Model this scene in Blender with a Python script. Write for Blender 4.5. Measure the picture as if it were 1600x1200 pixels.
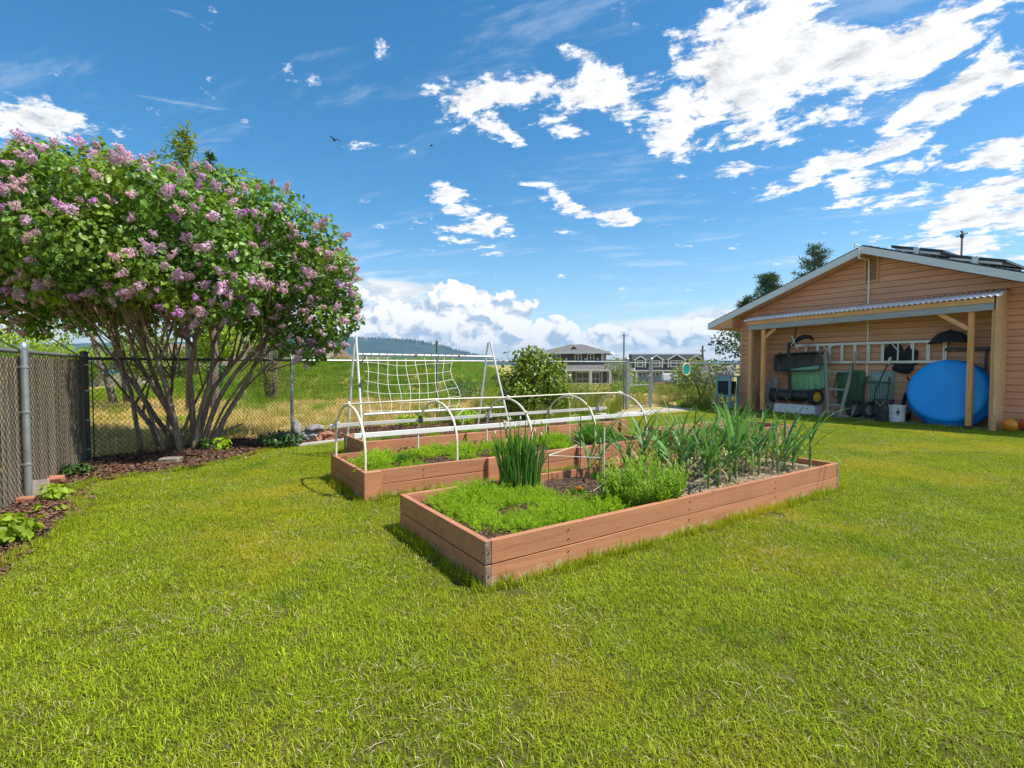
import bpy, math, random
import numpy as np
from mathutils import Vector, Matrix
rnd = random.Random(7)
rng = np.random.default_rng(7)
scene = bpy.context.scene
for _o in list(bpy.data.objects): bpy.data.objects.remove(_o)
COL = scene.collection

# ------------------------------------------------------------------ camera
EYE = 1.30; TILT = math.atan(30/800)
cam_data = bpy.data.cameras.new('camera'); cam = bpy.data.objects.new('camera', cam_data); COL.objects.link(cam)
cam_data.lens = 18.0; cam_data.sensor_width = 36.0; cam_data.sensor_fit = 'HORIZONTAL'
cam_data.clip_start = 0.05; cam_data.clip_end = 20000
cam.location = (0, 0, EYE); cam.rotation_euler = (math.pi/2 - TILT, 0, 0)
scene.camera = cam
scene.render.engine = 'CYCLES'
scene.cycles.use_denoising = True; scene.cycles.denoiser = 'OPENIMAGEDENOISE'; scene.cycles.denoising_input_passes = 'RGB_ALBEDO_NORMAL'; scene.cycles.denoising_prefilter = 'NONE'
scene.cycles.max_bounces = 7; scene.cycles.diffuse_bounces = 3; scene.cycles.transparent_max_bounces = 8
scene.cycles.use_adaptive_sampling = True; scene.cycles.adaptive_threshold = 0.012
scene.view_settings.view_transform = 'Standard'; scene.view_settings.look = 'None'
scene.view_settings.exposure = 1.25; scene.view_settings.gamma = 1.0; scene.view_settings.use_curve_mapping = False

# ------------------------------------------------------------------ sun and sky
SUN_EL = math.radians(58); SUN_AZ = math.radians(102)      # azimuth clockwise from +Y (straight ahead) towards +X
sun_dir = Vector((math.sin(SUN_AZ)*math.cos(SUN_EL), math.cos(SUN_AZ)*math.cos(SUN_EL), math.sin(SUN_EL)))
sun_data = bpy.data.lights.new('sun', 'SUN'); sun = bpy.data.objects.new('sun', sun_data); COL.objects.link(sun)
sun_data.energy = 3.0; sun_data.angle = math.radians(0.6); sun_data.color = (1.0, 0.93, 0.82)
sun.rotation_euler = sun_dir.to_track_quat('Z', 'Y').to_euler(); sun.location = (30, 5, 40)

world = bpy.data.worlds.new('World'); scene.world = world; world.use_nodes = True

class NT:
    """small helper round a node tree"""
    def __init__(s, nt):
        s.nt = nt; nt.nodes.clear()
    def n(s, t, **kw):
        nd = s.nt.nodes.new(t)
        for k, v in kw.items(): setattr(nd, k, v)
        return nd
    def put(s, sock, v):
        if isinstance(v, bpy.types.NodeSocket): s.nt.links.new(v, sock)
        elif v is not None: sock.default_value = v
    def m(s, op, a, b=None, c=None, clamp=False):
        nd = s.n('ShaderNodeMath', operation=op, use_clamp=clamp)
        for i, v in enumerate((a, b, c)): s.put(nd.inputs[i], v)
        return nd.outputs[0]
    def v(s, op, a, b=None, sc=None):
        nd = s.n('ShaderNodeVectorMath', operation=op)
        s.put(nd.inputs[0], a)
        if b is not None: s.put(nd.inputs[1], b)
        if sc is not None: s.put(nd.inputs['Scale'], sc)
        return nd.outputs['Value'] if op in ('LENGTH', 'DOT_PRODUCT') else nd.outputs['Vector']
    def xyz(s, x, y, z=0.0):
        nd = s.n('ShaderNodeCombineXYZ')
        for i, v in enumerate((x, y, z)): s.put(nd.inputs[i], v)
        return nd.outputs[0]
    def noise(s, vec, scale, detail=4, rough=0.55, dist=0.0, color=False, dim='3D'):
        nd = s.n('ShaderNodeTexNoise', noise_dimensions=dim)
        if vec is not None: s.put(nd.inputs['Vector'], vec)
        nd.inputs['Scale'].default_value = scale; nd.inputs['Detail'].default_value = detail
        nd.inputs['Roughness'].default_value = rough; nd.inputs['Distortion'].default_value = dist
        return nd.outputs['Color' if color else 'Fac']
    def voro(s, vec, scale, detail=0, rough=0.5, feature='F1', smooth=0.3, out='Distance', dim='3D'):
        nd = s.n('ShaderNodeTexVoronoi', feature=feature, voronoi_dimensions=dim)
        if vec is not None: s.put(nd.inputs['Vector'], vec)
        nd.inputs['Scale'].default_value = scale
        if 'Detail' in nd.inputs: nd.inputs['Detail'].default_value = detail; nd.inputs['Roughness'].default_value = rough
        if feature == 'SMOOTH_F1': nd.inputs['Smoothness'].default_value = smooth
        return nd.outputs[out]
    def mix(s, f, a, b, mode='MIX'):
        nd = s.n('ShaderNodeMix', data_type='RGBA', blend_type=mode)
        s.put(nd.inputs[0], f)
        for k, v in ((6, a), (7, b)):
            if isinstance(v, tuple) and len(v) == 3: v = v + (1,)
            s.put(nd.inputs[k], v)
        return nd.outputs[2]
    def ss(s, x, lo, hi, a=0.0, b=1.0):
        nd = s.n('ShaderNodeMapRange', interpolation_type='SMOOTHSTEP')
        for i, v in enumerate((x, lo, hi, a, b)): s.put(nd.inputs[i], v)
        return nd.outputs[0]
    def sep(s, v):
        nd = s.n('ShaderNodeSeparateXYZ'); s.put(nd.inputs[0], v); return nd.outputs

def build_world():
    w = NT(world.node_tree)
    out = w.n('ShaderNodeOutputWorld'); bg = w.n('ShaderNodeBackground'); bg.inputs['Strength'].default_value = 0.15
    w.nt.links.new(bg.outputs[0], out.inputs[0])
    sky = w.n('ShaderNodeTexSky', sky_type='NISHITA'); sky.sun_disc = False
    sky.sun_elevation = SUN_EL; sky.sun_rotation = SUN_AZ
    sky.altitude = 400; sky.air_density = 1.0; sky.dust_density = 0.6; sky.ozone_density = 2.0
    hs = w.n('ShaderNodeHueSaturation'); hs.inputs['Saturation'].default_value = SKY_SAT; hs.inputs['Value'].default_value = SKY_VAL/CLOUD_K; hs.inputs['Hue'].default_value = 0.492
    w.nt.links.new(sky.outputs[0], hs.inputs['Color']); blue = hs.outputs[0]
    d = w.v('NORMALIZE', w.n('ShaderNodeTexCoord').outputs['Generated'])
    x, y, z = w.sep(d)[:3]
    az = w.m('ARCTAN2', x, y); el = w.m('ARCSINE', z)
    # a light veil towards the horizon
    veil = w.m('MULTIPLY', w.ss(el, 0.0, 0.30, 1.0, 0.0), 0.30)
    blue = w.mix(veil, blue, (5.2, 6.6, 8.2))
    # wobble for the outlines of the cloud fields
    wob = w.v('SUBTRACT', w.noise(d, 5.0, 4, 0.6, color=True), (0.5, 0.5, 0.5))
    wx, wy, wz = w.sep(wob)[:3]
    azw = w.m('ADD', az, w.m('MULTIPLY', wx, 0.16)); elw = w.m('ADD', el, w.m('MULTIPLY', wy, 0.10))
    def ang(px, py):
        a = (px-800)/800; b = -(py-600)/800
        v = Vector((a, math.cos(TILT)+b*math.sin(TILT), b*math.cos(TILT)-math.sin(TILT))).normalized()
        return math.atan2(v.x, v.y), math.asin(v.z)
    def field(blobs, A, E):
        tot = None
        for (px, py, sx, sy, rot, wgt) in blobs:
            a0, e0 = ang(px, py)
            dx = w.m('SUBTRACT', A, a0); dy = w.m('SUBTRACT', E, e0)
            c, s_ = math.cos(rot), math.sin(rot)
            u = w.m('ADD', w.m('MULTIPLY', dx, c/sx), w.m('MULTIPLY', dy, s_/sx))
            v = w.m('ADD', w.m('MULTIPLY', dx, -s_/sy), w.m('MULTIPLY', dy, c/sy))
            r = w.m('ADD', w.m('MULTIPLY', u, u), w.m('MULTIPLY', v, v))
            g = w.m('MULTIPLY', w.m('EXPONENT', w.m('MULTIPLY', r, -1.0)), wgt)
            tot = g if tot is None else w.m('MAXIMUM', tot, g)
        return tot
    # ---- high broken cloud, flat layer seen in perspective
    hi = field(HIGH, azw, elw)
    k = w.m('DIVIDE', 1.0, w.m('ADD', w.m('MAXIMUM', z, 0.0), 0.10))
    P = w.xyz(w.m('MULTIPLY', x, k), w.m('MULTIPLY', y, k), 0.0)
    Pr = w.n('ShaderNodeVectorRotate', rotation_type='Z_AXIS'); w.put(Pr.inputs['Vector'], P); Pr.inputs['Angle'].default_value = 0.35
    Ps = w.v('MULTIPLY', Pr.outputs[0], (1.0, 1.15, 1.0))
    n1 = w.noise(Ps, 4.0, 8, 0.68, 0.15, dim='2D')
    n2 = w.noise(w.v('ADD', Ps, (0.05, 0.02, 0.0)), 4.0, 6, 0.68, 0.15, dim='2D')
    back = w.ss(y, 0.15, -0.5, 0.0, 0.46)
    hid = w.m('ADD', w.m('ADD', w.m('MULTIPLY', w.m('SUBTRACT', n1, 0.5), 2.7), w.m('MAXIMUM', hi, back)), -0.47)
    aH = w.ss(hid, -0.06, 0.26)
    thick = w.ss(hid, 0.25, 0.85)
    lowf = w.noise(Ps, 1.1, 4, 0.6, 0.2, dim='2D')
    greyH = w.m('MULTIPLY', thick, w.ss(lowf, 0.42, 0.62, 0.0, 0.9))
    edge = w.m('MULTIPLY', w.m('SUBTRACT', n1, n2), 2.4)
    valH = w.m('ADD', w.m('SUBTRACT', 8.5, w.m('MULTIPLY', greyH, 3.6)), w.m('MULTIPLY', edge, 6.0))
    valH = w.m('MAXIMUM', w.m('MINIMUM', valH, 9.2), 4.4)
    colH = w.mix(1.0, (0.985, 0.99, 1.0), w.xyz(valH, valH, valH), 'MULTIPLY')
    col = w.mix(aH, blue, colH)
    # thin wisps
    wis = w.noise(w.v('MULTIPLY', Pr.outputs[0], (0.8, 2.6, 1.0)), 1.6, 6, 0.68, 0.2, dim='2D')
    aW = w.m('MULTIPLY', w.ss(wis, 0.52, 0.80), w.m('ADD', 0.28, w.ss(el, 0.05, 0.3, 0.25, 0.0)))
    col = w.mix(aW, col, (7.6, 8.0, 8.6))
    # ---- pale layered cloud low down (right side and behind the heaps)
    st = field(STRAT, azw, elw)
    sv = w.noise(w.xyz(w.m('MULTIPLY', az, 2.2), w.m('MULTIPLY', el, 11.0), 0.0), 2.2, 6, 0.6, 0.4, dim='2D')
    aS = w.ss(w.m('ADD', st, w.m('MULTIPLY', w.m('SUBTRACT', sv, 0.5), 1.4)), 0.25, 0.75)
    gS = w.ss(w.noise(w.xyz(w.m('MULTIPLY', az, 3.0), w.m('MULTIPLY', el, 9.0), 0.0), 3.7, 6, 0.62, 0.3, dim='2D'), 0.40, 0.66)
    colS = w.mix(gS, (8.9, 8.7, 8.4), (5.6, 6.3, 7.2))
    col = w.mix(w.m('MULTIPLY', aS, 0.93), col, colS)
    # ---- heaped cumulus along the horizon
    cu = field(CUMU, w.m('ADD', az, w.m('MULTIPLY', wx, 0.07)), w.m('ADD', el, w.m('MULTIPLY', wy, 0.05)))
    pwob = w.v('SCALE', w.v('SUBTRACT', w.noise(w.xyz(az, el, 0.0), 16, 3, 0.6, color=True, dim='2D'), (0.5, 0.5, 0.5)), sc=0.05)
    def bill(off):
        p = w.xyz(w.m('ADD', az, off[0]), w.m('MULTIPLY', w.m('ADD', el, off[1]), 1.2), 0.0)
        pw = w.v('ADD', p, pwob)
        a = w.voro(pw, 15.0, 3, 0.55, dim='2D')
        return w.m('SUBTRACT', 0.62, a)
    b0 = bill((0.0, 0.0)); b1 = bill((0.010, 0.016))
    cd = w.m('ADD', cu, w.m('MULTIPLY', b0, 0.50))
    flat = w.ss(w.m('ADD', el, w.m('MULTIPLY', wz, 0.015)), 0.020, 0.040)
    aC = w.m('MULTIPLY', w.ss(cd, 0.42, 0.49), flat)
    lit = w.m('MULTIPLY', w.m('SUBTRACT', b0, b1), 2.4)
    body = w.noise(w.xyz(az, w.m('MULTIPLY', el, 1.3), 0.0), 9.0, 4, 0.55, 0.3, dim='2D')
    depth = w.m('MULTIPLY', w.ss(cd, 0.60, 1.25), w.ss(body, 0.34, 0.70))
    base = w.ss(el, 0.085, 0.030, 0.0, 0.60)
    shade = w.m('SUBTRACT', w.m('ADD', w.m('MULTIPLY', depth, 0.42), w.m('MULTIPLY', base, w.ss(body, 0.30, 0.66))), lit, clamp=True)
    colC = w.mix(shade, (9.4, 9.3, 9.2), (3.9, 5.0, 6.4))
    col = w.mix(aC, col, colC)
    # below the horizon: dull ground colour for bounce only
    col = w.mix(w.ss(z, -0.02, 0.0), (1.2, 1.5, 0.9), col)
    col = w.mix(1.0, col, (CLOUD_K, CLOUD_K, CLOUD_K), 'MULTIPLY')
    w.put(bg.inputs['Color'], col)

HAZE = 0.00015
SKY_SAT = 1.36; SKY_VAL = 0.49; CLOUD_K = 0.35
# cloud fields: picture direction (photo pixel), half sizes in radians, tilt, weight
HIGH = [(1230, 95, .30, .085, 0, .95), (1120, 150, .16, .085, -.5, .9), (1060, 215, .045, .035, -.6, .72), (980, 140, .19, .05, .15, .92), (735, 172, .105, .042, .12, .84), (800, 150, .09, .04, .1, .8),
        (860, 140, .08, .04, 0, .82), (905, 205, .055, .030, -.2, .72), (930, 95, .08, .03, -.5, .68), (1300, 165, .17, .05, .15, .82), (1470, 165, .13, .05, .5, .85), (1560, 95, .07, .035, .5, .8), (1400, 90, .2, .05, .2, .9),
        (604, 82, .055, .028, 0, .72), (1290, 262, .10, .034, .1, .80), (1345, 290, .07, .036, -.3, .78), (1138, 277, .048, .024, 0, .68),
        (1450, 258, .08, .022, -.25, .68), (1540, 262, .11, .036, .25, .82), (1560, 345, .11, .055, .15, .9), (1600, 300, .06, .04, 0, .8),
        (722, 325, .085, .030, -.45, .72), (762, 358, .085, .026, -.05, .80), (730, 386, .085, .016, -.25, .56), (885, 327, .065, .02, -.35, .66), (960, 343, .055, .02, 0, .66),
        (1345, 353, .05, .012, 0, .52), (60, 195, .075, .035, 0, .85), (820, 228, .05, .012, -.3, .46), (1500, 225, .1, .015, .1, .5)]
STRAT = [(980, 535, .34, .055, 0, .95), (1120, 525, .25, .06, 0, .9), (620, 545, .5, .02, 0, .9), (590, 455, .13, .05, -.25, .72), (300, 470, .3, .07, 0, .6), (1450, 520, .4, .05, 0, .6), (-300, 520, .6, .07, 0, .6), (2100, 520, .6, .07, 0, .6)]
CUMU = [(570, 508, .17, .075, 0, 1.05), (650, 508, .12, .062, 0, 1.1), (735, 496, .085, .078, 0, 1.22), (800, 503, .065, .066, 0, 1.0), (865, 514, .06, .052, 0, .95), (430, 500, .12, .07, 0, .8),
        (950, 528, .08, .035, 0, .85), (1090, 520, .09, .04, 0, .85), (1030, 535, .09, .03, 0, .8), (1150, 520, .06, .045, 0, .8), (1400, 500, .15, .05, 0, .7), (-200, 500, .3, .06, 0, .75), (1900, 500, .3, .06, 0, .75)]
build_world()
world.cycles.sampling_method = 'MANUAL'; world.cycles.sample_map_resolution = 512

# ------------------------------------------------------------------ helpers
PHI = math.radians(33.7); CB, SB = math.cos(PHI), math.sin(PHI)
def xy(u, v): return (u*CB - v*SB, u*SB + v*CB)          # garden grid (u along the beds, v towards the back fence) to world
def uv(x, y): return (x*CB + y*SB, -x*SB + y*CB)

ORD = ['first', 'second', 'third', 'fourth', 'fifth', 'sixth', 'seventh', 'eighth', 'ninth', 'tenth', 'eleventh', 'twelfth', 'thirteenth', 'fourteenth', 'fifteenth', 'sixteenth']
def tag(o, label=None, cat=None, group=None, kind=None):
    if label: o['label'] = label
    if cat: o['category'] = cat
    if group: o['group'] = group
    if kind: o['kind'] = kind
    return o
def thing(name, label, cat, u=None, v=None, z=0.0, group=None, at=None, rot=None):
    o = bpy.data.objects.new(name, None); COL.objects.link(o); o.empty_display_size = 0.1
    x, y = xy(u, v) if at is None else at
    o.location = (x, y, z); o.rotation_euler = (0, 0, PHI if rot is None else rot)
    return tag(o, label, cat, group)
def copy_tree(o, parent=None):
    c = o.copy(); COL.objects.link(c)
    if parent is not None: c.parent = parent
    for ch in list(o.children): copy_tree(ch, c)
    return c

class MB:
    def __init__(s): s.v = []; s.f = []; s.mi = []; s.cur = 0
    def add(s, vs, fs):
        b = len(s.v); s.v.extend(vs)
        for f in fs: s.f.append(tuple(b+i for i in f)); s.mi.append(s.cur)
        return s
    def box(s, x0, x1, y0, y1, z0, z1):
        return s.add([(x0,y0,z0),(x1,y0,z0),(x1,y1,z0),(x0,y1,z0),(x0,y0,z1),(x1,y0,z1),(x1,y1,z1),(x0,y1,z1)],
                     [(0,3,2,1),(4,5,6,7),(0,1,5,4),(1,2,6,5),(2,3,7,6),(3,0,4,7)])
    def bar(s, p, q, w, h, up=(0,0,1)):
        """box beam from p to q, w sideways, h along up"""
        p, q = Vector(p), Vector(q); d = (q-p).normalized(); up = Vector(up)
        sx = d.cross(up)
        if sx.length < 1e-4: sx = d.cross(Vector((1,0,0)))
        sx.normalize(); uz = sx.cross(d).normalized(); sx = sx*w/2; uz = uz*h/2
        vs = [e+a*sx+b*uz for e in (p,q) for a,b in ((-1,-1),(1,-1),(1,1),(-1,1))]
        return s.add([tuple(v) for v in vs], [(0,3,2,1),(4,5,6,7),(0,1,5,4),(1,2,6,5),(2,3,7,6),(3,0,4,7)])
    def tube(s, pts, r, n=8, cap=True):
        pts = [Vector(p) for p in pts]; m = len(pts)
        rs = r if hasattr(r, '__len__') else [r]*m
        ref = None; rings = []
        for i, p in enumerate(pts):
            d = (pts[min(i+1,m-1)] - pts[max(i-1,0)]).normalized()
            if ref is None: ref = d.orthogonal().normalized()
            ref = (ref - d*ref.dot(d))
            if ref.length < 1e-5: ref = d.orthogonal()
            ref.normalize(); bn = d.cross(ref)
            rings.append([tuple(p + (ref*math.cos(2*math.pi*k/n) + bn*math.sin(2*math.pi*k/n))*rs[i]) for k in range(n)])
        vs = [q for rg in rings for q in rg]; fs = []
        for i in range(m-1):
            for k in range(n): fs.append((i*n+k, i*n+(k+1)%n, (i+1)*n+(k+1)%n, (i+1)*n+k))
        if cap: fs.append(tuple(range(n-1,-1,-1))); fs.append(tuple((m-1)*n+k for k in range(n)))
        return s.add(vs, fs)
    def lathe(s, prof, n=20, M=None, cap=True, sx=1.0, sy=1.0):
        """profile of (r, z)"""
        vs = []; fs = []
        for r, z in prof:
            for k in range(n):
                a = 2*math.pi*k/n; p = Vector((r*sx*math.cos(a), r*sy*math.sin(a), z)); vs.append(tuple(M @ p if M else p))
        for i in range(len(prof)-1):
            for k in range(n): fs.append((i*n+k, i*n+(k+1)%n, (i+1)*n+(k+1)%n, (i+1)*n+k))
        if cap: fs.append(tuple(range(n-1,-1,-1))); fs.append(tuple((len(prof)-1)*n+k for k in range(n)))
        return s.add(vs, fs)
    def prism(s, poly, vec):
        n = len(poly); vs = [tuple(p) for p in poly] + [tuple(Vector(p)+Vector(vec)) for p in poly]
        return s.add(vs, [tuple(range(n-1,-1,-1)), tuple(range(n,2*n))] + [(i,(i+1)%n,n+(i+1)%n,n+i) for i in range(n)])
    def sphere(s, c, r, nu=12, nv=8, M=None):
        prof = [(max(1e-4,math.sin(math.pi*i/nv)), -math.cos(math.pi*i/nv)) for i in range(nv+1)]
        rr = r if hasattr(r,'__len__') else (r,r,r)
        T = Matrix.Translation(c) @ (M or Matrix.Identity(4)) @ Matrix.Diagonal((*rr,1))
        return s.lathe(prof, nu, T, cap=False)
    def mesh(s, name, mats, smooth=False):
        me = bpy.data.meshes.new(name); me.from_pydata(s.v, [], s.f)
        mats = mats if isinstance(mats, (list,tuple)) else [mats]
        for m_ in mats: me.materials.append(m_)
        if len(mats) > 1: me.polygons.foreach_set('material_index', s.mi)
        if smooth: me.polygons.foreach_set('use_smooth', [True]*len(me.polygons))
        me.update(); return me
def obj(name, mb, mats, parent=None, smooth=False, bevel=0, loc=None, rot=None, auto=False):
    me = mb if isinstance(mb, bpy.types.Mesh) else mb.mesh(name, mats, smooth or auto)
    o = bpy.data.objects.new(name, me); COL.objects.link(o)
    if parent is not None: o.parent = parent
    if loc is not None: o.location = loc
    if rot is not None: o.rotation_euler = rot
    if auto:
        md = o.modifiers.new('edge_split', 'EDGE_SPLIT'); md.split_angle = math.radians(38)
    if bevel:
        md = o.modifiers.new('bevel', 'BEVEL'); md.width = bevel; md.segments = 1; md.limit_method = 'ANGLE'
    return o
def np_mesh(name, V, F, mats, smooth=False):
    """V (n,3); F (m,k) with one k"""
    me = bpy.data.meshes.new(name); V = np.asarray(V, np.float32); F = np.asarray(F, np.int32); m, k = F.shape
    me.vertices.add(len(V)); me.vertices.foreach_set('co', V.ravel())
    me.loops.add(m*k); me.loops.foreach_set('vertex_index', F.ravel())
    me.polygons.add(m); me.polygons.foreach_set('loop_start', np.arange(m, dtype=np.int32)*k)
    me.materials.append(mats)
    if smooth: me.polygons.foreach_set('use_smooth', np.ones(m, bool))
    me.update(calc_edges=True); me.validate(); return me

# ------------------------------------------------------------------ materials
MATS = {}
def mat(name, col, rough=0.6, var=0.12, vs=4.0, bump=0.0, bs=60.0, metal=0.0, stretch=None, col2=None, c2=(0.55,0.7), c2s=8.0, c2d=5,
        trans=0.0, island=0.0, rnd=0.0, world_var=None, spec=0.5, tcol=None, hue=0.0, sheen=0.0, dirt=None):
    """principled material: base colour with soft mottling, optional second colour in patches (dirt, wear), bump, leaf light transmission"""
    m_ = bpy.data.materials.new(name); m_.use_nodes = True; w = NT(m_.node_tree)
    out = w.n('ShaderNodeOutputMaterial'); p = w.n('ShaderNodeBsdfPrincipled')
    tc = w.n('ShaderNodeTexCoord').outputs['Object']; oi = w.n('ShaderNodeObjectInfo')
    co = w.v('ADD', tc, w.v('SCALE', w.xyz(oi.outputs['Random'], oi.outputs['Random'], oi.outputs['Random']), sc=17.0))
    if stretch: co = w.v('MULTIPLY', co, stretch)
    n0 = w.noise(co, vs, 5, 0.6)
    f = w.ss(n0, 0.25, 0.75, 1-var, 1+var)
    if rnd: f = w.m('MULTIPLY', f, w.m('ADD', 1-rnd, w.m('MULTIPLY', oi.outputs['Random'], 2*rnd)))
    gi = None
    if island:
        gi = w.n('ShaderNodeNewGeometry').outputs['Random Per Island']
        f = w.m('MULTIPLY', f, w.m('ADD', 1-island, w.m('MULTIPLY', gi, 2*island)))
    c = w.mix(1.0, col, w.xyz(f, f, f), 'MULTIPLY')
    if hue and gi is not None:
        c = w.mix(w.m('MULTIPLY', w.m('FRACT', w.m('MULTIPLY', gi, 7.31)), hue), c, w.mix(1.0, (1.55, 1.02, 0.45), c, 'MULTIPLY'))
    for (wc, wsc, lo, hi) in (world_var if isinstance(world_var, list) else [world_var] if world_var else []):
        pos = w.n('ShaderNodeNewGeometry').outputs['Position']
        c = w.mix(w.ss(w.noise(pos, wsc, 5, 0.6), lo, hi), c, wc)
    if col2:
        c = w.mix(w.ss(w.noise(co, c2s, c2d, 0.65), c2[0], c2[1]), c, col2)
    if dirt:
        zz = w.sep(tc)[2]; dn = w.noise(w.v('ADD', tc, w.xyz(oi.outputs['Random'], 0.0, 0.0)), 14, 6, 0.7)
        c = w.mix(w.m('MULTIPLY', w.ss(w.m('ADD', zz, w.m('MULTIPLY', dn, -0.14)), -0.045, 0.0, 1.0, 0.0), w.ss(dn, 0.45, 0.6)), c, dirt)
        kn = w.voro(w.v('MULTIPLY', w.v('ADD', tc, w.xyz(oi.outputs['Random'], 0.3, 0.1)), (2.2, 2.2, 5.0)), 1.3)
        c = w.mix(w.ss(kn, 0.03, 0.075, 0.42, 0.0), c, (col[0]*.42, col[1]*.38, col[2]*.36))
    w.put(p.inputs['Base Color'], c); p.inputs['Roughness'].default_value = rough; p.inputs['Metallic'].default_value = metal
    p.inputs['Specular IOR Level'].default_value = spec
    if bump:
        b = w.n('ShaderNodeBump'); b.inputs['Strength'].default_value = bump; b.inputs['Distance'].default_value = 0.01
        w.put(b.inputs['Height'], w.noise(co, bs, 5, 0.6)); w.nt.links.new(b.outputs[0], p.inputs['Normal'])
    sh = p.outputs[0]
    if trans:
        t = w.n('ShaderNodeBsdfTranslucent'); tc2 = w.mix(1.0, c, tcol or (1.5, 1.45, 0.5), 'MULTIPLY'); w.put(t.inputs['Color'], tc2)
        mx = w.n('ShaderNodeMixShader'); mx.inputs[0].default_value = trans
        w.nt.links.new(sh, mx.inputs[1]); w.nt.links.new(t.outputs[0], mx.inputs[2]); sh = mx.outputs[0]
    w.nt.links.new(sh, out.inputs[0]); MATS[name] = m_
    return m_

M_lawnbase = mat('lawn_soil_green', (0.085, 0.085, 0.022), 0.95, 0.35, 6, bump=0.6, bs=90, spec=0.1)
M_blade = mat('lawn_blade', (0.265, 0.370, 0.016), 0.5, 0.1, 2, trans=0.38, island=0.58, hue=0.42, rnd=0.12, world_var=[((0.44, 0.42, 0.022), 0.7, 0.48, 0.66), ((0.16, 0.28, 0.012), 1.3, 0.58, 0.74), ((0.42, 0.32, 0.11), 7.0, 0.64, 0.76)], spec=0.25, tcol=(1.25, 1.2, 0.6))
M_ground = mat('field_ground', (0.42, 0.33, 0.12), 0.95, 0.3, 0.35, bump=0.7, bs=25, world_var=((0.22, 0.26, 0.03), 0.16, 0.46, 0.60), spec=0.1)
M_bermgrass = mat('green_meadow_blade', (0.150, 0.29, 0.018), 0.6, 0.15, 2, trans=0.38, island=0.4, hue=0.28, rnd=0.2, world_var=((0.27, 0.33, 0.03), 0.35, 0.45, 0.65), spec=0.2)
M_dryblade = mat('dry_meadow_blade', (0.58, 0.44, 0.17), 0.7, 0.15, 2, trans=0.3, island=0.3, rnd=0.2, world_var=((0.33, 0.36, 0.05), 0.55, 0.50, 0.64), spec=0.15, tcol=(1.2, 1.1, 0.8))
M_weed = mat('weed_leaf', (0.19, 0.26, 0.05), 0.6, 0.15, 2, trans=0.3, island=0.4, hue=0.6, rnd=0.2, spec=0.2)
M_mulch = mat('bark_mulch', (0.055, 0.032, 0.022), 0.95, 0.5, 30, bump=1.0, bs=120, spec=0.1)
M_chip = mat('bark_chip', (0.13, 0.078, 0.055), 0.9, 0.2, 10, island=0.75, hue=0.3, rnd=0.2, spec=0.15)
M_soil = mat('bed_soil', (0.085, 0.058, 0.042), 0.95, 0.45, 22, bump=1.0, bs=70, col2=(0.20, 0.15, 0.105), c2=(0.52, 0.72), c2s=14, spec=0.1)
M_straw = mat('dry_straw_mulch', (0.36, 0.28, 0.185), 0.95, 0.35, 20, bump=1.0, bs=90, col2=(0.16, 0.11, 0.07), c2=(0.5, 0.7), c2s=9, spec=0.1)
M_strawbit = mat('straw_bits', (0.42, 0.33, 0.22), 0.85, 0.1, 10, island=0.5, spec=0.2)
M_plank = mat('red_brown_stained_wood', (0.44, 0.195, 0.103), 0.62, 0.15, 3.0, dirt=(0.50, 0.38, 0.28), bump=0.3, bs=26, stretch=(0.35, 5, 7), col2=(0.30, 0.130, 0.074), c2=(0.60, 0.78), c2s=2.5, rnd=0.07, spec=0.3)
M_endgrain = mat('weathered_end_grain', (0.26, 0.19, 0.14), 0.9, 0.3, 25, bump=0.6, bs=80, col2=(0.12, 0.085, 0.065), c2=(0.5, 0.66), c2s=28, spec=0.15)
M_pvc = mat('cream_plastic_pipe', (0.72, 0.66, 0.51), 0.38, 0.06, 6, col2=(0.60, 0.54, 0.42), c2=(0.62, 0.8), c2s=5, rnd=0.05)
M_whitebar = mat('white_painted_bar', (0.70, 0.69, 0.67), 0.4, 0.06, 6, col2=(0.55, 0.52, 0.47), c2=(0.62, 0.8), c2s=7)
M_weatherbar = mat('grey_weathered_batten', (0.50, 0.48, 0.45), 0.75, 0.2, 4, stretch=(0.6, 8, 8), bump=0.3, bs=30)
M_string = mat('white_twine', (0.78, 0.80, 0.70), 0.8, 0.05)
M_galv = mat('galvanised_steel', (0.42, 0.44, 0.45), 0.42, 0.15, 8, metal=0.75, bump=0.05, bs=40, col2=(0.25, 0.26, 0.27), c2=(0.58, 0.75), c2s=10)
M_darksteel = mat('dark_vinyl_coated_steel', (0.035, 0.045, 0.038), 0.45, 0.2, 10)
M_wire = mat('dull_fence_wire', (0.055, 0.060, 0.050), 0.5, 0.15, 10, metal=0.3)
M_wire_lt = mat('grey_fence_wire', (0.22, 0.23, 0.23), 0.5, 0.15, 10, metal=0.5)
M_slat = mat('taupe_privacy_slat', (0.29, 0.220, 0.150), 0.55, 0.22, 3, stretch=(3, 3, 0.6), rnd=0.28, col2=(0.09, 0.075, 0.055), c2=(0.55, 0.75), c2s=3)
M_bark = mat('lilac_bark', (0.235, 0.160, 0.112), 0.9, 0.35, 12, bump=0.9, bs=40, stretch=(3, 3, 0.7), col2=(0.36, 0.305, 0.25), c2=(0.50, 0.68), c2s=7, spec=0.15)
M_greybark = mat('grey_brown_bark', (0.17, 0.14, 0.11), 0.9, 0.55, 6, bump=0.9, bs=30, stretch=(2, 2, 0.7), spec=0.15)
M_lilacleaf = mat('lilac_leaf', (0.115, 0.250, 0.038), 0.42, 0.1, 3, trans=0.30, island=0.45, hue=0.38, spec=0.42, world_var=((0.21, 0.31, 0.028), 1.1, 0.48, 0.64))
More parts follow.
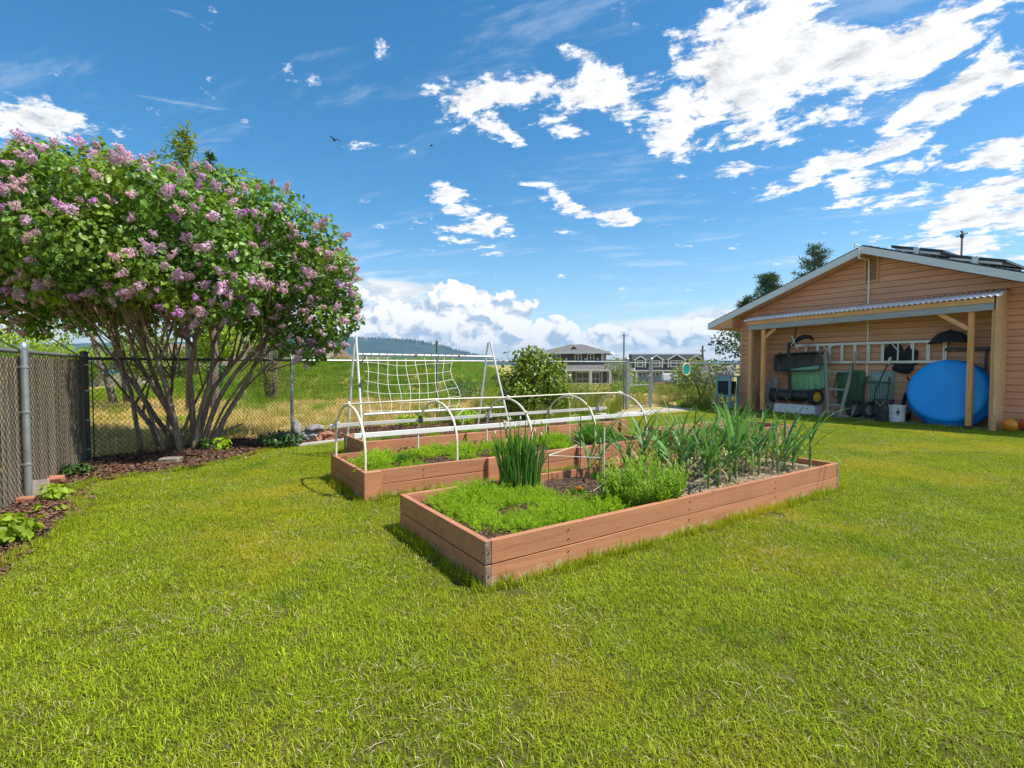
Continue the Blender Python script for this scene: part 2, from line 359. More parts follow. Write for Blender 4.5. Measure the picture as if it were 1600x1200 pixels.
M_lilacf = [mat('lilac_floret', (0.74, 0.47, 0.67), 0.7, 0.08, 30, trans=0.25, island=0.30, rnd=0.16, tcol=(1.1, 1.0, 1.1), spec=0.2),
            mat('faded_lilac_floret', (0.68, 0.45, 0.52), 0.7, 0.08, 30, trans=0.25, island=0.35, rnd=0.18, tcol=(1.1, 1.0, 1.0), spec=0.2),
            mat('deep_lilac_floret', (0.52, 0.24, 0.52), 0.7, 0.08, 30, trans=0.25, island=0.30, rnd=0.2, tcol=(1.1, 0.9, 1.1), spec=0.2)]
M_garlic = mat('garlic_leaf', (0.115, 0.245, 0.062), 0.5, 0.15, 6, trans=0.25, rnd=0.25, spec=0.32, tcol=(1.3, 1.5, 0.7), stretch=(6, 6, 1))
M_garlicstem = mat('garlic_stem', (0.20, 0.29, 0.075), 0.45, 0.15, 6, trans=0.15, rnd=0.15)
M_drytip = mat('dry_leaf', (0.38, 0.32, 0.15), 0.7, 0.2, 8, trans=0.2)
M_onion = mat('onion_leaf', (0.080, 0.225, 0.030), 0.4, 0.1, 4, trans=0.18, island=0.38, hue=0.35, spec=0.5)
M_bud = mat('onion_bud', (0.62, 0.60, 0.36), 0.6, 0.1, 20)
M_carrot = mat('feathery_leaf', (0.30, 0.50, 0.032), 0.6, 0.1, 3, trans=0.42, island=0.35, hue=0.3, rnd=0.12, spec=0.2, tcol=(1.3, 1.25, 0.5))
M_dill = mat('dark_feathery_leaf', (0.10, 0.27, 0.03), 0.6, 0.1, 3, trans=0.35, island=0.35, hue=0.25, rnd=0.12, spec=0.2)
M_aster = mat('narrow_leaf', (0.17, 0.33, 0.03), 0.6, 0.1, 3, trans=0.4, island=0.35, hue=0.4, spec=0.15)
M_shrubleaf = mat('broad_shrub_leaf', (0.165, 0.265, 0.036), 0.42, 0.1, 3, trans=0.3, island=0.4, hue=0.5, spec=0.4)
M_limeleaf = mat('lime_leaf', (0.23, 0.36, 0.025), 0.5, 0.1, 3, trans=0.4, island=0.3, hue=0.3, spec=0.3)
M_darkleaf = mat('dark_green_leaf', (0.050, 0.115, 0.026), 0.45, 0.1, 3, trans=0.2, island=0.4, hue=0.2, spec=0.4)
M_pine = mat('pine_needles', (0.060, 0.105, 0.050), 0.6, 0.1, 3, trans=0.15, island=0.4, spec=0.3)
M_orange = mat('marigold_petal', (0.80, 0.24, 0.015), 0.6, 0.1, 20, trans=0.2, tcol=(1, 1, 1))
M_rock = mat('grey_rock', (0.24, 0.23, 0.215), 0.9, 0.3, 9, bump=0.8, bs=25, col2=(0.13, 0.125, 0.12), c2=(0.52, 0.68), c2s=7, rnd=0.2)
M_brick = mat('old_brick', (0.36, 0.155, 0.085), 0.9, 0.25, 18, bump=0.6, bs=60, col2=(0.30, 0.24, 0.19), c2=(0.55, 0.7), c2s=12, rnd=0.1)
M_block = mat('grey_brown_block', (0.24, 0.20, 0.17), 0.9, 0.25, 14, bump=0.6, bs=60)
M_concrete = mat('pale_concrete', (0.40, 0.375, 0.34), 0.9, 0.18, 5, bump=0.4, bs=60, col2=(0.27, 0.25, 0.225), c2=(0.55, 0.72), c2s=5)
# garage
M_siding = mat('tan_painted_siding', (0.66, 0.340, 0.205), 0.6, 0.12, 2, bump=0.12, bs=40, stretch=(1, 0.3, 4), rnd=0.035, col2=(0.53, 0.265, 0.15), c2=(0.52, 0.8), c2s=1.5, spec=0.3)
M_fascia = mat('blue_grey_fascia', (0.66, 0.70, 0.76), 0.5, 0.05, 3, col2=(0.44, 0.47, 0.53), c2=(0.6, 0.8), c2s=4)
M_soffit = mat('tan_soffit', (0.60, 0.31, 0.16), 0.7, 0.1, 3)
M_shingle = mat('charcoal_shingle', (0.045, 0.048, 0.05), 0.95, 0.4, 8, bump=0.8, bs=60)
M_lumber = mat('fresh_lumber', (0.74, 0.385, 0.17), 0.65, 0.16, 5, bump=0.25, bs=30, stretch=(5, 0.6, 5), rnd=0.08, col2=(0.44, 0.23, 0.085), c2=(0.60, 0.75), c2s=5, spec=0.3)
M_post = mat('fir_post', (0.72, 0.355, 0.13), 0.65, 0.2, 5, bump=0.25, bs=30, stretch=(7, 7, 0.5), rnd=0.15, col2=(0.36, 0.185, 0.07), c2=(0.60, 0.74), c2s=4, spec=0.3)
M_ply = mat('plywood_sheet', (0.76, 0.46, 0.25), 0.7, 0.22, 7, bump=0.25, bs=40, stretch=(6, 6, 0.5), col2=(0.46, 0.27, 0.12), c2=(0.56, 0.72), c2s=4, spec=0.25)
M_greybeam = mat('grey_painted_beam', (0.34, 0.37, 0.40), 0.6, 0.15, 5, bump=0.2, bs=30, stretch=(5, 0.6, 5))
M_corr = mat('white_corrugated_sheet', (0.80, 0.75, 0.72), 0.35, 0.06, 3, rnd=0.03)
M_white = mat('white_paint', (0.78, 0.78, 0.76), 0.45, 0.05, 4)
M_trimwhite = mat('house_trim_white', (0.75, 0.75, 0.75), 0.5, 0.04, 4)
M_pipe = mat('white_conduit', (0.78, 0.76, 0.72), 0.4, 0.05, 4)
M_solar = mat('solar_cells', (0.012, 0.016, 0.05), 0.12, 0.1, 3, spec=0.8)
M_alu = mat('aluminium', (0.62, 0.63, 0.63), 0.35, 0.1, 8, metal=0.6, rnd=0.05)
M_blackpl = mat('black_plastic', (0.030, 0.030, 0.033), 0.42, 0.2, 8, rnd=0.2, col2=(0.10, 0.09, 0.08), c2=(0.52, 0.74), c2s=6)
M_blacktub = mat('dusty_black_tub', (0.050, 0.050, 0.060), 0.5, 0.3, 5, col2=(0.19, 0.165, 0.15), c2=(0.52, 0.74), c2s=3.5)
M_rubber = mat('tyre_rubber', (0.022, 0.022, 0.022), 0.8, 0.2, 10, bump=0.3, bs=60, col2=(0.07, 0.062, 0.052), c2=(0.55, 0.75), c2s=9)
M_yellow = mat('yellow_wheel', (0.62, 0.36, 0.02), 0.45, 0.1, 10)
M_mint = mat('mint_green_plastic', (0.24, 0.50, 0.27), 0.5, 0.12, 4, col2=(0.14, 0.30, 0.17), c2=(0.55, 0.75), c2s=4)
M_dkgreen = mat('dark_green_plastic', (0.040, 0.135, 0.055), 0.42, 0.15, 4, col2=(0.09, 0.17, 0.09), c2=(0.55, 0.78), c2s=5)
M_palegreen = mat('weathered_pale_green_plastic', (0.24, 0.36, 0.31), 0.55, 0.12, 4, col2=(0.12, 0.23, 0.20), c2=(0.55, 0.72), c2s=4)
M_tealband = mat('dark_teal_band', (0.035, 0.11, 0.105), 0.5, 0.15, 6)
M_foam = mat('white_foam_box', (0.72, 0.72, 0.76), 0.8, 0.06, 8, bump=0.15, bs=120)
M_redlid = mat('dusty_red_lid', (0.36, 0.13, 0.10), 0.7, 0.25, 8)
M_barnwood = mat('weathered_grey_green_wood', (0.30, 0.33, 0.27), 0.85, 0.25, 6, bump=0.4, bs=30, stretch=(6, 6, 0.6), col2=(0.18, 0.19, 0.155), c2=(0.52, 0.72), c2s=6)
M_bucket = mat('white_bucket', (0.66, 0.66, 0.68), 0.4, 0.07, 5, col2=(0.48, 0.46, 0.44), c2=(0.58, 0.78), c2s=5)
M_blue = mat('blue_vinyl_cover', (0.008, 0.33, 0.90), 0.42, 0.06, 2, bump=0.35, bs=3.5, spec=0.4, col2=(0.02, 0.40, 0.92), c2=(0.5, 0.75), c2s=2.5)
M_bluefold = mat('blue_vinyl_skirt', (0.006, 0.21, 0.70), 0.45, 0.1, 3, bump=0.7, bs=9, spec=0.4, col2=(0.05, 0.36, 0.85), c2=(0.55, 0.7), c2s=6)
M_cloth = mat('black_cloth', (0.014, 0.014, 0.018), 0.85, 0.3, 5, bump=0.4, bs=25)
M_bag = mat('clear_plastic_bag', (0.42, 0.40, 0.38), 0.3, 0.2, 6, trans=0.45, tcol=(1, 1, 1), bump=0.6, bs=20)
M_ballo = mat('orange_ball', (0.78, 0.27, 0.012), 0.4, 0.08, 5)
M_ballr = mat('red_orange_ball', (0.66, 0.09, 0.03), 0.4, 0.08, 5)
M_bluewood = mat('light_blue_paint', (0.21, 0.42, 0.50), 0.6, 0.12, 5, col2=(0.33, 0.50, 0.55), c2=(0.55, 0.75), c2s=5)
M_dark = mat('dark_shade_and_print', (0.02, 0.022, 0.026), 0.8, 0.2, 4)  # near black for prints; also painted shade inside vent and cabinet
M_terracotta = mat('pink_beige_shell', (0.58, 0.38, 0.31), 0.8, 0.2, 12, rnd=0.2)
M_teal = mat('teal_disc', (0.015, 0.30, 0.26), 0.4, 0.08, 5)
M_rope = mat('beige_rim', (0.62, 0.53, 0.36), 0.8, 0.15, 15)
# far houses
M_hgrey = mat('brown_grey_house_siding', (0.115, 0.098, 0.088), 0.8, 0.1, 3, stretch=(0.3, 0.3, 6))
M_hblue = mat('slate_blue_house_siding', (0.105, 0.135, 0.165), 0.8, 0.1, 3, stretch=(0.3, 0.3, 6))
M_hroof = mat('grey_asphalt_roof', (0.135, 0.13, 0.13), 0.95, 0.25, 4, bump=0.5, bs=12)
M_hroofd = mat('dark_asphalt_roof', (0.060, 0.070, 0.082), 0.95, 0.25, 4, bump=0.5, bs=12)
M_hbrown = mat('brown_house_roof', (0.22, 0.150, 0.115), 0.95, 0.2, 4, bump=0.5, bs=12)
M_hbrick = mat('far_brick_wall', (0.36, 0.165, 0.09), 0.9, 0.15, 5)
M_hpale = mat('pale_house_siding', (0.50, 0.46, 0.40), 0.8, 0.08, 4)
M_hglass = mat('dark_window_glass', (0.05, 0.065, 0.075), 0.08, 0.2, 1.5, spec=0.8)
M_stone = mat('house_stone_base', (0.22, 0.195, 0.17), 0.9, 0.3, 6, bump=0.6, bs=14)
M_polewood = mat('utility_pole_wood', (0.12, 0.115, 0.11), 0.9, 0.2, 5, stretch=(4, 4, 0.5))
M_carbody = mat('dark_car_paint', (0.05, 0.05, 0.055), 0.25, 0.05, 3, spec=0.6)
M_carwhite = mat('pale_car_paint', (0.55, 0.56, 0.58), 0.3, 0.05, 3, spec=0.6)
M_hill = mat('forested_hill', (0.030, 0.060, 0.045), 0.95, 0.4, 0.012, bump=0.0, spec=0.05, col2=(0.11, 0.11, 0.075), c2=(0.56, 0.70), c2s=0.006)
M_bird = mat('dark_feathers', (0.02, 0.02, 0.022), 0.8, 0.1, 10)
M_blueshed = mat('bright_blue_tarp', (0.05, 0.20, 0.50), 0.6, 0.1, 3)

# ------------------------------------------------------------------ ground geometry
def ray(px, py):
    a = (px-800)/800; b = -(py-600)/800
    return Vector((a, math.cos(TILT)+b*math.sin(TILT), b*math.cos(TILT)-math.sin(TILT)))
def at(px, py, z=0.0):
    """survey helper: where a sight line meets the level z"""
    d = ray(px, py); t = (z-EYE)/d.z; return (d.x*t, d.y*t)
def far(px, py, Y):
    d = ray(px, py); t = Y/d.y; return Vector((d.x*t, Y, EYE+d.z*t))
def sst(x, a, b):
    t = np.clip((np.asarray(x, float)-a)/(b-a), 0, 1); return t*t*(3-2*t)
def height(x, y):
    x = np.asarray(x, float); y = np.asarray(y, float)
    h = 1.30*sst(y, 18.5, 25.5)*sst(x, -17.5, -12.5)*(1-sst(x, -4.2, 0.6))*(1-0.6*sst(y, 45, 80))
    h = h - 1.7*sst(y, 22, 60)*sst(x, -4, 6)
    h = h + 0.05*np.sin(x*0.9+y*0.7)*sst(y, 13, 18) + 0.04*np.sin(x*2.1-y*1.3)*sst(y, 14, 18)
    return h
def sheet(name, xs, ys, mat_, z=None, kind='structure'):
    X, Y = np.meshgrid(xs, ys); Z = height(X, Y) if z is None else np.full_like(X, z)
    nx, ny = len(xs), len(ys)
    V = np.stack([X.ravel(), Y.ravel(), Z.ravel()], 1)
    i = np.arange(nx-1)[None, :] + nx*np.arange(ny-1)[:, None]; i = i.ravel()
    F = np.stack([i, i+1, i+1+nx, i+nx], 1)
    o = obj(name, np_mesh(name, V, F, mat_, True), None); tag(o, kind=kind); return o
xs = np.concatenate([[-5900, -3000, -1000, -400, -180, -110], np.arange(-80, 80.1, 1.0), [110, 180, 400, 1000, 3000, 5900]])
ys = np.concatenate([[-3900, -1000, -300, -100, -50, -25], np.arange(-12, 100.1, 1.0), [130, 180, 260, 400, 700, 1200, 3000, 5100]])
ground = sheet('ground', xs, ys, M_ground)

def poly_sheet(name, pts, z, m_, kind='structure'):
    mb = MB(); mb.add([(p[0], p[1], z) for p in pts], [tuple(range(len(pts)))])
    o = obj(name, mb, m_); return tag(o, kind=kind)
LAWN_UV = [(-1.15, -9), (24, -9), (24, 2.0), (13.95, 2.0), (13.95, 9.0), (6.6, 9.0), (6.6, 8.78), (-1.15, 8.78)]
lawn = poly_sheet('lawn', [xy(*p) for p in LAWN_UV], 0.004, M_lawnbase)
EDGE = [at(*p) for p in [(-260, 1010), (-90, 935), (0, 893), (40, 862), (95, 835), (128, 800), (110, 772), (132, 757), (200, 746), (300, 735), (370, 718), (440, 700), (470, 697)]]
MULCH = EDGE + [xy(1.75, 8.62), xy(2.3, 8.78), xy(6.6, 8.78), xy(6.6, 10.42), xy(1.92, 10.42), xy(-0.97, 8.93), xy(-1.21, 6.6), xy(-1.55, 3.2)]
mulch = poly_sheet('mulch_border', MULCH, 0.010, M_mulch)
mbp = MB(); mbp.box(9.2, 12.6, 9.35, 9.95, 0.0, 0.022)
path = obj('concrete_path', mbp, M_concrete, loc=(0, 0, 0), rot=(0, 0, PHI)); tag(path, kind='structure')
mbp = MB(); mbp.box(13.42, 13.97, 2.98, 8.34, 0.0, 0.03)
slab = obj('concrete_slab', mbp, M_concrete, rot=(0, 0, PHI), bevel=0.006); tag(slab, kind='structure')

def inpoly(px, py, poly):
    px = np.asarray(px); py = np.asarray(py); c = np.zeros(px.shape, bool); n = len(poly)
    for i in range(n):
        x1, y1 = poly[i]; x2, y2 = poly[(i+1) % n]
        if y1 == y2: continue
        k = ((y1 > py) != (y2 > py)) & (px < (x2-x1)*(py-y1)/(y2-y1)+x1); c ^= k
    return c
BEDS = [(1.48, 5.76, 2.50, 3.84), (1.48, 5.53, 4.79, 5.99), (2.08, 7.02, 6.66, 7.62), (6.36, 8.9, 4.55, 5.70)]
def in_beds(u, v, pad=0.0):
    k = np.zeros(np.shape(u), bool)
    for a, b, c, d in BEDS: k |= (u > a-pad) & (u < b+pad) & (v > c-pad) & (v < d+pad)
    return k

# ------------------------------------------------------------------ scatter tools for grass, chips, weeds
def blade_patch(name, n, size, h, w, lean, m_, disc=False, curl=0.35, hv=0.35):
    if disc:
        r = size/2*np.sqrt(rng.random(n)); t = rng.random(n)*2*np.pi; bx, by = r*np.cos(t), r*np.sin(t)
    else:
        bx, by = (rng.random((2, n))-0.5)*size
    yaw = rng.random(n)*2*np.pi; H = h*(1+hv*rng.normal(size=n)).clip(0.35, 2); le = np.abs(rng.normal(size=n))*lean; W = w*(0.7+0.6*rng.random(n))
    d = np.stack([np.cos(yaw), np.sin(yaw)], 1); sd = np.stack([-np.sin(yaw), np.cos(yaw)], 1)
    V = np.zeros((n, 6, 3)); root = np.stack([bx, by], 1)
    for j, (t, ww) in enumerate(((0, 1), (0.55, 0.85), (1.0, 0.12))):
        off = d*(H*le*(t**(1+curl*2)))[:, None]; z = H*t*(1-0.18*le*t)
        for q, s_ in enumerate((-1, 1)):
            V[:, j*2+q, :2] = root+off+sd*(s_*W*ww/2)[:, None]; V[:, j*2+q, 2] = z
    b = (np.arange(n)*6)[:, None]
    F = np.concatenate([b+np.array([0, 1, 3, 2]), b+np.array([2, 3, 5, 4])], 0)
    return np_mesh(name, V.reshape(-1, 3), F, m_)
def chip_patch(name, n, size, lo, hi, m_, zmax=0.02, r0=0.25, r1=0.6):
    V = []; 
    for i in range(n):
        L = rnd.uniform(lo, hi); W = L*rnd.uniform(r0, r1); a = rnd.random()*6.28; tl = rnd.uniform(-.5, .5); tr = rnd.uniform(-.5, .5)
        c = Vector((rnd.uniform(-.5, .5)*size, rnd.uniform(-.5, .5)*size, rnd.uniform(0.004, zmax)))
        R = Matrix.Rotation(a, 3, 'Z') @ Matrix.Rotation(tl, 3, 'X') @ Matrix.Rotation(tr, 3, 'Y')
        for q in ((-.5, -.4), (.4, -.5), (.5, .35), (-.35, .5)): V.append(c + R @ Vector((q[0]*L, q[1]*W, 0)))
    F = np.arange(4*n).reshape(-1, 4)
    return np_mesh(name, np.array([tuple(v) for v in V]), F, m_)
def scatter(name, pts, scl, patches, align_z=True, tilt=0.0):
    """one object whose points carry copies of the given clump meshes"""
    src = bpy.data.collections.new(name+'_clumps')
    for pm in patches: src.objects.link(bpy.data.objects.new(pm.name, pm))
    me = bpy.data.meshes.new(name); pts = np.asarray(pts, np.float32)
    me.vertices.add(len(pts)); me.vertices.foreach_set('co', pts.ravel())
    a = me.attributes.new('scl', 'FLOAT', 'POINT'); a.data.foreach_set('value', np.asarray(scl, np.float32))
    o = bpy.data.objects.new(name, me); COL.objects.link(o); o['kind'] = 'stuff'
    ng = bpy.data.node_groups.new(name, 'GeometryNodeTree')
    ng.interface.new_socket('Geometry', in_out='INPUT', socket_type='NodeSocketGeometry'); ng.interface.new_socket('Geometry', in_out='OUTPUT', socket_type='NodeSocketGeometry')
    N = ng.nodes; L = ng.links
    gi = N.new('NodeGroupInput'); go = N.new('NodeGroupOutput'); ip = N.new('GeometryNodeInstanceOnPoints'); ci = N.new('GeometryNodeCollectionInfo')
    ci.inputs['Collection'].default_value = src; ci.inputs['Separate Children'].default_value = True; ci.inputs['Reset Children'].default_value = True
    rv = N.new('FunctionNodeRandomValue'); rv.data_type = 'FLOAT_VECTOR'; rv.inputs[0].default_value = (-tilt, -tilt, 0); rv.inputs[1].default_value = (tilt, tilt, 6.283)
    ri = N.new('FunctionNodeRandomValue'); ri.data_type = 'INT'; ri.inputs[4].default_value = 0; ri.inputs[5].default_value = 1000; ri.inputs['Seed'].default_value = 3
    na = N.new('GeometryNodeInputNamedAttribute'); na.data_type = 'FLOAT'; na.inputs['Name'].default_value = 'scl'
    ip.inputs['Pick Instance'].default_value = True
    L.new(gi.outputs[0], ip.inputs['Points']); L.new(ci.outputs[0], ip.inputs['Instance']); L.new(ri.outputs[2], ip.inputs['Instance Index'])
    L.new(rv.outputs[0], ip.inputs['Rotation']); L.new(na.outputs['Attribute'], ip.inputs['Scale']); L.new(ip.outputs[0], go.inputs[0])
    md = o.modifiers.new('scatter', 'NODES'); md.node_group = ng
    return o
def grid_pts(x0, x1, y0, y1, st, jit=0.5):
    X, Y = np.meshgrid(np.arange(x0, x1, st), np.arange(y0, y1, st)); X = X.ravel(); Y = Y.ravel()
    return X+(rng.random(X.size)-.5)*st*jit, Y+(rng.random(X.size)-.5)*st*jit

# lawn grass
patches = [blade_patch('lawn_clump', 2100, 0.36, 0.0155, 0.0030, 1.0, M_blade, hv=0.5) for _ in range(6)]
X, Y = grid_pts(-12, 16, 0.4, 17, 0.25, 0.35)
U, V = uv(X, Y)
k = inpoly(X, Y, [xy(*p) for p in LAWN_UV]) & ~inpoly(X, Y, MULCH) & ~in_beds(U, V, 0.10) & (np.abs(X) < 1.12*Y+2.2) & ~((U > 13.25) & (V > 2.9))
X, Y = X[k], Y[k]
S = 0.85+0.35*rng.random(X.size)
scatter('lawn_grass', np.stack([X, Y, np.full(X.size, 0.003)], 1), S, patches)
th = [blade_patch('thatch_clump', 110, 0.40, 0.013, 0.0024, 2.0, M_strawbit) for _ in range(4)]
kt = rng.random(X.size) < 0.35
scatter('lawn_thatch', np.stack([X, Y, np.full(X.size, 0.012)], 1)[kt], (0.8+0.5*rng.random(X.size))[kt], th)
# longer grass against the planks
tufts = [blade_patch('edge_tuft', 60, 0.10, 0.060, 0.0036, 0.6, M_blade, disc=True) for _ in range(4)]
P = []
for a, b, c, d in BEDS[:3]:
    for t in np.arange(a, b, 0.045):
        P += [(t, c-0.04*rnd.random()-.015, rnd.uniform(.45, 1.25)), (t, d+0.04*rnd.random()+.01, rnd.uniform(.4, 1.1))]
    for t in np.arange(c, d, 0.045): P += [(a-0.04*rnd.random()-.01, t, rnd.uniform(.45, 1.2)), (b+0.05*rnd.random()+.01, t, rnd.uniform(.4, 1.1))]
for t in np.arange(3.0, 8.3, 0.07): P.append((13.38+0.05*rnd.random(), t, rnd.uniform(.6, 1.3)))
for (x, y), (x2, y2) in zip(EDGE[2:-1], EDGE[3:]):
    n = max(2, int(math.hypot(x2-x, y2-y)/0.035))
    for i in range(n):
        q = i/n; P.append((*uv(x+(x2-x)*q+rnd.gauss(0, .022), y+(y2-y)*q+rnd.gauss(0, .022)), rnd.uniform(.4, .95)))
P = np.array(P); wx_, wy_ = xy(P[:, 0], P[:, 1])
scatter('edge_grass', np.stack([wx_, wy_, np.full(len(P), 0.003)], 1), P[:, 2], tufts)
# bark chips
chips = [chip_patch('chip_clump', 260, 0.30, 0.012, 0.048, M_chip) for _ in range(4)]
X, Y = grid_pts(-9, 3, 2, 13, 0.19)
k = inpoly(X, Y, MULCH); X, Y = X[k], Y[k]
k = ~inpoly(X+0.09, Y-0.09, LW := [xy(*p) for p in LAWN_UV]) | inpoly(X+0.10, Y-0.10, MULCH); X, Y = X[k], Y[k]
scatter('bark_chips', np.stack([X, Y, np.full(X.size, 0.008)], 1), 0.8+0.5*rng.random(X.size), chips, tilt=0.12)

# meadow beyond the fence
gm = [blade_patch('meadow_tuft', 170, 0.55, 0.21, 0.010, 0.7, M_bermgrass, disc=True) for _ in range(4)]
dm = [blade_patch('dry_tuft', 120, 0.5, 0.13, 0.008, 0.9, M_dryblade, disc=True) for _ in range(4)]
X, Y = grid_pts(-24, 3, 7, 34, 0.40, 0.9); U, V = uv(X, Y)
k = (V > np.where(U < 1.92, 9.15+(U+0.97)*0.512, 10.62)) & (np.abs(X) < Y*1.08+1) & (X > -20); X, Y = X[k], Y[k]; U, V = uv(X, Y)
g = sst(Y+0.8*np.sin(X*1.3), 16.6, 19.0)*(.35+.65*sst(X, -17.5, -12.5))
isg = rng.random(X.size) < g*0.96+0.03
k2 = isg & ((X < 1.5) | (Y > 20)) ; Z = height(X, Y)
scatter('green_meadow_grass', np.stack([X, Y, Z-0.01], 1)[k2], (0.7+0.6*rng.random(X.size))[k2], gm)
k3 = ~isg
scatter('dry_meadow_grass', np.stack([X, Y, Z-0.01], 1)[k3], (0.6+0.7*rng.random(X.size))[k3], dm)
# far part of the green bank
X, Y = grid_pts(-30, 2, 33, 62, 0.9, 0.9); k = (height(X, Y) > 0.2) & (np.abs(X) < Y*1.05); X, Y = X[k], Y[k]
scatter('bank_grass', np.stack([X, Y, height(X, Y)-0.01], 1), 1.2+0.6*rng.random(X.size), gm)
# rough weeds on the right, beyond the fence and by the gate
wm = [blade_patch('weed_tuft', 120, 0.5, 0.55, 0.016, 0.45, M_weed, disc=True) for _ in range(4)]
X, Y = grid_pts(-1, 40, 13, 40, 0.55, 0.9); U, V = uv(X, Y)
k = (V > 10.75) & (np.abs(X) < Y*1.02) & ~((U > 13.6) & (V < 10.3)); X, Y = X[k], Y[k]
n_ = np.sin(X*0.55+1.0)*np.cos(Y*0.4)+0.5*np.sin(X*1.7+Y); Z = height(X, Y)
k2 = n_ > 0.05; kd = ~k2
scatter('rough_weeds', np.stack([X, Y, Z-0.01], 1)[k2], (0.30+0.34*rng.random(X.size))[k2], wm)
dm2 = [blade_patch('tall_dry_tuft', 130, 0.5, 0.48, 0.010, 0.5, M_dryblade, disc=True) for _ in range(3)]
scatter('tall_dry_grass', np.stack([X, Y, Z-0.01], 1)[kd], (0.32+0.36*rng.random(X.size))[kd], gm[:2]+dm2)
# weeds inside the fence along path and beds
X, Y = grid_pts(-2, 12, 8, 16, 0.26, 0.9); U, V = uv(X, Y)
k = (V > 9.98) & (V < 10.42) & (U > 2.6) & (U < 10.5) | (V > 8.95) & (V < 9.3) & (U > 6.6) & (U < 9.2) | (V > 9.1) & (V < 10.4) & (U > 12.7) & (U < 14.0)
X, Y = X[k], Y[k]
scatter('fence_weeds', np.stack([X, Y, np.full(X.size, 0.0)], 1), 0.35+0.35*rng.random(X.size), wm[:2]+gm[:2])

# ------------------------------------------------------------------ fences
def chain(mb_pts, h, pitch, r, z0=0.04):
    """diamond mesh between two ground points (local coordinates); one joined mesh"""
    (x0, y0), (x1, y1) = mb_pts; L = math.hypot(x1-x0, y1-y0); dx, dy = (x1-x0)/L, (y1-y0)/L
    segs = []; k = 1.0
    for sgn in (1, -1):
        t = -h*k
        while t < L+h*k:
            a, b = (t, 0.0), (t+h*k, h)
            if sgn < 0: a, b = (t+h*k, 0.0), (t, h)
            pa, pb = np.array(a), np.array(b)
            def clip(pa, pb):
                d = pb-pa; t0, t1 = 0.0, 1.0
                for lim, s_ in ((0.0, 1), (L, -1)):
                    f0 = s_*(pa[0]-lim); fd = s_*d[0]
                    if abs(fd) < 1e-9: continue
                    q = -f0/fd
                    if fd > 0: t0 = max(t0, q)
                    else: t1 = min(t1, q)
                return (pa+d*t0, pa+d*t1) if t1-t0 > 1e-3 else None
            c = clip(pa, pb)
            if c: segs.append((c[0], c[1], 0.0018*sgn))
            t += pitch
    n = len(segs); V = np.zeros((n, 2, 3, 3))
    nx, ny = -dy, dx
    for i, (a, b, off) in enumerate(segs):
        for e, p in enumerate((a, b)):
            for q in range(3):
                an = 2.094*q; o1, o2 = r*math.cos(an), r*math.sin(an)
                V[i, e, q] = (x0+dx*(p[0]+o2)+nx*(o1+off), y0+dy*(p[0]+o2)+ny*(o1+off), z0+p[1])
    b = (np.arange(n)*6)[:, None]
    F = np.concatenate([b+np.array([q, (q+1) % 3, 3+(q+1) % 3, 3+q]) for q in range(3)], 0)
    return V.reshape(-1, 3), F
def fence_post(parent, u, v, h, r, m_, cap=True, base=(0, 0)):
    mb = MB(); x, y = u-base[0], v-base[1]
    mb.tube([(x, y, -0.1), (x, y, h)], r, 10)
    if cap: mb.lathe([(r*1.15, h-0.02), (r*1.2, h+0.005), (r*0.9, h+0.03), (r*0.3, h+0.045)], 10, Matrix.Translation((x, y, 0)))
    return obj('post', mb, m_, parent, auto=True)
def band(parent, x, y, z, r):
    mb = MB(); mb.lathe([(r+.001, z-.012), (r+.006, z-.010), (r+.006, z+.010), (r+.001, z+.012)], 10, Matrix.Translation((x, y, 0)), cap=False); mb.box(x-.035-r, x-r+.002, y-.008, y+.008, z-.008, z+.008)
    return obj('tension_band', mb, M_galv, parent)

# privacy fence down the left side
c0 = (-0.97, 8.99); c1 = (-1.21, 6.63); dl = Vector((c1[0]-c0[0], c1[1]-c0[1])); Lp = dl.length; dl.normalize()
pf = thing('privacy_fence', 'chain link fence filled with upright taupe privacy slats along the left edge', 'fence', c0[0], c0[1])
def pl(t, off=0.0): return (dl.x*t - dl.y*off, dl.y*t + dl.x*off)      # along, sideways (towards the lawn positive)
side = 1.0
ang = math.atan2(dl.y, dl.x)
slat_me = []
for i in range(5):
    mb = MB(); w = 0.0595; h0 = 1.39
    mb.add([(-w/2, 0, .03), (0, .005+0.001*i, .03), (w/2, 0, .03), (w/2, 0, h0-.006*i), (0, .005+.001*i, h0-.006*i), (-w/2, 0, h0-.006*i)], [(0, 1, 4, 5), (1, 2, 3, 4)])
    mb.add([(-w/2, -.004, .03), (w/2, -.004, .03), (w/2, -.004, h0-.006*i), (-w/2, -.004, h0-.006*i)], [(3, 2, 1, 0)])
    slat_me.append(mb.mesh('slat', M_slat))
t = 0.09
while t < Lp*2.1:
    p = pl(t, rnd.uniform(-.004, .004)); o = bpy.data.objects.new('slat', slat_me[rnd.randrange(5)]); COL.objects.link(o); o.parent = pf
    o.location = (p[0], p[1], rnd.uniform(-.012, .008)); o.rotation_euler = (0, rnd.uniform(-.006, .006), ang+math.pi+rnd.uniform(-.09, .09)); t += 0.0585
Vc, Fc = chain((pl(0.05, 0.022), pl(Lp*2.1, 0.022)), 1.37, 0.075, 0.0022)
o = obj('chain_link_mesh', np_mesh('chain_link_mesh', Vc, Fc, M_wire), None, pf); tag(o, kind='stuff')
mb = MB(); mb.tube([(*pl(-0.0), 1.405), (*pl(Lp*2.1), 1.455)], 0.021, 10); obj('top_rail', mb, M_wire_lt, pf, auto=True)
fence_post(pf, *pl(Lp, 0.055), 1.47, 0.031, M_galv)
for z in (0.35, 0.85, 1.28): band(pf, *pl(Lp, 0.055), z, 0.031)
fence_post(pf, *pl(Lp*2, 0.055), 1.47, 0.031, M_galv)
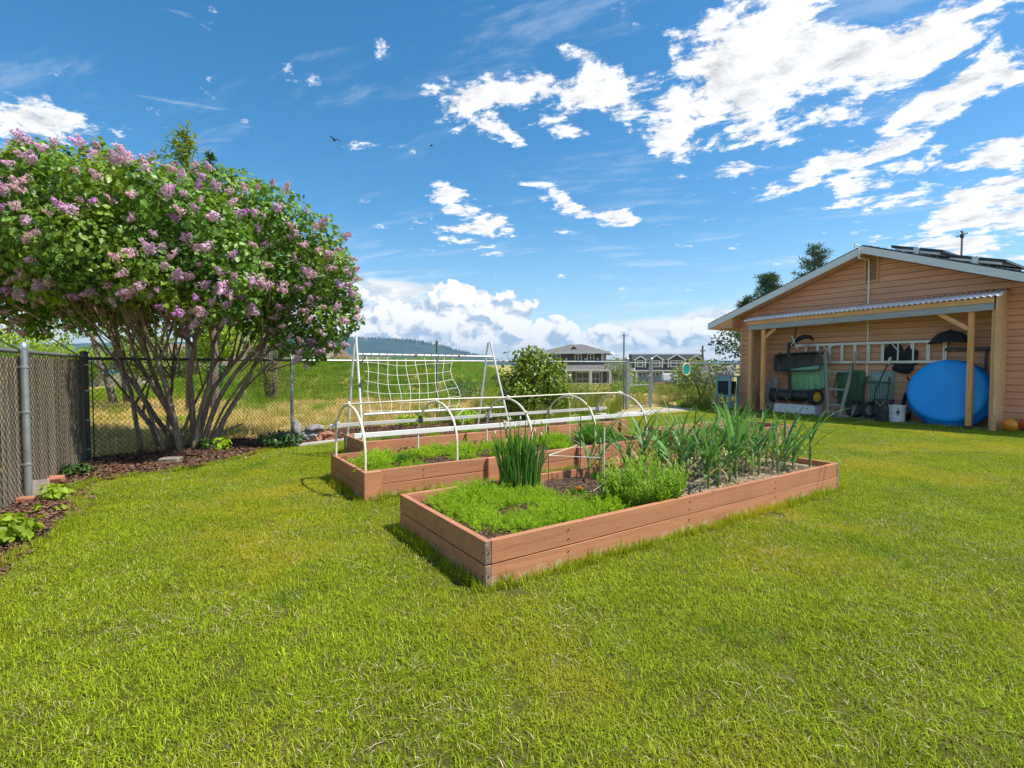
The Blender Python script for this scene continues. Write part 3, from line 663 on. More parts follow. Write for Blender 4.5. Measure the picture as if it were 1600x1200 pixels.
mb = MB(); p = pl(0.06, -.02); mb.tube([(0, 0, -0.25), (0, 0, 1.44)], 0.044, 12); mb.sphere((0, 0, 1.455), (.05, .05, .035), 10, 6)
obj('corner_post', mb, M_darksteel, pf, auto=True)
for z in (0.15, 0.55, 0.95, 1.3): band(pf, 0, 0, z, 0.044)

# chain link fence across the back
bf = thing('chain_link_fence', 'long see-through chain link fence along the back of the garden behind the beds', 'fence', c0[0], c0[1])
def bl(u, v): return (u-c0[0], v-c0[1])
posts = [(1.92, 10.47), (4.97, 10.47), (8.0, 10.47), (10.98, 10.47)]
pts = [c0] + posts
for i, (a, b) in enumerate(zip(pts[:-1], pts[1:])):
    Vc, Fc = chain((bl(*a), bl(*b)), 1.38, 0.072 if i < 2 else 0.085, 0.0036 if i < 2 else 0.0026, 0.0)
    o = obj('chain_link_mesh', np_mesh('chain_link_mesh', Vc, Fc, M_wire if i < 2 else M_wire_lt), None, bf); tag(o, kind='stuff')
    mb = MB(); mb.tube([(*bl(*a), 1.385), (*bl(*b), 1.385)], 0.021, 8); obj('top_rail', mb, M_wire if i < 1 else M_galv, bf, auto=True)
for (u, v), hh, mm in zip(posts, (1.40, 1.82, 1.40, 1.47), (M_galv, M_wire_lt, M_galv, M_galv)):
    fence_post(bf, *bl(u, v), hh, 0.030 if hh != 1.47 else 0.055, mm)
mb = MB(); mb.tube([(0.075, 0.03, -0.2), (0.075, 0.03, 1.42)], 0.008, 6); obj('tension_bar', mb, M_darksteel, bf)
gate = thing('chain_link_gate', 'narrow galvanised chain link gate between two posts at the end of the path', 'gate', 11.06, 10.47)
mb = MB(); W = 0.86
for p, q in (((0, .0, .06), (0, 0, 1.36)), ((W, 0, .06), (W, 0, 1.36)), ((0, 0, .08), (W, 0, .08)), ((0, 0, 1.36), (W, 0, 1.36)), ((0, 0, .70), (W, 0, .70))): mb.tube([p, q], 0.017, 8)
obj('gate_frame', mb, M_galv, gate, auto=True)
Vc, Fc = chain(((0.0, 0.0), (W, 0.0)), 1.26, 0.085, 0.0018, 0.09)
o = obj('chain_link_mesh', np_mesh('chain_link_mesh', Vc, Fc, M_wire_lt), None, gate); tag(o, kind='stuff')
mb = MB(); mb.box(W-.06, W+.05, -.02, .02, .92, .98); mb.tube([(W-.03, -.03, .95), (W+.05, -.05, 1.02)], .012, 6); obj('latch', mb, M_galv, gate)
for z in (.25, 1.15):
    mb = MB(); mb.tube([(-.045, 0, z), (-.045, 0, z+.09)], .018, 8); mb.box(-.05, .01, -.012, .012, z+.03, z+.06); obj('hinge', mb, M_galv, gate)
rf = thing('chain_link_fence', 'short run of galvanised chain link fence from the gate to the tan garage wall', 'fence', 12.0, 10.47)
fence_post(rf, 0, 0, 1.47, 0.05, M_galv); fence_post(rf, 2.81, 0, 1.36, 0.03, M_galv)
for a, b in ((0, 2.81), (2.81, 5.4)):
    Vc, Fc = chain(((a, 0), (b, 0)), 1.33, 0.085, 0.002, 0.0)
    o = obj('chain_link_mesh', np_mesh('chain_link_mesh', Vc, Fc, M_wire_lt), None, rf); tag(o, kind='stuff')
    mb = MB(); mb.tube([(a, 0, 1.345), (b, 0, 1.345)], 0.020, 8); obj('top_rail', mb, M_galv, rf, auto=True)
tp = thing('metal_pole', 'thin dark pole rising above the gate post', 'pole', 10.98, 10.60)
mb = MB(); mb.tube([(0, 0, 0), (0, 0, 2.14)], 0.022, 8); obj('shaft', mb, M_wire_lt, tp, auto=True)
mb = MB(); mb.sphere((0, 0, 2.15), .03, 8, 6); obj('pole_cap', mb, M_darksteel, tp)

disc = thing('garden_disc', 'round teal disc with a beige rope rim hanging on the fence beside the gate', 'ornament', 13.57, 10.42, 1.155)
RX = Matrix.Rotation(math.pi/2, 4, 'X')
mb = MB(); mb.lathe([(.165, -.010), (.165, .010)], 28, RX); obj('disc_face', mb, M_teal, disc, auto=True)
ring = [(0.185*math.cos(a), 0, 0.185*math.sin(a)) for a in np.linspace(0, 2*math.pi, 33)]
mb = MB(); mb.tube(ring, .022, 8, cap=False); obj('rope_rim', mb, M_rope, disc, smooth=True)
for a in (0.9, 2.2):
    mb = MB(); mb.tube([(.2*math.cos(a), 0, .2*math.sin(a)), (.24*math.cos(a), 0, .26*math.sin(a)+.02)], .016, 6); obj('knot', mb, M_rope, disc)

# concrete strip edging the mulch
mb = MB(); mb.box(0, 0.9, -.05, .05, 0, .045); e1 = obj('edging_strip', mb, M_concrete, bevel=.008)
e1.location = (*xy(1.62, 8.60), 0); e1.rotation_euler = (0, 0, PHI+.26); tag(e1, 'pale concrete edging strip between lawn and mulch left of the beds', 'edging')
mb = MB(); mb.box(0, 5.2, -.05, .05, 0, .045); e2 = obj('edging_strip', mb, M_concrete, bevel=.008)
e2.location = (*xy(2.52, 8.80), 0); e2.rotation_euler = (0, 0, PHI); tag(e2, 'long pale concrete edging strip running behind the trellis bed', 'edging')

# ------------------------------------------------------------------ garden building (tan, lap siding) on the right
# local frame of the building: x = u-14 (away from the yard), y = v-5.5 (along the gable wall, left positive)
gar = thing('garage', 'tan lap sided garage with a low gable facing the lawn', 'building', 14.0, 5.5)
VL, VR = 3.33, -3.33; RIDGE = 4.07; SL = (4.07-2.53)/4.1; DEEP = 6.5; OH = 0.45
def roofz(y): return RIDGE - abs(y)*SL
exp_ = 0.138; nb = int((RIDGE-0.18)/exp_)
mb = MB(); mb.box(0.02, DEEP, VR+.02, VL-.02, -0.15, 2.5); mb.prism([(0.021, VR+.021, 2.499), (0.021, VL-.021, 2.499), (0.021, VL-.021, roofz(VL)-.03), (0.021, 0, RIDGE-.03), (0.021, VR+.021, roofz(VL)-.03)], (DEEP-.02, 0, 0))
obj('wall', mb, M_siding, gar)
for i in range(nb+1):
    z0 = -0.06 + i*exp_; z1 = z0+exp_-0.011; 
    top = min(z1, RIDGE-.16)
    def half(z): return min(VL, max(0.0, (RIDGE-0.17-z)/SL))
    h0, h1 = half(z0), half(top)
    if h0 < 0.15: break
    cuts = [-h0] + ([rnd.uniform(-1.6, 1.6)] if h0 > 2 else []) + [h0]
    for a, b in zip(cuts[:-1], cuts[1:]):
        a0 = a if a != -h0 else -h0; b0 = b-0.002 if b != h0 else h0
        a1 = a if a != -h0 else -h1; b1 = b-0.002 if b != h0 else h1
        mb = MB(); mb.add([(-.034, a0, z0), (-.034, b0, z0), (.018, b0, z0), (.018, a0, z0), (-.022, a1, top), (-.022, b1, top), (.018, b1, top), (.018, a1, top)],
                          [(0,3,2,1),(4,5,6,7),(0,1,5,4),(1,2,6,5),(2,3,7,6),(3,0,4,7)])
        obj('siding_board', mb, M_siding, gar)
for i in range(18):       # right hand wall boards
    z0 = -0.06+i*exp_; mb = MB(); mb.box(0.02, DEEP, VR-.016, VR+.018, z0, z0+exp_-.008); obj('siding_board', mb, M_siding, gar)
for s_, yy in ((1, VL), (-1, VR)):
    mb = MB(); mb.box(-.040, .02, yy-(.075 if s_ > 0 else .004), yy+(.004 if s_ > 0 else .075), -.1, 2.62); obj('corner_trim', mb, M_siding, gar)
for s_ in (1, -1):
    ye = 4.12*s_; ze = roofz(ye)
    mb = MB(); mb.prism([(-OH, 0, RIDGE+.005), (-OH, ye, ze+.005), (-OH, ye, ze+.03), (-OH, 0, RIDGE+.035)], (DEEP+OH+.3, 0, 0)); rf_ = obj('roof', mb, M_shingle, gar)
    mb = MB()
    for q in range(1, 30):
        yy = ye*(q/30); mb.box(-OH, DEEP+.3, min(yy, yy+.012*s_), max(yy, yy+.012*s_), roofz(yy)+.028, roofz(yy)+.043)
    t_ = obj('shingle_courses', mb, M_shingle, rf_); tag(t_, kind='stuff')
    mb = MB(); mb.prism([(-OH-.03, 0, RIDGE), (-OH-.03, ye, ze), (-OH-.03, ye, ze-.165), (-OH-.03, 0, RIDGE-.165)], (.028, 0, 0)); obj('fascia_board', mb, M_fascia, gar)
    mb = MB(); mb.prism([(-OH, 0, RIDGE-.155), (-OH, ye, ze-.155), (-OH, ye, ze-.14), (-OH, 0, RIDGE-.14)], (OH-.03, 0, 0)); obj('soffit', mb, M_soffit, gar)
    mb = MB(); yw = VL*s_; mb.prism([(-OH, yw, ze-.16), (-OH, ye, ze-.16), (-OH, ye, ze-.14), (-OH, yw, roofz(yw)-.14)], (DEEP+OH, 0, 0)); obj('eave_soffit', mb, M_soffit, gar)
    mb = MB(); mb.box(-OH, DEEP+.3, min(ye, ye+.025*s_), max(ye, ye+.025*s_), ze-.15, ze+.02); obj('eave_fascia', mb, M_fascia, gar)
# gable vent with louvres, beside the white conduit
mb = MB(); 
for a, b, c, d in ((-.03, .27, 0, .035), (-.03, .27, .565, .60), (-.03, .005, .035, .565), (.235, .27, .035, .565)): mb.box(-.062, -.010, a, b, c, d)
vent = obj('gable_vent', mb, M_siding, gar, loc=(0, -.14, 3.27))
mb = MB(); mb.box(-.040, -.012, .005, .235, .035, .565); obj('painted_vent_shade', mb, M_dark, vent)  # dark panel paints the shade in the gaps between the louvres
for i in range(13):
    mb = MB(); z = .045+i*.04; mb.bar((-.050, .006, z+.010), (-.050, .234, z+.010), .006, .022, up=(-.9, 0, 1)); obj('louvre', mb, M_siding, vent)
mb = MB(); mb.tube([(-.75+.02, .06, 4.02), (-.75+.02, .06, 4.09), (-.60, .06, 4.09)], .017, 8)
mb.tube([(-.515, .06, 4.085), (-.515, .06, 3.80), (-.085, .02, 3.80), (-.07, .02, 3.2), (-.07, .02, 2.74)], .018, 8); obj('conduit', mb, M_pipe, gar, auto=True)
mb = MB(); mb.tube([(-.045, .02, 2.62), (-.045, .02, 1.02)], .018, 8); obj('conduit', mb, M_pipe, gar, auto=True)
mb = MB(); mb.tube([(-.045, .02, 3.12), (-.045, .02, 3.18)], .026, 8); obj('conduit_clamp', mb, M_pipe, gar, auto=True)

# solar panels on the right slope
def panel(y0, label):
    t_ = thing('solar_panel', label, 'solar panel', at=(0, 0)); t_.location = (*xy(14.0+.1, 5.5+y0), roofz(y0)+.12); t_.rotation_euler = (0, 0, PHI)
    th = math.atan(SL)*0.80; c_, s_ = math.cos(th), -math.sin(th)
    R = lambda x, y, z: (x, -(y*c_) , y*s_+z)
    mb = MB(); n = 8
    P = [R(-.35, 0, 0), R(1.25, 0, 0), R(1.25, .96, 0), R(-.35, .96, 0)]; mb.prism(P, (0, 0, .012)); obj('cell_sheet', mb, M_solar, t_)
    mb = MB()
    for a, b in zip(P, P[1:]+P[:1]): mb.bar(a, b, .035, .045)
    obj('panel_frame', mb, M_blackpl, t_)
    mb = MB()
    for k_ in range(1, 10): mb.bar(R(-.35+.16*k_, .02, .013), R(-.35+.16*k_, .94, .013), .004, .002)
    for k_ in range(1, 6): mb.bar(R(-.34, .16*k_, .013), R(1.24, .16*k_, .013), .004, .002)
    obj('cell_lines', mb, M_alu, t_)
    mb = MB(); mb.box(-.37, -.30, -.52, -.42, -.19-.1, -.12); mb.tube([(-.36, -.44, -.17), (-.36, -.50, -.10), (-.36, -.54, -.17)], .012, 6); obj('rail_clamp', mb, M_alu, t_)
    mb = MB(); mb.bar(R(-.30, .05, -.06), R(-.30, .9, -.06), .04, .04); mb.bar(R(1.1, .05, -.06), R(1.1, .9, -.06), .04, .04); obj('mounting_rail', mb, M_alu, t_)
panel(-0.50, 'black solar panel nearest the roof ridge'); panel(-1.50, 'black solar panel lower on the roof slope, right of the one at the ridge')
mast = thing('roof_antenna', 'slim antenna mast with short cross arms standing on the garage roof', 'antenna', 15.2, 4.15, roofz(-1.35)-.05)
mb = MB(); mb.tube([(0, 0, 0), (0, 0, .86)], .02, 8); obj('mast', mb, M_wire_lt, mast, auto=True)
mb = MB(); mb.tube([(0, -.1, .80), (0, .11, .74)], .012, 6); mb.tube([(-.1, 0, .84), (.1, 0, .84)], .012, 6); mb.box(-.03, .03, -.03, .03, .70, .78); obj('cross_arms', mb, M_darksteel, mast)

# ---- lean-to store against the gable wall
lt = thing('lean_to_shelter', 'open lean-to of fresh lumber with white corrugated roof against the garage wall', 'shelter', 13.3, 8.2)
# local x = u-13.3, y = v-8.2 (right is negative)
YR = -5.15
def zb(y): return 2.25 + 0.12*(y/YR)          # underside of the beam runs slightly uphill to the right
def beam(name, x0, x1, ya, yb, dz0, dz1, m_):
    mb = MB(); mb.add([(x0, ya, zb(ya)+dz0), (x1, ya, zb(ya)+dz0), (x1, yb, zb(yb)+dz0), (x0, yb, zb(yb)+dz0), (x0, ya, zb(ya)+dz1), (x1, ya, zb(ya)+dz1), (x1, yb, zb(yb)+dz1), (x0, yb, zb(yb)+dz1)],
                      [(0,1,2,3),(7,6,5,4),(0,4,5,1),(1,5,6,2),(2,6,7,3),(3,7,4,0)])
    return obj(name, mb, m_, lt, bevel=.003)
beam('beam', 0, .045, -.02, YR+.06, 0, .135, M_greybeam)
beam('fascia_board', -.012, .035, .02, YR+.06, .138, .245, M_lumber)
for i in range(12):
    y = -.1-i*.45; 
    if y > YR: 
        mb = MB(); mb.bar((.05, y, zb(y)+.19), (.68, y, zb(y)+.36), .038, .085); obj('rafter', mb, M_lumber, lt)
# corrugated sheets
pitch_c = 0.098; ny = int((.10-YR+.02)/pitch_c*8); nsheet = 6; per = ny//nsheet+1
for s_ in range(nsheet):
    V = []; F = []
    js = range(s_*per, min(ny, (s_+1)*per)+1)
    for j in js:
        y = .08 - j*pitch_c/8; wv = .017*math.cos(2*math.pi*j/8)
        for x, zz in ((-.075, .232), (.30, .33), (.68, .43)): V.append((x, y, zb(y)+zz+wv+.018+.002*(s_ % 2)))
    m_ = len(V)//3
    for j in range(m_-1):
        for q in range(2): F.append((j*3+q, j*3+q+1, (j+1)*3+q+1, (j+1)*3+q))
    o = obj('corrugated_sheet', np_mesh('corrugated_sheet', V, F, M_corr, True), None, lt); md = o.modifiers.new('solid', 'SOLIDIFY'); md.thickness = .004
def post(y, h):
    mb = MB(); mb.box(.05, .145, y-.048, y+.048, -.02, h); o = obj('post', mb, M_post, lt, bevel=.004)
    mb = MB(); mb.box(.044, .151, y-.054, y+.054, -.02, .07); obj('post_base', mb, M_blackpl, o)
post(-.41, zb(-.41)+.13); post(-4.74, zb(-4.74)+.13)
mb = MB(); mb.bar((.09, -.44, 2.02), (.09, -.74, zb(-.74)+.01), .045, .085); obj('brace', mb, M_lumber, lt, bevel=.003)
mb = MB(); mb.bar((.09, -4.70, 2.02), (.09, -4.22, zb(-4.22)+.01), .045, .085); obj('brace', mb, M_lumber, lt, bevel=.003)
def endwall(y, th, zf, zr, x0, x1, m_, nm):
    mb = MB(); mb.prism([(x0, y-th/2, -.02), (x1, y-th/2, -.02), (x1, y-th/2, zr), (x0, y-th/2, zf)], (0, th, 0)); return obj(nm, mb, m_, lt, bevel=.002)
endwall(0.0, .02, 2.46, 2.62, .06, .675, M_ply, 'plywood_panel')
mb = MB(); mb.box(.02, .11, -.10, -.012, -.02, zb(-.05)); obj('corner_stud', mb, M_lumber, lt, bevel=.003)
endwall(YR+.02, .022, 2.62, 2.83, -.01, .675, M_ply, 'plywood_panel')
mb = MB(); mb.box(.05, .11, YR+.04, YR+.10, -.02, 2.38); obj('corner_stud', mb, M_lumber, lt, bevel=.003)
mb = MB(); mb.box(-.03, -.012, YR-.03, YR+.045, -.02, .34); obj('scrap_board', mb, M_lumber, lt)

# ------------------------------------------------------------------ things kept under the lean-to (local x away from yard, y left)
def rim_tub(mb, x0, x1, y0, y1, z0, z1, taper, th=.02, axis='z'):
    pass
def open_tub(name, L, W, D, taper, m_, parent, M, lip=.03):
    """trapezoid tray; open side up (+z) before matrix M"""
    mb = MB(); th = .012
    def ring(f, z, ins=0.0, r=.10):
        a, b = L/2*f-ins, W/2*f-ins; pts = []
        for cx, cy, a0 in ((a-r, b-r, 0), (-a+r, b-r, 90), (-a+r, -b+r, 180), (a-r, -b+r, 270)):
            for k_ in range(4):
                an = math.radians(a0+k_*30); pts.append((cx+r*math.cos(an), cy+r*math.sin(an), z))
        return pts
    rings = [ring(taper*.9, 0), ring(taper, .02), ring(1, D), ring(1+lip*2/L, D), ring(1+lip*2/L, D+.015), ring(1, D+.015, th), ring(taper, .03, th), ring(taper*.9, .015, th)]
    n = 16; vs = [tuple(M @ Vector(p)) for rg in rings for p in rg]; fs = []
    for i in range(len(rings)-1):
        for k_ in range(n): fs.append((i*n+k_, i*n+(k_+1) % n, (i+1)*n+(k_+1) % n, (i+1)*n+k_))
    fs.append(tuple(range(n-1, -1, -1))); fs.append(tuple((len(rings)-1)*n+k_ for k_ in range(n)))
    mb.add(vs, fs); return obj(name, mb, m_, parent, auto=True)
def RotM(axis, deg): return Matrix.Rotation(math.radians(deg), 4, axis)
def T(x, y, z): return Matrix.Translation((x, y, z))
def wheel(parent, c, r, w, tyre_m, rim_m, axis='Y', name='wheel', yaw=0.0, spokes=0):
    R = RotM('Z', yaw) @ RotM('X', 90)
    M = T(*c) @ R; mb = MB()
    prof = [(r*.60, -w*.42), (r*.86, -w*.5), (r*.97, -w*.38), (r, -w*.15), (r, w*.15), (r*.97, w*.38), (r*.86, w*.5), (r*.60, w*.42), (r*.60, -w*.42)]
    mb.lathe(prof, 24, M, cap=False); ty = obj(name, mb, tyre_m, parent, auto=True)
    mb = MB()
    if spokes:
        for k_ in range(spokes):
            a = 2*math.pi*k_/spokes; mb.tube([tuple(M @ Vector((0, 0, w*.3*(1 if k_ % 2 else -1)))), tuple(M @ Vector((r*.62*math.cos(a), r*.62*math.sin(a), 0)))], r*.012, 5)
        mb.lathe([(.02, -w*.5), (.03, 0), (.02, w*.5)], 10, M)
    else:
        mb.lathe([(r*.61, -w*.30), (r*.45, -w*.12), (r*.18, -w*.15), (r*.16, -w*.5), (r*.05, -w*.52)], 20, M); mb.lathe([(r*.05, w*.52), (r*.16, w*.5), (r*.18, w*.15), (r*.45, w*.12), (r*.61, w*.30)], 20, M)
    obj('rim', mb, rim_m, ty, auto=True); return ty

# lawn sweeper: black drum with two wheels and an upright tow bar, standing on the foam box
sw = thing('lawn_sweeper', 'black lawn sweeper with yellow hubs and upright tow bar on a white foam box', 'lawn sweeper', 13.62, 7.05, .30)
mb = MB(); mb.lathe([(.10, -.44), (.135, -.42), (.135, .42), (.10, .44)], 18, T(.06, 0, .20) @ RotM('X', 90)); mb.box(-.10, .16, -.44, .44, .16, .26); obj('drum_housing', mb, M_blackpl, sw, auto=True)
mb = MB()
for y in np.linspace(-.38, .38, 12): mb.bar((-.09, y, .13), (-.02, y, .05), .045, .02)
obj('brush', mb, M_rubber, sw)
wheel(sw, (-.06, -.56, .19), .20, .14, M_rubber, M_yellow, yaw=-25); wheel(sw, (-.04, .56, .19), .19, .12, M_rubber, M_yellow, yaw=15)
mb = MB(); mb.bar((-.10, .06, .2), (-.16, .10, 1.58), .085, .05); mb.box(-.18, -.05, .0, .16, .10, .24); obj('tow_bar', mb, M_blackpl, sw, bevel=.006)
mb = MB(); mb.tube([(-.15, .10, 1.45), (-.10, -.05, 1.62), (-.06, -.22, 1.72), (-.04, -.38, 1.71), (-.04, -.46, 1.63)], [.045, .06, .065, .05, .025], 8); obj('hitch_cover', mb, M_cloth, sw, smooth=True)
hk = thing('hanging_strap', 'dark strap with white cord hanging from the lean-to beam above the black tub', 'strap', 13.45, 7.0, 1.78)
mb = MB(); mb.tube([(0, -.06, .62), (-.01, -.04, .36), (-.02, 0, .12), (-.03, .03, 0)], .016, 6); obj('strap_band', mb, M_rubber, hk)
mb = MB(); mb.tube([(-.03, .05, .26), (-.04, -.06, .02), (-.05, -.12, -.08)], .008, 5); mb.tube([(-.03, -.04, .2), (-.05, .06, .0)], .008, 5); obj('cord', mb, M_white, hk)
# black tub hung with its open side to the lawn
tb = thing('black_tub', 'dusty black cart tub hung on its side with the hollow facing out', 'tub', 13.70, 7.02, 1.37)
open_tub('tray', 1.16, .48, .26, .86, M_blacktub, tb, T(.18, 0, 0) @ RotM('X', -3) @ RotM('Y', -90) @ RotM('Z', 90))
mb = MB()
for s_ in (-1, 1): mb.tube([(.0, .54*s_, .2), (.12, .56*s_, .26), (.26, .5*s_, .2)], .016, 6)
obj('side_handle', mb, M_blackpl, tb, auto=True)
# mint green tub behind it
mt = thing('mint_green_tub', 'pale mint green ribbed plastic tub standing on end behind the sweeper', 'tub', 13.83, 6.86, .93)
o = open_tub('tray', .98, .66, .20, .9, M_mint, mt, T(-.06, 0, 0) @ RotM('X', -8) @ RotM('Y', 86) @ RotM('Z', 90))
mb = MB()
for y in np.linspace(-.36, .36, 6): mb.bar((-.075, y, -.27), (-.07, y, .27), .03, .022, up=(1, 0, 0))
obj('rib', mb, M_mint, o)
# foam box with red lid
fb = thing('foam_box', 'white foam box with a dusty red lid under the lawn sweeper', 'box', 13.52, 7.02, .03)
mb = MB(); mb.box(0, .42, -.52, .52, 0, .235); o = obj('box_body', mb, M_foam, fb, bevel=.012)
mb = MB(); mb.box(.01, .40, -.47, .47, .237, .272); obj('lid', mb, M_redlid, fb, bevel=.006)
for y in (-.34, .0, .34):
    mb = MB(); mb.lathe([(.012, -.004), (.016, .004)], 10, T(-.003, y, .15) @ RotM('Y', 90)); obj('hole_plug', mb, M_dark, fb)
# clear plastic bag in the corner
bg_ = thing('plastic_bag', 'crumpled clear plastic bag slumped in the left corner of the lean-to', 'bag', 13.72, 7.78, .03)
bm = bmesh = None
import bmesh as bmesh
def lump(name, r, m_, parent=None, seed=0, sub=3, amp=.25, freq=2.2, flat=None):
    bm = bmesh.new(); bmesh.ops.create_icosphere(bm, subdivisions=sub, radius=1.0)
    from mathutils import noise as mn
    for v in bm.verts:
        q = v.co*freq + Vector((seed*3.7, seed*1.3, -seed*2.1)); k_ = 1+amp*(mn.noise(q)+.5*mn.noise(q*2.3)); v.co = Vector((v.co.x*r[0]*k_, v.co.y*r[1]*k_, v.co.z*r[2]*k_))
    me = bpy.data.meshes.new(name); bm.to_mesh(me); bm.free(); me.materials.append(m_)
    o = bpy.data.objects.new(name, me); COL.objects.link(o)
    if parent: o.parent = parent
    return o
o = lump('bag_body', (.17, .26, .42), M_bag, bg_, 3, 3, .4, 2.5); o.location = (0, 0, .38)
o = lump('bag_neck', (.07, .10, .16), M_bag, bg_, 5, 2, .5, 3.0); o.location = (.02, -.10, .80)

# grey-green wooden A-frame steps
af = thing('wooden_trestle', 'weathered grey green wooden A-frame trestle leaning in front of the dark green barrow', 'trestle', 13.48, 6.03, .02)
mb = MB(); mb.bar((0, .13, 0), (.16, .30, 1.60), .05, .07); obj('leg', mb, M_barnwood, af, bevel=.004)
mb = MB(); mb.bar((0, -.13, 0), (.18, -.40, 1.60), .05, .07); obj('leg', mb, M_barnwood, af, bevel=.004)
for z, a, b in ((.30, .12, -.16), (.68, .17, -.22), (1.12, .34, -.27)):
    mb = MB(); mb.bar((.02+z*.1, a, z), (.02+z*.1, b, z), .03, .045); obj('rung', mb, M_barnwood, af, bevel=.003)

def barrow(label, u, v, m_, band_m, scale, wheel_off, lean, L=1.0, W=.60):
    b = thing('wheelbarrow', label, 'wheelbarrow', u, v, .03)
    b.scale = (scale,)*3
    o = open_tub('tray', L, W, .26, .72, m_, b, T(.20, 0, .62) @ RotM('X', lean) @ RotM('Y', 84) @ RotM('Z', 0))
    mb = MB()
    if band_m:
        for z in (.36, .86): mb.bar((.125, -W/2*.80, z), (.125, W/2*.80, z), .03, .05, up=(0, 0, 1))
        obj('tray_band', mb, band_m, o)
        mb = MB()
        for y in np.linspace(-W*.30, W*.30, 9): mb.bar((.128, y, .40), (.128, y, .82), .018, .02, up=(1, 0, 0))
        obj('tray_rib', mb, m_, o)
    wheel(b, wheel_off, .20, .09, M_rubber, M_galv, yaw=-35)
    mb = MB()
    for s_ in (-1, 1): mb.tube([(.10, .22*s_, 1.0), (.02, .24*s_, .72), (-.05, .24*s_, .5), (wheel_off[0], wheel_off[1]+.06*s_, wheel_off[2])], .016, 6)
    obj('handle_tube', mb, M_darksteel, b, auto=True)
    mb = MB(); mb.tube([(.02, .24, .36), (-.14, .20, .05), (-.14, -.20, .03), (.02, -.24, .36)], .013, 6); obj('stand', mb, M_galv, b, auto=True)
    return b
barrow('dark green wheelbarrow tipped up against the wall behind the wooden trestle', 13.66, 5.86, M_dkgreen, None, 1.05, (-.02, -.22, .20), 0, 1.02, .74)
barrow('pale grey green wheelbarrow with teal bands tipped up against the wall', 13.66, 5.20, M_palegreen, M_tealband, 1.0, (-.17, .06, .22), 0, 1.10, .60)
# hoe and rake leaning
hoe = thing('long_handled_tool', 'black handled garden tool with a yellow grip standing between the two barrows', 'garden tool', 13.50, 5.66, .03)
mb = MB(); mb.tube([(0, 0, 0), (.10, .02, 1.32)], .014, 7); obj('shaft', mb, M_blackpl, hoe, auto=True)
mb = MB(); mb.tube([(.10, .02, 1.32), (.112, .022, 1.47)], [.017, .013], 7); obj('grip', mb, M_lumber, hoe, auto=True)
sh_ = thing('long_handled_tool', 'black curved tool handle with a cream grip leaning in front of the pale barrow', 'garden tool', 13.50, 5.14, .05)
mb = MB(); mb.tube([(0, 0, 0), (-.02, .02, .6), (.03, -.08, .95), (.06, -.20, 1.28)], .017, 7); obj('shaft', mb, M_blackpl, sh_, auto=True)
mb = MB(); mb.tube([(.06, -.20, 1.28), (.07, -.24, 1.42)], .024, 7); obj('grip', mb, M_pvc, sh_, auto=True)
# buckets
bk = thing('black_bucket', 'black plastic bucket with a folded rim beside the white bucket', 'bucket', 13.50, 4.99, .03)
mb = MB(); mb.lathe([(.155, 0), (.19, .44), (.205, .44), (.205, .475), (.185, .475), (.15, .02)], 20, None, cap=True); obj('bucket_body', mb, M_blackpl, bk, auto=True)
mb = MB(); mb.tube([(-.19, -.09, .45), (-.215, -.02, .34), (-.19, .09, .45)], .007, 5); obj('handle', mb, M_galv, bk)
wb = thing('white_bucket', 'white plastic pail with a small dark printed emblem left of the blue cover', 'bucket', 13.50, 4.72, .03)
mb = MB(); mb.lathe([(.145, 0), (.148, .10), (.158, .105), (.158, .12), (.150, .125), (.165, .34), (.178, .345), (.178, .375), (.172, .38), (.162, .38), (.14, .02)], 24); obj('pail_body', mb, M_bucket, wb, auto=True)
mb = MB()
def on_pail(a, z): r = .1525+.0605*(z-.10); return (-r*math.cos(a), -r*math.sin(a), z)
a0 = .42
for (p0, p1, z0, z1) in ((-.16, .16, .295, .302), (-.13, .13, .278, .284), (-.15, .15, .148, .154), (-.10, .10, .162, .168)):
    n = 6; vs = [on_pail(a0+p0+(p1-p0)*i/n, z) for z in (z0, z1) for i in range(n+1)]; mb.add(vs, [(i, i+1, n+2+i, n+1+i) for i in range(n)])
for cx, cz, r in ((0, .22, .030), (-.10, .235, .018), (.11, .205, .02), (.04, .25, .016), (-.05, .19, .016)):
    vs = [on_pail(a0+cx+r*6.2*math.cos(t_), cz+r*math.sin(t_)) for t_ in np.linspace(0, 6.28, 9)[:-1]]; mb.add(vs, [tuple(range(8))])
obj('printed_emblem', mb, M_dark, wb)
mb = MB(); mb.tube([(-.02, -.18, .35), (-.15, -.10, .22), (-.155, .05, .19), (-.02, .18, .35)], .004, 5); obj('handle', mb, M_galv, wb)
# bicycle behind the cover
bc = thing('bicycle', 'dark bicycle mostly hidden behind the blue cover with its front wheel showing', 'bicycle', 13.84, 4.42, .03)
wheel(bc, (0, .22, .34), .34, .05, M_rubber, M_galv, yaw=90-90, spokes=20); wheel(bc, (0, -.82, .34), .34, .05, M_rubber, M_galv, spokes=20)
mb = MB()
for p, q in (((0, .22, .34), (0, .08, .80)), ((0, .12, .70), (0, -.35, .30)), ((0, .10, .76), (0, -.48, .78)), ((0, -.35, .30), (0, -.50, .84)), ((0, -.35, .30), (0, -.82, .34)), ((0, -.48, .74), (0, -.82, .34))): mb.tube([p, q], .017, 7)
obj('frame', mb, M_darksteel, bc, auto=True)
mb = MB(); mb.tube([(-.26, .10, .95), (-.1, .14, .90), (0, .06, .88), (.1, .14, .90)], .013, 6); mb.tube([(-.27, .12, .93), (-.20, .18, .99)], .02, 6); obj('handlebar', mb, M_blackpl, bc, auto=True)
mb = MB(); mb.sphere((0, -.51, .86), (.06, .13, .035), 10, 6); obj('saddle', mb, M_blackpl, bc, smooth=True)
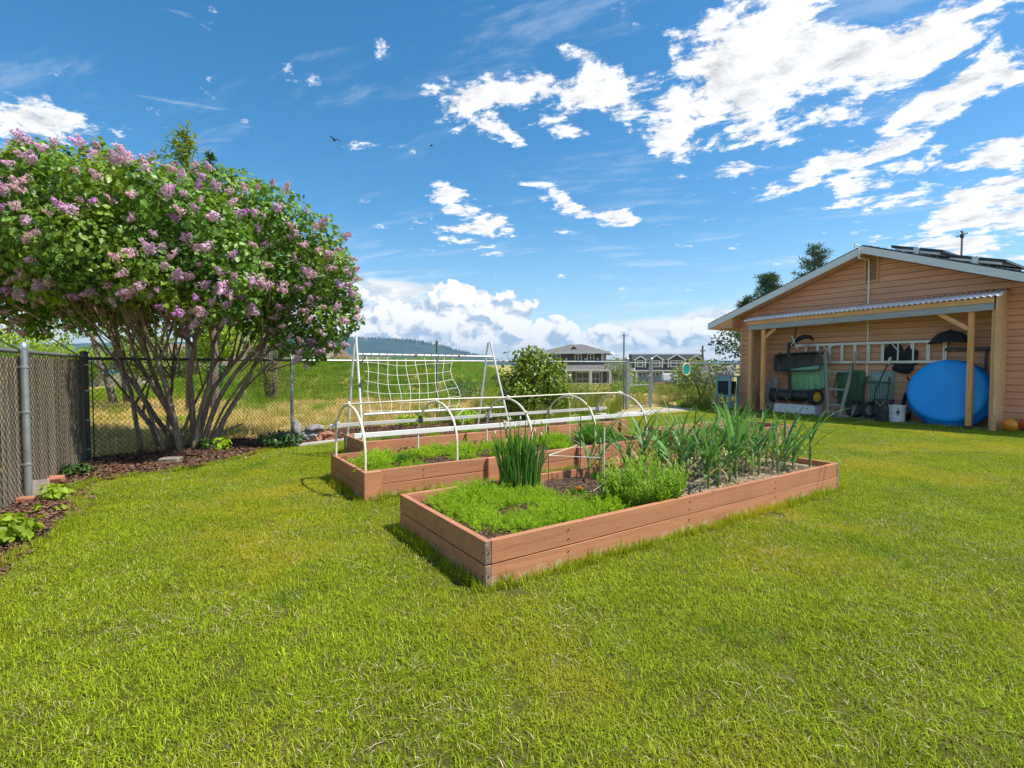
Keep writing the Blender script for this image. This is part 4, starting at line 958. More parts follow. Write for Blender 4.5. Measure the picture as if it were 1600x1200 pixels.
# round blue covered disc leaning back against the wall
pc = thing('round_pool_cover', 'big round bright blue vinyl covered disc leaning behind the lean-to post', 'pool cover', 13.52, 3.82, .72)
R0 = .74
Mx = RotM('Z', 9) @ RotM('Y', -76) @ RotM('X', 0)
mb = MB(); n = 56; prof = [(.0001, .0), (.25, .006), (.48, .004), (.63, -.006), (.695, -.022), (.715, -.045), (.722, -.075)]
vs = []; fs = []
for r, z in prof:
    for k_ in range(n):
        a = 2*math.pi*k_/n; rr = r*R0/.74; wob = .006*math.sin(3*a+1)*r; vs.append(tuple(Mx @ Vector((rr*.93*math.cos(a)+.045, rr*.93*math.sin(a)+.045, z+wob+.006*math.sin(a*5+r*9)*r+.004*math.sin(r*14*math.cos(a-.6))))))
for i in range(len(prof)-1):
    for k_ in range(n): fs.append((i*n+k_, i*n+(k_+1) % n, (i+1)*n+(k_+1) % n, (i+1)*n+k_))
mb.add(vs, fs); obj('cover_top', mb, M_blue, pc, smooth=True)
mb = MB(); vs = []; fs = []; lev = 7; rs2 = random.Random(5)
ph = [rs2.random()*6.28 for _ in range(lev+1)]
for i in range(lev+1):
    for k_ in range(n*2):
        a = math.pi*k_/n; t_ = i/lev; rr = .722*.93+(.745-.722*.93)*min(1, t_*2.2)+.012*math.sin(7*a+ph[i])*t_+.016*math.sin(13*a+ph[i]*2)*t_ + .012*(i % 2) - .035*t_
        zz = -.075-.19*t_+.014*math.sin(5*a+ph[i])*t_; oc = .045*(1-min(1, t_*2.2)); vs.append(tuple(Mx @ Vector((rr*math.cos(a)+oc, rr*math.sin(a)+oc, zz))))
for i in range(lev):
    for k_ in range(n*2): fs.append((i*n*2+k_, i*n*2+(k_+1) % (n*2), (i+1)*n*2+(k_+1) % (n*2), (i+1)*n*2+k_))
fs.append(tuple(lev*n*2+k_ for k_ in range(n*2)))
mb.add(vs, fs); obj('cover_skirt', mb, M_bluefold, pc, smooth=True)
# aluminium extension ladder on the wall
la = thing('aluminium_ladder', 'aluminium extension ladder hung level on the siding above the barrows', 'ladder', 13.93, 7.0, 1.34)
for z in (.02, .47):
    for dx in (0, .045):
        mb = MB(); mb.bar((-dx, .15 if dx else .02, z), (-dx, -3.1+(.0 if dx else .12), z+.008), .024, .055); obj('rail', mb, M_alu, la)
for i in range(11):
    y = -.05-i*.29
    for dx in (0, .045):
        mb = MB(); mb.bar((-dx, y-(.05 if dx else 0), .03), (-dx, y-(.05 if dx else 0), .46), .03, .028); obj('rung', mb, M_alu, la)
mb = MB(); mb.bar((-.07, -.52, .44), (-.07, -.75, .20), .02, .02); mb.bar((-.07, -.75, .44), (-.07, -.62, .36), .02, .02); mb.bar((-.07, -2.02, .44), (-.07, -2.16, .26), .02, .02); obj('rung_lock', mb, M_alu, la)
# black bags behind and under the ladder
jk = thing('black_bag', 'black soft bag hanging behind the ladder above the pale barrow', 'bag', 13.93, 4.93, 1.50)
o = lump('bag_body', (.06, .22, .24), M_cloth, jk, 2, 3, .22, 1.6); o.location = (.0, .05, .05)
o = lump('bag_flap', (.05, .16, .20), M_cloth, jk, 4, 3, .3, 1.8); o.location = (.0, -.28, -.02)
o = lump('bag_bottom', (.07, .20, .12), M_cloth, jk, 7, 3, .3, 1.8); o.location = (-.02, -.15, -.28)
# dark umbrella lying open on the ladder
um = thing('black_umbrella', 'open black umbrella resting on top of the ladder beside the post', 'umbrella', 13.76, 3.90, 1.78)
mb = MB(); n = 8; ap = (0, .0, .27); rim = [(.33*math.cos(a)*.7, .40*math.sin(a), -.02+.02*math.cos(2*a)) for a in np.linspace(0, 2*math.pi, n+1)[:-1]]; mid = [(x*.55, y*.55, .185) for x, y, z in rim]
mb.add([ap]+mid+rim, [(0, 1+i, 1+(i+1) % n) for i in range(n)] + [(1+i, 1+n+i, 1+n+(i+1) % n, 1+(i+1) % n) for i in range(n)]); obj('canopy', mb, M_cloth, um)
mb = MB(); mb.tube([(0, 0, .31), (-.02, 0, -.06)], .008, 6)
for x, y, z in rim: mb.tube([(0, 0, .265), (x*.56, y*.56, .18), (x, y, z)], .004, 4)
obj('rib', mb, M_darksteel, um)
br = thing('wall_rack', 'long black rack bar with a hanging arm on the wall beside the plywood end', 'rack', 13.92, 3.92, 1.62)
mb = MB(); mb.box(-.05, 0, -.85, .10, -.03, .045); obj('bar', mb, M_blackpl, br, bevel=.006)
mb = MB(); mb.bar((-.02, -.58, -.02), (-.02, -.56, -.75), .04, .04); obj('arm', mb, M_blackpl, br)
# balls by the plywood end
b1_ = thing('orange_ball', 'orange ball on the grass at the foot of the plywood end wall', 'ball', 13.52, 2.88, .13)
mb = MB(); mb.sphere((0, 0, 0), .125, 20, 12); obj('ball_shell', mb, M_ballo, b1_, smooth=True)
mb = MB(); mb.lathe([(.1255, -.006), (.1265, 0), (.1255, .006)], 24, RotM('X', 25), cap=False); obj('seam', mb, M_ballr, b1_)
b2_ = thing('red_ball', 'red orange ball behind the orange ball at the right edge', 'ball', 13.74, 2.66, .14)
mb = MB(); mb.sphere((0, 0, 0), .14, 20, 12); obj('ball_shell', mb, M_ballr, b2_, smooth=True)
mb = MB(); mb.lathe([(.1405, -.006), (.1415, 0), (.1405, .006)], 24, RotM('X', 65), cap=False); obj('seam', mb, M_ballo, b2_)

# light blue cabinet beyond the corner
cb = thing('blue_cabinet', 'light blue painted wooden cabinet with a dark open front beside the garage corner', 'cabinet', 13.75, 9.25, 0)
W, D, Hc = .66, .34, .98
cb.rotation_euler = (0, 0, PHI-math.radians(18))
for y in (-W/2, W/2-.075):
    for x in (0, D-.05):
        mb = MB(); mb.box(x, x+.05, y, y+.075, 0, Hc-.04); obj('leg', mb, M_bluewood, cb, bevel=.004)
mb = MB(); mb.box(-.04, D+.04, -W/2-.05, W/2+.05, Hc-.04, Hc); obj('top', mb, M_bluewood, cb, bevel=.004)
mb = MB(); mb.box(.005, .035, -W/2+.077, W/2-.077, Hc-.16, Hc-.042); obj('apron', mb, M_bluewood, cb)
mb = MB(); mb.box(.04, D-.06, -W/2+.08, W/2-.08, .42, Hc-.17); obj('painted_shade_block', mb, M_dark, cb)  # solid dark block stands in for the shade inside the open front
mb = MB(); mb.box(.01, D-.01, -W/2+.077, W/2-.077, .36, .40); obj('shelf', mb, M_bluewood, cb)
for i in range(9):
    s_ = thing('shell_piece', ORD[8-i]+' pink beige shell piece from the left on the light blue cabinet top', 'shell', at=tuple((cb.matrix_basis @ Vector((.10+.06*(i % 2), -.29+i*.072, 0)))[:2]), z=Hc, group='shells on the blue cabinet')
    o = lump('shell_body', (.03, .034, .05+.02*rnd.random()), M_terracotta, s_, i, 2, .35, 2.0); o.location = (0, 0, .045)

# ------------------------------------------------------------------ raised beds
def plank(parent, x0, x1, y0, y1, z0, z1, name='plank', m_=None, end=None):
    """board with slightly uneven faces; end grain on the two short ends when asked"""
    mb = MB(); j = lambda: rnd.uniform(-.0025, .0025)
    L = max(x1-x0, y1-y0); n = max(1, int(L/.7)); alongx = (x1-x0) > (y1-y0)
    vs = []; fs = []
    for i in range(n+1):
        t = i/n
        if alongx: ring = [(x0+(x1-x0)*t, y, z) for y, z in ((y0, z0), (y1, z0), (y1, z1), (y0, z1))]
        else: ring = [(x, y0+(y1-y0)*t, z) for x, z in ((x0, z0), (x1, z0), (x1, z1), (x0, z1))]
        dy, dz = j(), j()*1.2
        vs += [(p[0]+(0 if alongx else dy), p[1]+(dy if alongx else 0), p[2]+dz) for p in ring]
    mb.add(vs, [])
    for i in range(n):
        for k_ in range(4): 
            f = (i*4+k_, i*4+(k_+1) % 4, (i+1)*4+(k_+1) % 4, (i+1)*4+k_); mb.f.append(f if alongx else f[::-1]); mb.mi.append(0)
    for f in ((3, 2, 1, 0), (n*4, n*4+1, n*4+2, n*4+3)): mb.f.append(f if alongx else f[::-1]); mb.mi.append(1 if end else 0)
    return obj(name, mb, [m_ or M_plank, M_endgrain] if end else (m_ or M_plank), parent, bevel=.002)
def soil_sheet(name, parent, x0, x1, y0, y1, z, m_, amp=.018, st=.05):
    nx, ny = int((x1-x0)/st)+1, int((y1-y0)/st)+1
    X, Y = np.meshgrid(np.linspace(x0, x1, nx), np.linspace(y0, y1, ny))
    Z = z+amp*(rng.random(X.shape)-.5)+.012*np.sin(X*6+Y*4); V = np.stack([X.ravel(), Y.ravel(), Z.ravel()], 1)
    i = (np.arange(nx-1)[None]+nx*np.arange(ny-1)[:, None]).ravel(); F = np.stack([i, i+1, i+1+nx, i+nx], 1)
    return obj(name, np_mesh(name, V, F, m_, True), None, parent)
TH = .040
def bed(label, u0, u1, v0, v1, h=.28, lap='ends', near=True):
    b = thing('raised_garden_bed', label, 'garden bed', u0, v0)
    L, W = u1-u0, v1-v0; hb = h/2
    for i in range(2):
        z0, z1 = i*hb-(.03 if i == 0 else -.004), (i+1)*hb-(.004 if i == 0 else 0)
        plank(b, TH+.001, L-TH-.001, 0, TH, z0, z1, end=False); plank(b, TH+.001, L-TH-.001, W-TH, W, z0, z1)
        plank(b, 0, TH, -.0, W, z0, z1, end=True); plank(b, L-TH, L, -.0, W, z0, z1, end=True)
    scr = MB()
    for z in (.07, .21):
        for x in (.02, L-.02):
            scr.lathe([(.006, -.002), (.006, .002)], 8, T(x, -.0025, z) @ RotM('X', 90))
        for x in np.arange(.62, L-.3, 1.22):
            for dz in (-.03, .03): scr.lathe([(.005, -.002), (.005, .002)], 8, T(x, -.0035, z+dz) @ RotM('X', 90))
        for y in (.03, W-.03, W*.5): scr.lathe([(.005, -.002), (.005, .002)], 8, T(-.0035, y, z) @ RotM('Y', 90))
    o_ = obj('screw_heads', scr, M_darksteel, b); tag(o_, kind='stuff')
    return b
# nearest bed
b1 = bed('nearest raised bed of two red brown planks holding garlic, onions and feathery seedlings', 1.49, 5.75, 2.51, 3.83)
soil_sheet('soil', b1, .04, 2.0, .04, 1.28, .205, M_soil); soil_sheet('straw_covered_soil', b1, 2.0, 4.21, .04, 1.28, .205, M_straw)
# hoop bed
b2 = bed('middle raised bed with five cream hoops and blocky corner pieces', 1.50, 5.52, 4.80, 5.98)
soil_sheet('soil', b2, .04, 3.98, .04, 1.14, .205, M_soil)
for x, w_ in ((-.004, .17), (1.36, .17), (2.66, .17), (3.83, .19)):
    mb = MB(); mb.box(x, x+w_, -.045, -.001, -.02, .283); obj('corner_block', mb, M_plank, b2, bevel=.006)
for x, w_ in ((1.36, .17), (2.66, .17)):
    mb = MB(); mb.box(x, x+w_, 1.181, 1.225, -.02, .283); obj('corner_block', mb, M_plank, b2, bevel=.006)
b3 = bed('rear raised bed under the white A-frame trellis', 2.10, 7.00, 6.68, 7.60)
soil_sheet('soil', b3, .04, 4.86, .04, .88, .20, M_soil)
for x in (-.004, 1.52, 3.05, 4.72):
    mb = MB(); mb.box(x, x+.18, -.045, -.001, -.02, .29); obj('corner_block', mb, M_plank, b3, bevel=.006)
b4 = bed('short raised bed at the right end, half hidden behind the garlic', 6.38, 8.80, 4.60, 5.66)
soil_sheet('soil', b4, .04, 2.38, .04, 1.02, .20, M_soil)
mb = MB(); mb.box(-.045, -.002, .86, 1.06, -.02, .32); obj('corner_block', mb, M_plank, b4, bevel=.006)

# loose bits on the soil
bits = [chip_patch('straw_clump', 150, .18, .02, .06, M_strawbit, .010, .05, .16) for _ in range(3)]
X, Y = grid_pts(3.5, 5.60, 2.70, 3.68, .09)
xx, yy = xy(X, Y); scatter('straw_litter', np.stack([xx, yy, np.full(X.size, .213)], 1), .7+.5*rng.random(X.size), bits, tilt=.15)
sb = [chip_patch('soil_crumb_clump', 110, .17, .006, .022, M_chip, .010) for _ in range(3)]
PX, PY = [], []
for a, b, c, d in ((1.64, 3.5, 2.66, 3.70), (1.65, 5.38, 4.95, 5.85), (2.25, 6.85, 6.83, 7.48)):
    X, Y = grid_pts(a, b, c, d, .11, .6); PX.append(X); PY.append(Y)
PX = np.concatenate(PX); PY = np.concatenate(PY); xx, yy = xy(PX, PY)
scatter('soil_crumbs', np.stack([xx, yy, np.full(PX.size, .213)], 1), .6+.6*rng.random(PX.size), sb, tilt=.15)

# hoops and rails over the middle bed
for i, u in enumerate((1.54, 2.53, 3.52, 4.52, 5.48)):
    lab = ['leftmost cream pipe hoop over the middle bed, at its left end', 'second cream pipe hoop from the left over the middle bed', 'centre one of the five cream pipe hoops over the middle bed',
           'fourth cream pipe hoop from the left over the middle bed', 'rightmost cream pipe hoop over the middle bed, at its right end'][i]
    hp = thing('pipe_hoop', lab, 'hoop', u, 5.37, group='hoops over the middle bed')
    n = 22; lean = [.0, .01, -.015, .02, -.01][i]; pts = []
    a_, z0, z1 = .52, .40, .875
    pts = [(0, -a_, .12), (0, -a_, .30)] + [(lean*math.sin(t), -a_*math.cos(t), z0+(z1-z0)*math.sin(t)**.85 if 0 < t < math.pi else z0) for t in np.linspace(0, math.pi, n)] + [(0, a_, .30), (0, a_, .12)]
    mb = MB(); mb.tube(pts, .0128, 8); obj('pipe', mb, M_pvc, hp, smooth=True)
    for y in (-.435, .435):
        mb = MB(); mb.box(-.02, .02, y-.026, y+.026, .60, .655); mb.tube([(.0, y, .59), (.0, y, .68)], .018, 6); obj('pipe_clip', mb, M_weatherbar if i != 1 else M_blackpl, hp)
rr = thing('ridge_pipe', 'thin cream pipe running along the tops of the five hoops', 'pipe', 1.5, 5.37)
mb = MB(); mb.tube([(-.02, 0, .89), (1.0, 0, .905), (2.0, .01, .892), (3.0, 0, .90), (4.05, 0, .892)], .0095, 7); obj('pipe', mb, M_pvc, rr, smooth=True)
mb = MB()
for x in (.04, 1.03, 2.02, 3.02, 3.98): mb.tube([(x-.012, 0, .90), (x+.012, 0, .90)], .016, 7)
obj('tie', mb, M_string, rr)
fbd = thing('batten', 'white front batten fixed along the near side of the hoops', 'batten', 1.45, 4.90)
plank(fbd, 0, 4.15, 0, .020, .592, .640, 'board', M_whitebar)
mb = MB()
for x in (.09, 1.08, 2.07, 3.07, 4.03): mb.tube([(x, -.003, .61), (x, -.006, .61)], .008, 6)
obj('screw', mb, M_galv, fbd)
bbd = thing('batten', 'grey weathered rear batten fixed along the far side of the hoops', 'batten', 1.45, 5.80)
plank(bbd, 0, 4.2, 0, .020, .606, .646, 'board', M_weatherbar)
mb = MB()
for x in (.09, 1.08, 2.07, 3.07, 4.03): mb.tube([(x, -.003, .625), (x, -.006, .625)], .008, 6)
obj('screw', mb, M_galv, bbd)
db = thing('bracing_wire', 'thin cord hanging under the fourth hoop', 'cord', 4.52, 5.37)
mb = MB(); mb.tube([(0, 0, .87), (.01, -.01, .55), (0, 0, .22)], .003, 4); obj('cord_line', mb, M_string, db)

# A-frame trellis with netting
tr = thing('garden_trellis', 'white A-frame pipe trellis with sagging white netting over the rear bed', 'trellis', 2.15, 7.12)
def leg(p, q):
    mb = MB(); mb.tube([p, q], .0165, 8); obj('leg', mb, M_whitebar, tr, auto=True)
Zt = 1.68
leg((.0, -.28, .12), (0, 0, Zt)); leg((-.05, .34, .12), (-.012, .03, Zt-.02)); leg((2.43, -.26, .12), (2.17, 0, Zt)); leg((2.10, .32, .12), (2.15, .03, Zt-.02))
mb = MB(); mb.tube([(0, -.035, 1.445), (2.20, -.035, 1.43)], .0165, 8); tb1 = obj('top_bar', mb, M_whitebar, tr, auto=True)
mb = MB(); mb.tube([(.04, -.19, .62), (2.36, -.17, .615)], .0165, 8); tb2 = obj('lower_bar', mb, M_whitebar, tr, auto=True)
mb = MB()
for bar_, y, z, x1 in ((tb1, -.035, 1.445, 1.75), (tb2, -.19, .62, 1.5)):
    mb = MB(); x = .05
    while x < x1:
        mb.tube([(x+.02*math.sin(t)+t*.009, y+.019*math.cos(t), z+.019*math.sin(t)) for t in np.linspace(0, 5.5, 9)], .004, 4); x += .115 if bar_ is tb1 else .085
    obj('cord_wrap', mb, M_darksteel if bar_ is tb1 else M_string, bar_)
for x in (.86, 1.58):
    mb = MB(); mb.tube([(x-.015, -.035, 1.442), (x+.015, -.035, 1.442)], .024, 8); obj('cord_knot', mb, M_brick, tb1)
mb = MB(); mb.tube([(.03, -.05, 1.30), (.13, -.04, 1.44)], .008, 5); mb.tube([(.02, -.12, 1.05), (.0, -.13, 1.0)], .022, 7); obj('corner_tie', mb, M_darksteel, tr)
# net: 10 uprights, 6 cross strings
def net(a, b):        # a across 0..1, b down 0..1
    x = .07+1.40*a; z = 1.37-.74*b
    sag = .055*math.sin(math.pi*min(1, a*1.05))*(.35+.8*(1-abs(b-.5)))
    pull = -.05*math.sin(math.pi*b*2.0)*(a**4)
    y = -.05-.13*b - .03*math.sin(math.pi*a)*math.sin(math.pi*b)
    if a > .85: x += .035*math.sin(math.pi*b)*(a-.85)/.15
    return (x+pull+.015*math.sin(7*b+9*a), y, z-sag*(1 if b < .96 else .2)+.008*math.sin(11*a+5*b))
nt = MB()
for i in range(10): nt.tube([net((i+.4)/9.5, b) for b in np.linspace(-.06 if i % 2 else -.10, 1.0 if i < 8 else .98, 14)], .0042, 4)
for j in range(6): nt.tube([net(a, (j+.25)/5.6) for a in np.linspace(0, .99, 24)], .0042, 4)
obj('netting', nt, M_string, tr)
mb = MB(); mb.tube([net(.99, .9), (1.60, -.19, .62), (1.45, -.21, .52), (1.56, -.22, .47), (1.52, -.22, .30)], .005, 4); obj('loose_cord', mb, M_string, tr)
mb = MB(); mb.tube([net(.99, .45), (1.9, -.08, 1.0), (2.2, -.1, 1.0)], .0018, 4); obj('guy_line', mb, M_wire, tr)

# ------------------------------------------------------------------ garlic
def strap_leaf(L, w, bend, droop, seed):
    r = random.Random(seed); n = 9; V = []; F = []; x = z = 0.0; an = math.radians(bend); st = L/(n-1)
    twist = r.uniform(-.5, .5); kink = r.choice([0, 0, 0, 1])*r.uniform(.5, 1.2); ki = r.randint(4, 7)
    for i in range(n):
        t = i/(n-1); ww = w*(0.75+.6*t if t < .3 else .93*(1-((t-.3)/.7)**1.6)+.02)/2
        tw = twist*t; c, s_ = math.cos(tw), math.sin(tw)
        dx, dz = math.sin(an), math.cos(an)
        for q, lift in ((-1, .35), (0, 0), (1, .35)):
            V.append((x - dz*lift*ww*abs(q) + s_*q*ww*.3, q*ww*c, z + dx*lift*ww*abs(q) + s_*q*ww*.5))
        x += dx*st; z += dz*st; an += math.radians(droop)/(n-1)*(1+.8*t) + (kink if i == ki else 0)
    for i in range(n-1):
        for q in range(2): F.append((i*3+q, i*3+q+1, (i+1)*3+q+1, (i+1)*3+q))
    return np_mesh('leaf', V, F, M_garlic, True)
LEAF = [strap_leaf(rnd.uniform(.38, .62), rnd.uniform(.019, .028), rnd.uniform(16, 46), rnd.uniform(0, 70), 50+i) for i in range(16)]
LOWLEAF = [strap_leaf(rnd.uniform(.28, .44), rnd.uniform(.015, .022), rnd.uniform(42, 62), rnd.uniform(15, 80), 90+i) for i in range(8)]
for m_ in LOWLEAF[:2]: m_.materials[0] = M_drytip
def stem_mesh(h):
    mb = MB(); mb.tube([(0, 0, -.03), (0, 0, 0), (.003, 0, h*.5), (0, .002, h)], [.011, .0105, .010, .0085], 8); return mb.mesh('stem', M_garlicstem, True)
STEM = [stem_mesh(h) for h in (.20, .25, .30)]
spots = []
for i, u in enumerate(np.arange(3.66, 5.70, .19)):
    for j, v in enumerate((2.76, 3.02, 3.29, 3.56)):
        uu, vv = u+rnd.uniform(-.06, .06)+(.13 if j % 2 else 0), v+rnd.uniform(-.05, .05)
        if uu < 5.66 and not (i < 1 and j < 1) and rnd.random() > .04: spots.append((uu, vv, j))
spots += [(3.30, 3.62, 3), (3.48, 3.66, 3), (3.62, 3.46, 3)]
spots.sort(key=lambda q: (q[2], q[0])); count_ = [0]*4
for (u, v, row) in spots:
    count_[row] += 1
    g = thing('garlic_plant', 'garlic plant in the %s row of the nearest bed, %s from the left' % (('front', 'second', 'third', 'back')[row], ORD[count_[row]-1]), 'garlic plant', u, v, .205, group='garlic plants in the nearest bed', rot=rnd.random()*6.28)
    s_ = rnd.uniform(.95, 1.30); g.scale = (s_, s_, s_); si = rnd.randrange(3); sh = (.20, .25, .30)[si]
    o = bpy.data.objects.new('stem', STEM[si]); COL.objects.link(o); o.parent = g
    nl = rnd.randint(9, 12)
    for q in range(nl):
        low = q < 2; me = rnd.choice(LOWLEAF if low else LEAF)
        o = bpy.data.objects.new('leaf', me); COL.objects.link(o); o.parent = g
        t = q/(nl-1); o.location = (0, 0, sh*(.30+.66*t)); o.rotation_euler = (rnd.uniform(-.12, .12), rnd.uniform(-.10, .10)-(.22*t if q > nl-3 else 0), (0 if q % 2 else math.pi)+rnd.uniform(-.75, .75))
        k_ = 1.0-.12*t; o.scale = (k_, 1, k_)

# ------------------------------------------------------------------ bunching onion clump
def tubes_np(specs, n=5):
    """specs: list of (points list, radii list) -> V, F"""
    V = []; F = []
    for pts, rs in specs:
        b = len(V); m_ = len(pts); 
        for i, p in enumerate(pts):
            d = Vector(pts[min(i+1, m_-1)])-Vector(pts[max(i-1, 0)]); d.normalize(); a = d.orthogonal().normalized(); c = d.cross(a)
            for k_ in range(n):
                t = 6.2832*k_/n; V.append(tuple(Vector(p)+(a*math.cos(t)+c*math.sin(t))*rs[i]))
        for i in range(m_-1):
            for k_ in range(n): F.append((b+i*n+k_, b+i*n+(k_+1) % n, b+(i+1)*n+(k_+1) % n, b+(i+1)*n+k_))
    return V, F
on = thing('onion_clump', 'dense upright clump of dark green bunching onions in the nearest bed', 'onion plant', 2.49, 3.60, .20)
sp = []; buds = []
for i in range(150):
    r = .19*math.sqrt(rnd.random()); a = rnd.random()*6.28; x, y = r*math.cos(a)*1.0, r*math.sin(a)*.62
    H_ = rnd.uniform(.34, .58)*(1.05-.5*r); lx, ly = x*.32+rnd.gauss(0, .028), y*.32+rnd.gauss(0, .028); rr_ = rnd.uniform(.0042, .0072)
    fl = rnd.random() < .11
    if fl: H_ *= 1.28; rr_ *= .8
    pts = [(x+lx*t*t*1.2, y+ly*t*t*1.2, H_*t) for t in (0, .25, .5, .75, .92, 1.0)]
    sp.append((pts, [rr_*.8, rr_, rr_*1.05, rr_*.9, rr_*.55, rr_*.15 if not fl else rr_*.5]))
    if fl: buds.append(pts[-1])
V, F = tubes_np(sp); o = obj('onion_leaves', np_mesh('onion_leaves', V, F, M_onion, True), None, on); tag(o, kind='stuff')
for p in buds[:14]:
    mb = MB(); mb.lathe([(.002, -.004), (.008, .004), (.0095, .013), (.005, .026), (.001, .036)], 8, T(*p)); obj('flower_bud', mb, M_bud, on, smooth=True)
sp = []
for i in range(26):
    a = rnd.random()*6.28; r = rnd.uniform(.10, .2); x, y = r*math.cos(a), r*.7*math.sin(a); L_ = rnd.uniform(.08, .2)
    sp.append(([(x, y, .05), (x+L_*.6*math.cos(a), y+L_*.6*math.sin(a), .05), (x+L_*math.cos(a), y+L_*math.sin(a), .015)], [.005, .004, .001]))
V, F = tubes_np(sp, 4); o = obj('withered_leaves', np_mesh('withered_leaves', V, F, M_drytip), None, on); tag(o, kind='stuff')

# ------------------------------------------------------------------ feathery seedlings
def frond_patch(name, n, r, h, m_, fine=9, w=.0045, spread=.5):
    """clump of finely divided leaves: thin midrib with pairs of narrow segments"""
    V = []; 
    def strip(p, q, ww):
        d = q-p; s_ = d.cross(Vector((rnd.uniform(-1, 1), rnd.uniform(-1, 1), rnd.uniform(-.3, 1)))).normalized()*ww/2
        V.extend([tuple(p-s_), tuple(p+s_), tuple(q+s_*.35), tuple(q-s_*.35)])
    for i in range(n):
        rr_ = r*math.sqrt(rnd.random()); a = rnd.random()*6.28; p = Vector((rr_*math.cos(a), rr_*math.sin(a), 0)); b = rnd.random()*6.28
        d = Vector((math.cos(b)*spread*rnd.random()+p.x/r*.35, math.sin(b)*spread*rnd.random()+p.y/r*.35, 1)).normalized(); L_ = h*rnd.uniform(.55, 1.15)*(1-.35*(rr_/r)**2)
        pts = [p]; 
        for k_ in range(3): d = (d+Vector((d.x*.28, d.y*.28, -.16))).normalized(); pts.append(pts[-1]+d*L_/3)
        for k_ in range(3): strip(pts[k_], pts[k_+1], w*.8)
        for k_ in range(fine):
            t = .28+.72*k_/(fine-1); j = min(2, int(t*3)); q = pts[j].lerp(pts[j+1], t*3-j); ax = (pts[j+1]-pts[j]).normalized()
            sd = ax.orthogonal(); sd.rotate(Matrix.Rotation(rnd.random()*6.28, 3, ax)); ln = L_*.30*(1.15-t*.8)
            e = q+(sd.normalized()*.8+ax*.75).normalized()*ln; strip(q, e, w)
            for s_ in (-1, 1): 
                m2 = q.lerp(e, .5); e2 = m2+((e-q).normalized()+s_*ax.cross(sd).normalized()*.8).normalized()*ln*.45; strip(m2, e2, w)
    return np_mesh(name, V, np.arange(len(V)).reshape(-1, 4), m_)
CAR = [frond_patch('frond_clump', 30, .085, .135, M_carrot, fine=11, w=.0036) for _ in range(5)]
X, Y = grid_pts(1.71, 3.02, 2.72, 3.68, .066, .8)
gap = (np.hypot((X-2.12)/.24, (Y-3.10)/.12) < 1) | (np.hypot((X-1.72)/.13, (Y-2.70)/.14) < 1) | (np.hypot((X-2.54)/.08, (Y-3.02)/.28) < 1) | ((X > 2.62) & (Y > 2.98+.25*(X-2.62))) | (np.hypot((X-2.49)/.2, (Y-3.6)/.15) < 1) | (np.sin(X*9+1)*np.sin(Y*11) > .80)
k = ~gap & (rng.random(X.size) > .08) & (X < 2.85); xx, yy = xy(X[k], Y[k])
scatter('carrot_seedlings', np.stack([xx, yy, np.full(xx.size, .20)], 1), (.60+.7*rng.random(xx.size))*(.92+.30*np.sin(xx*5.1+yy*2.3)*np.cos(yy*6.2)), CAR, tilt=.2)
# clumps in the hoop bed: one thing each
k_i = 0
CL = [frond_patch('foliage', 150, .20, .18, M_carrot, w=.007) for _ in range(3)]
CLd = [frond_patch('foliage', 240, .20, .30, M_dill, w=.007)]
where = [(1.72, 5.06, .9), (1.78, 5.42, 1.0), (1.98, 5.70, .95), (2.10, 5.02, .7), (2.44, 5.58, 1.0), (2.78, 5.16, .72), (2.92, 5.48, 1.05), (2.72, 5.78, .8), (3.24, 5.10, .7), (3.46, 5.62, .9), (3.62, 5.28, .75), (3.88, 5.66, 1.0), (4.18, 5.12, .8), (4.32, 5.48, 1.05), (4.58, 5.72, .9)]
where.sort(key=lambda q: (q[1] > 5.4, q[0])); nf = sum(q[1] <= 5.4 for q in where)
for i, (u, v, s_) in enumerate(where):
    g = thing('feathery_plant', 'feathery clump in the %s half of the middle bed, %s from the left' % (('near', ORD[i]) if i < nf else ('far', ORD[i-nf])), 'plant', u, v, .20, group='feathery clumps in the middle bed', rot=rnd.random()*6.28)
    g.scale = (s_, s_, s_*rnd.uniform(.85, 1.15)); o = bpy.data.objects.new('foliage', CL[i % 3]); COL.objects.link(o); o.parent = g; tag(o, kind='stuff')
g = thing('dill_plant', 'bushy dark green dill plant at the right end of the middle bed', 'plant', 4.98, 5.30, .20)
o = obj('foliage', CLd[0], None, g); o.scale = (1.05, 1.05, 1.15); tag(o, kind='stuff')
g = thing('young_plant', 'small dark green seedling on bare soil near the left of the middle bed', 'plant', 2.16, 5.40, .20); o = obj('foliage', CLd[0], None, g); o.scale = (.38, .38, .42); tag(o, kind='stuff')
# small greens along the rear bed
where3 = [(2.32, 7.0), (2.7, 7.35), (3.3, 7.1), (4.05, 7.3), (4.9, 7.2), (5.5, 7.35), (6.1, 7.1), (6.6, 7.3)]
for i, (u, v) in enumerate(where3):
    g = thing('rear_bed_plant', 'small leafy plant in the rear bed, %s from the left' % ORD[i], 'plant', u, v, .19, group='small plants in the rear bed', rot=rnd.random()*6.28)
    s_ = rnd.uniform(.5, .9); g.scale = (s_,)*3; o = bpy.data.objects.new('foliage', CL[i % 3]); COL.objects.link(o); o.parent = g; tag(o, kind='stuff')
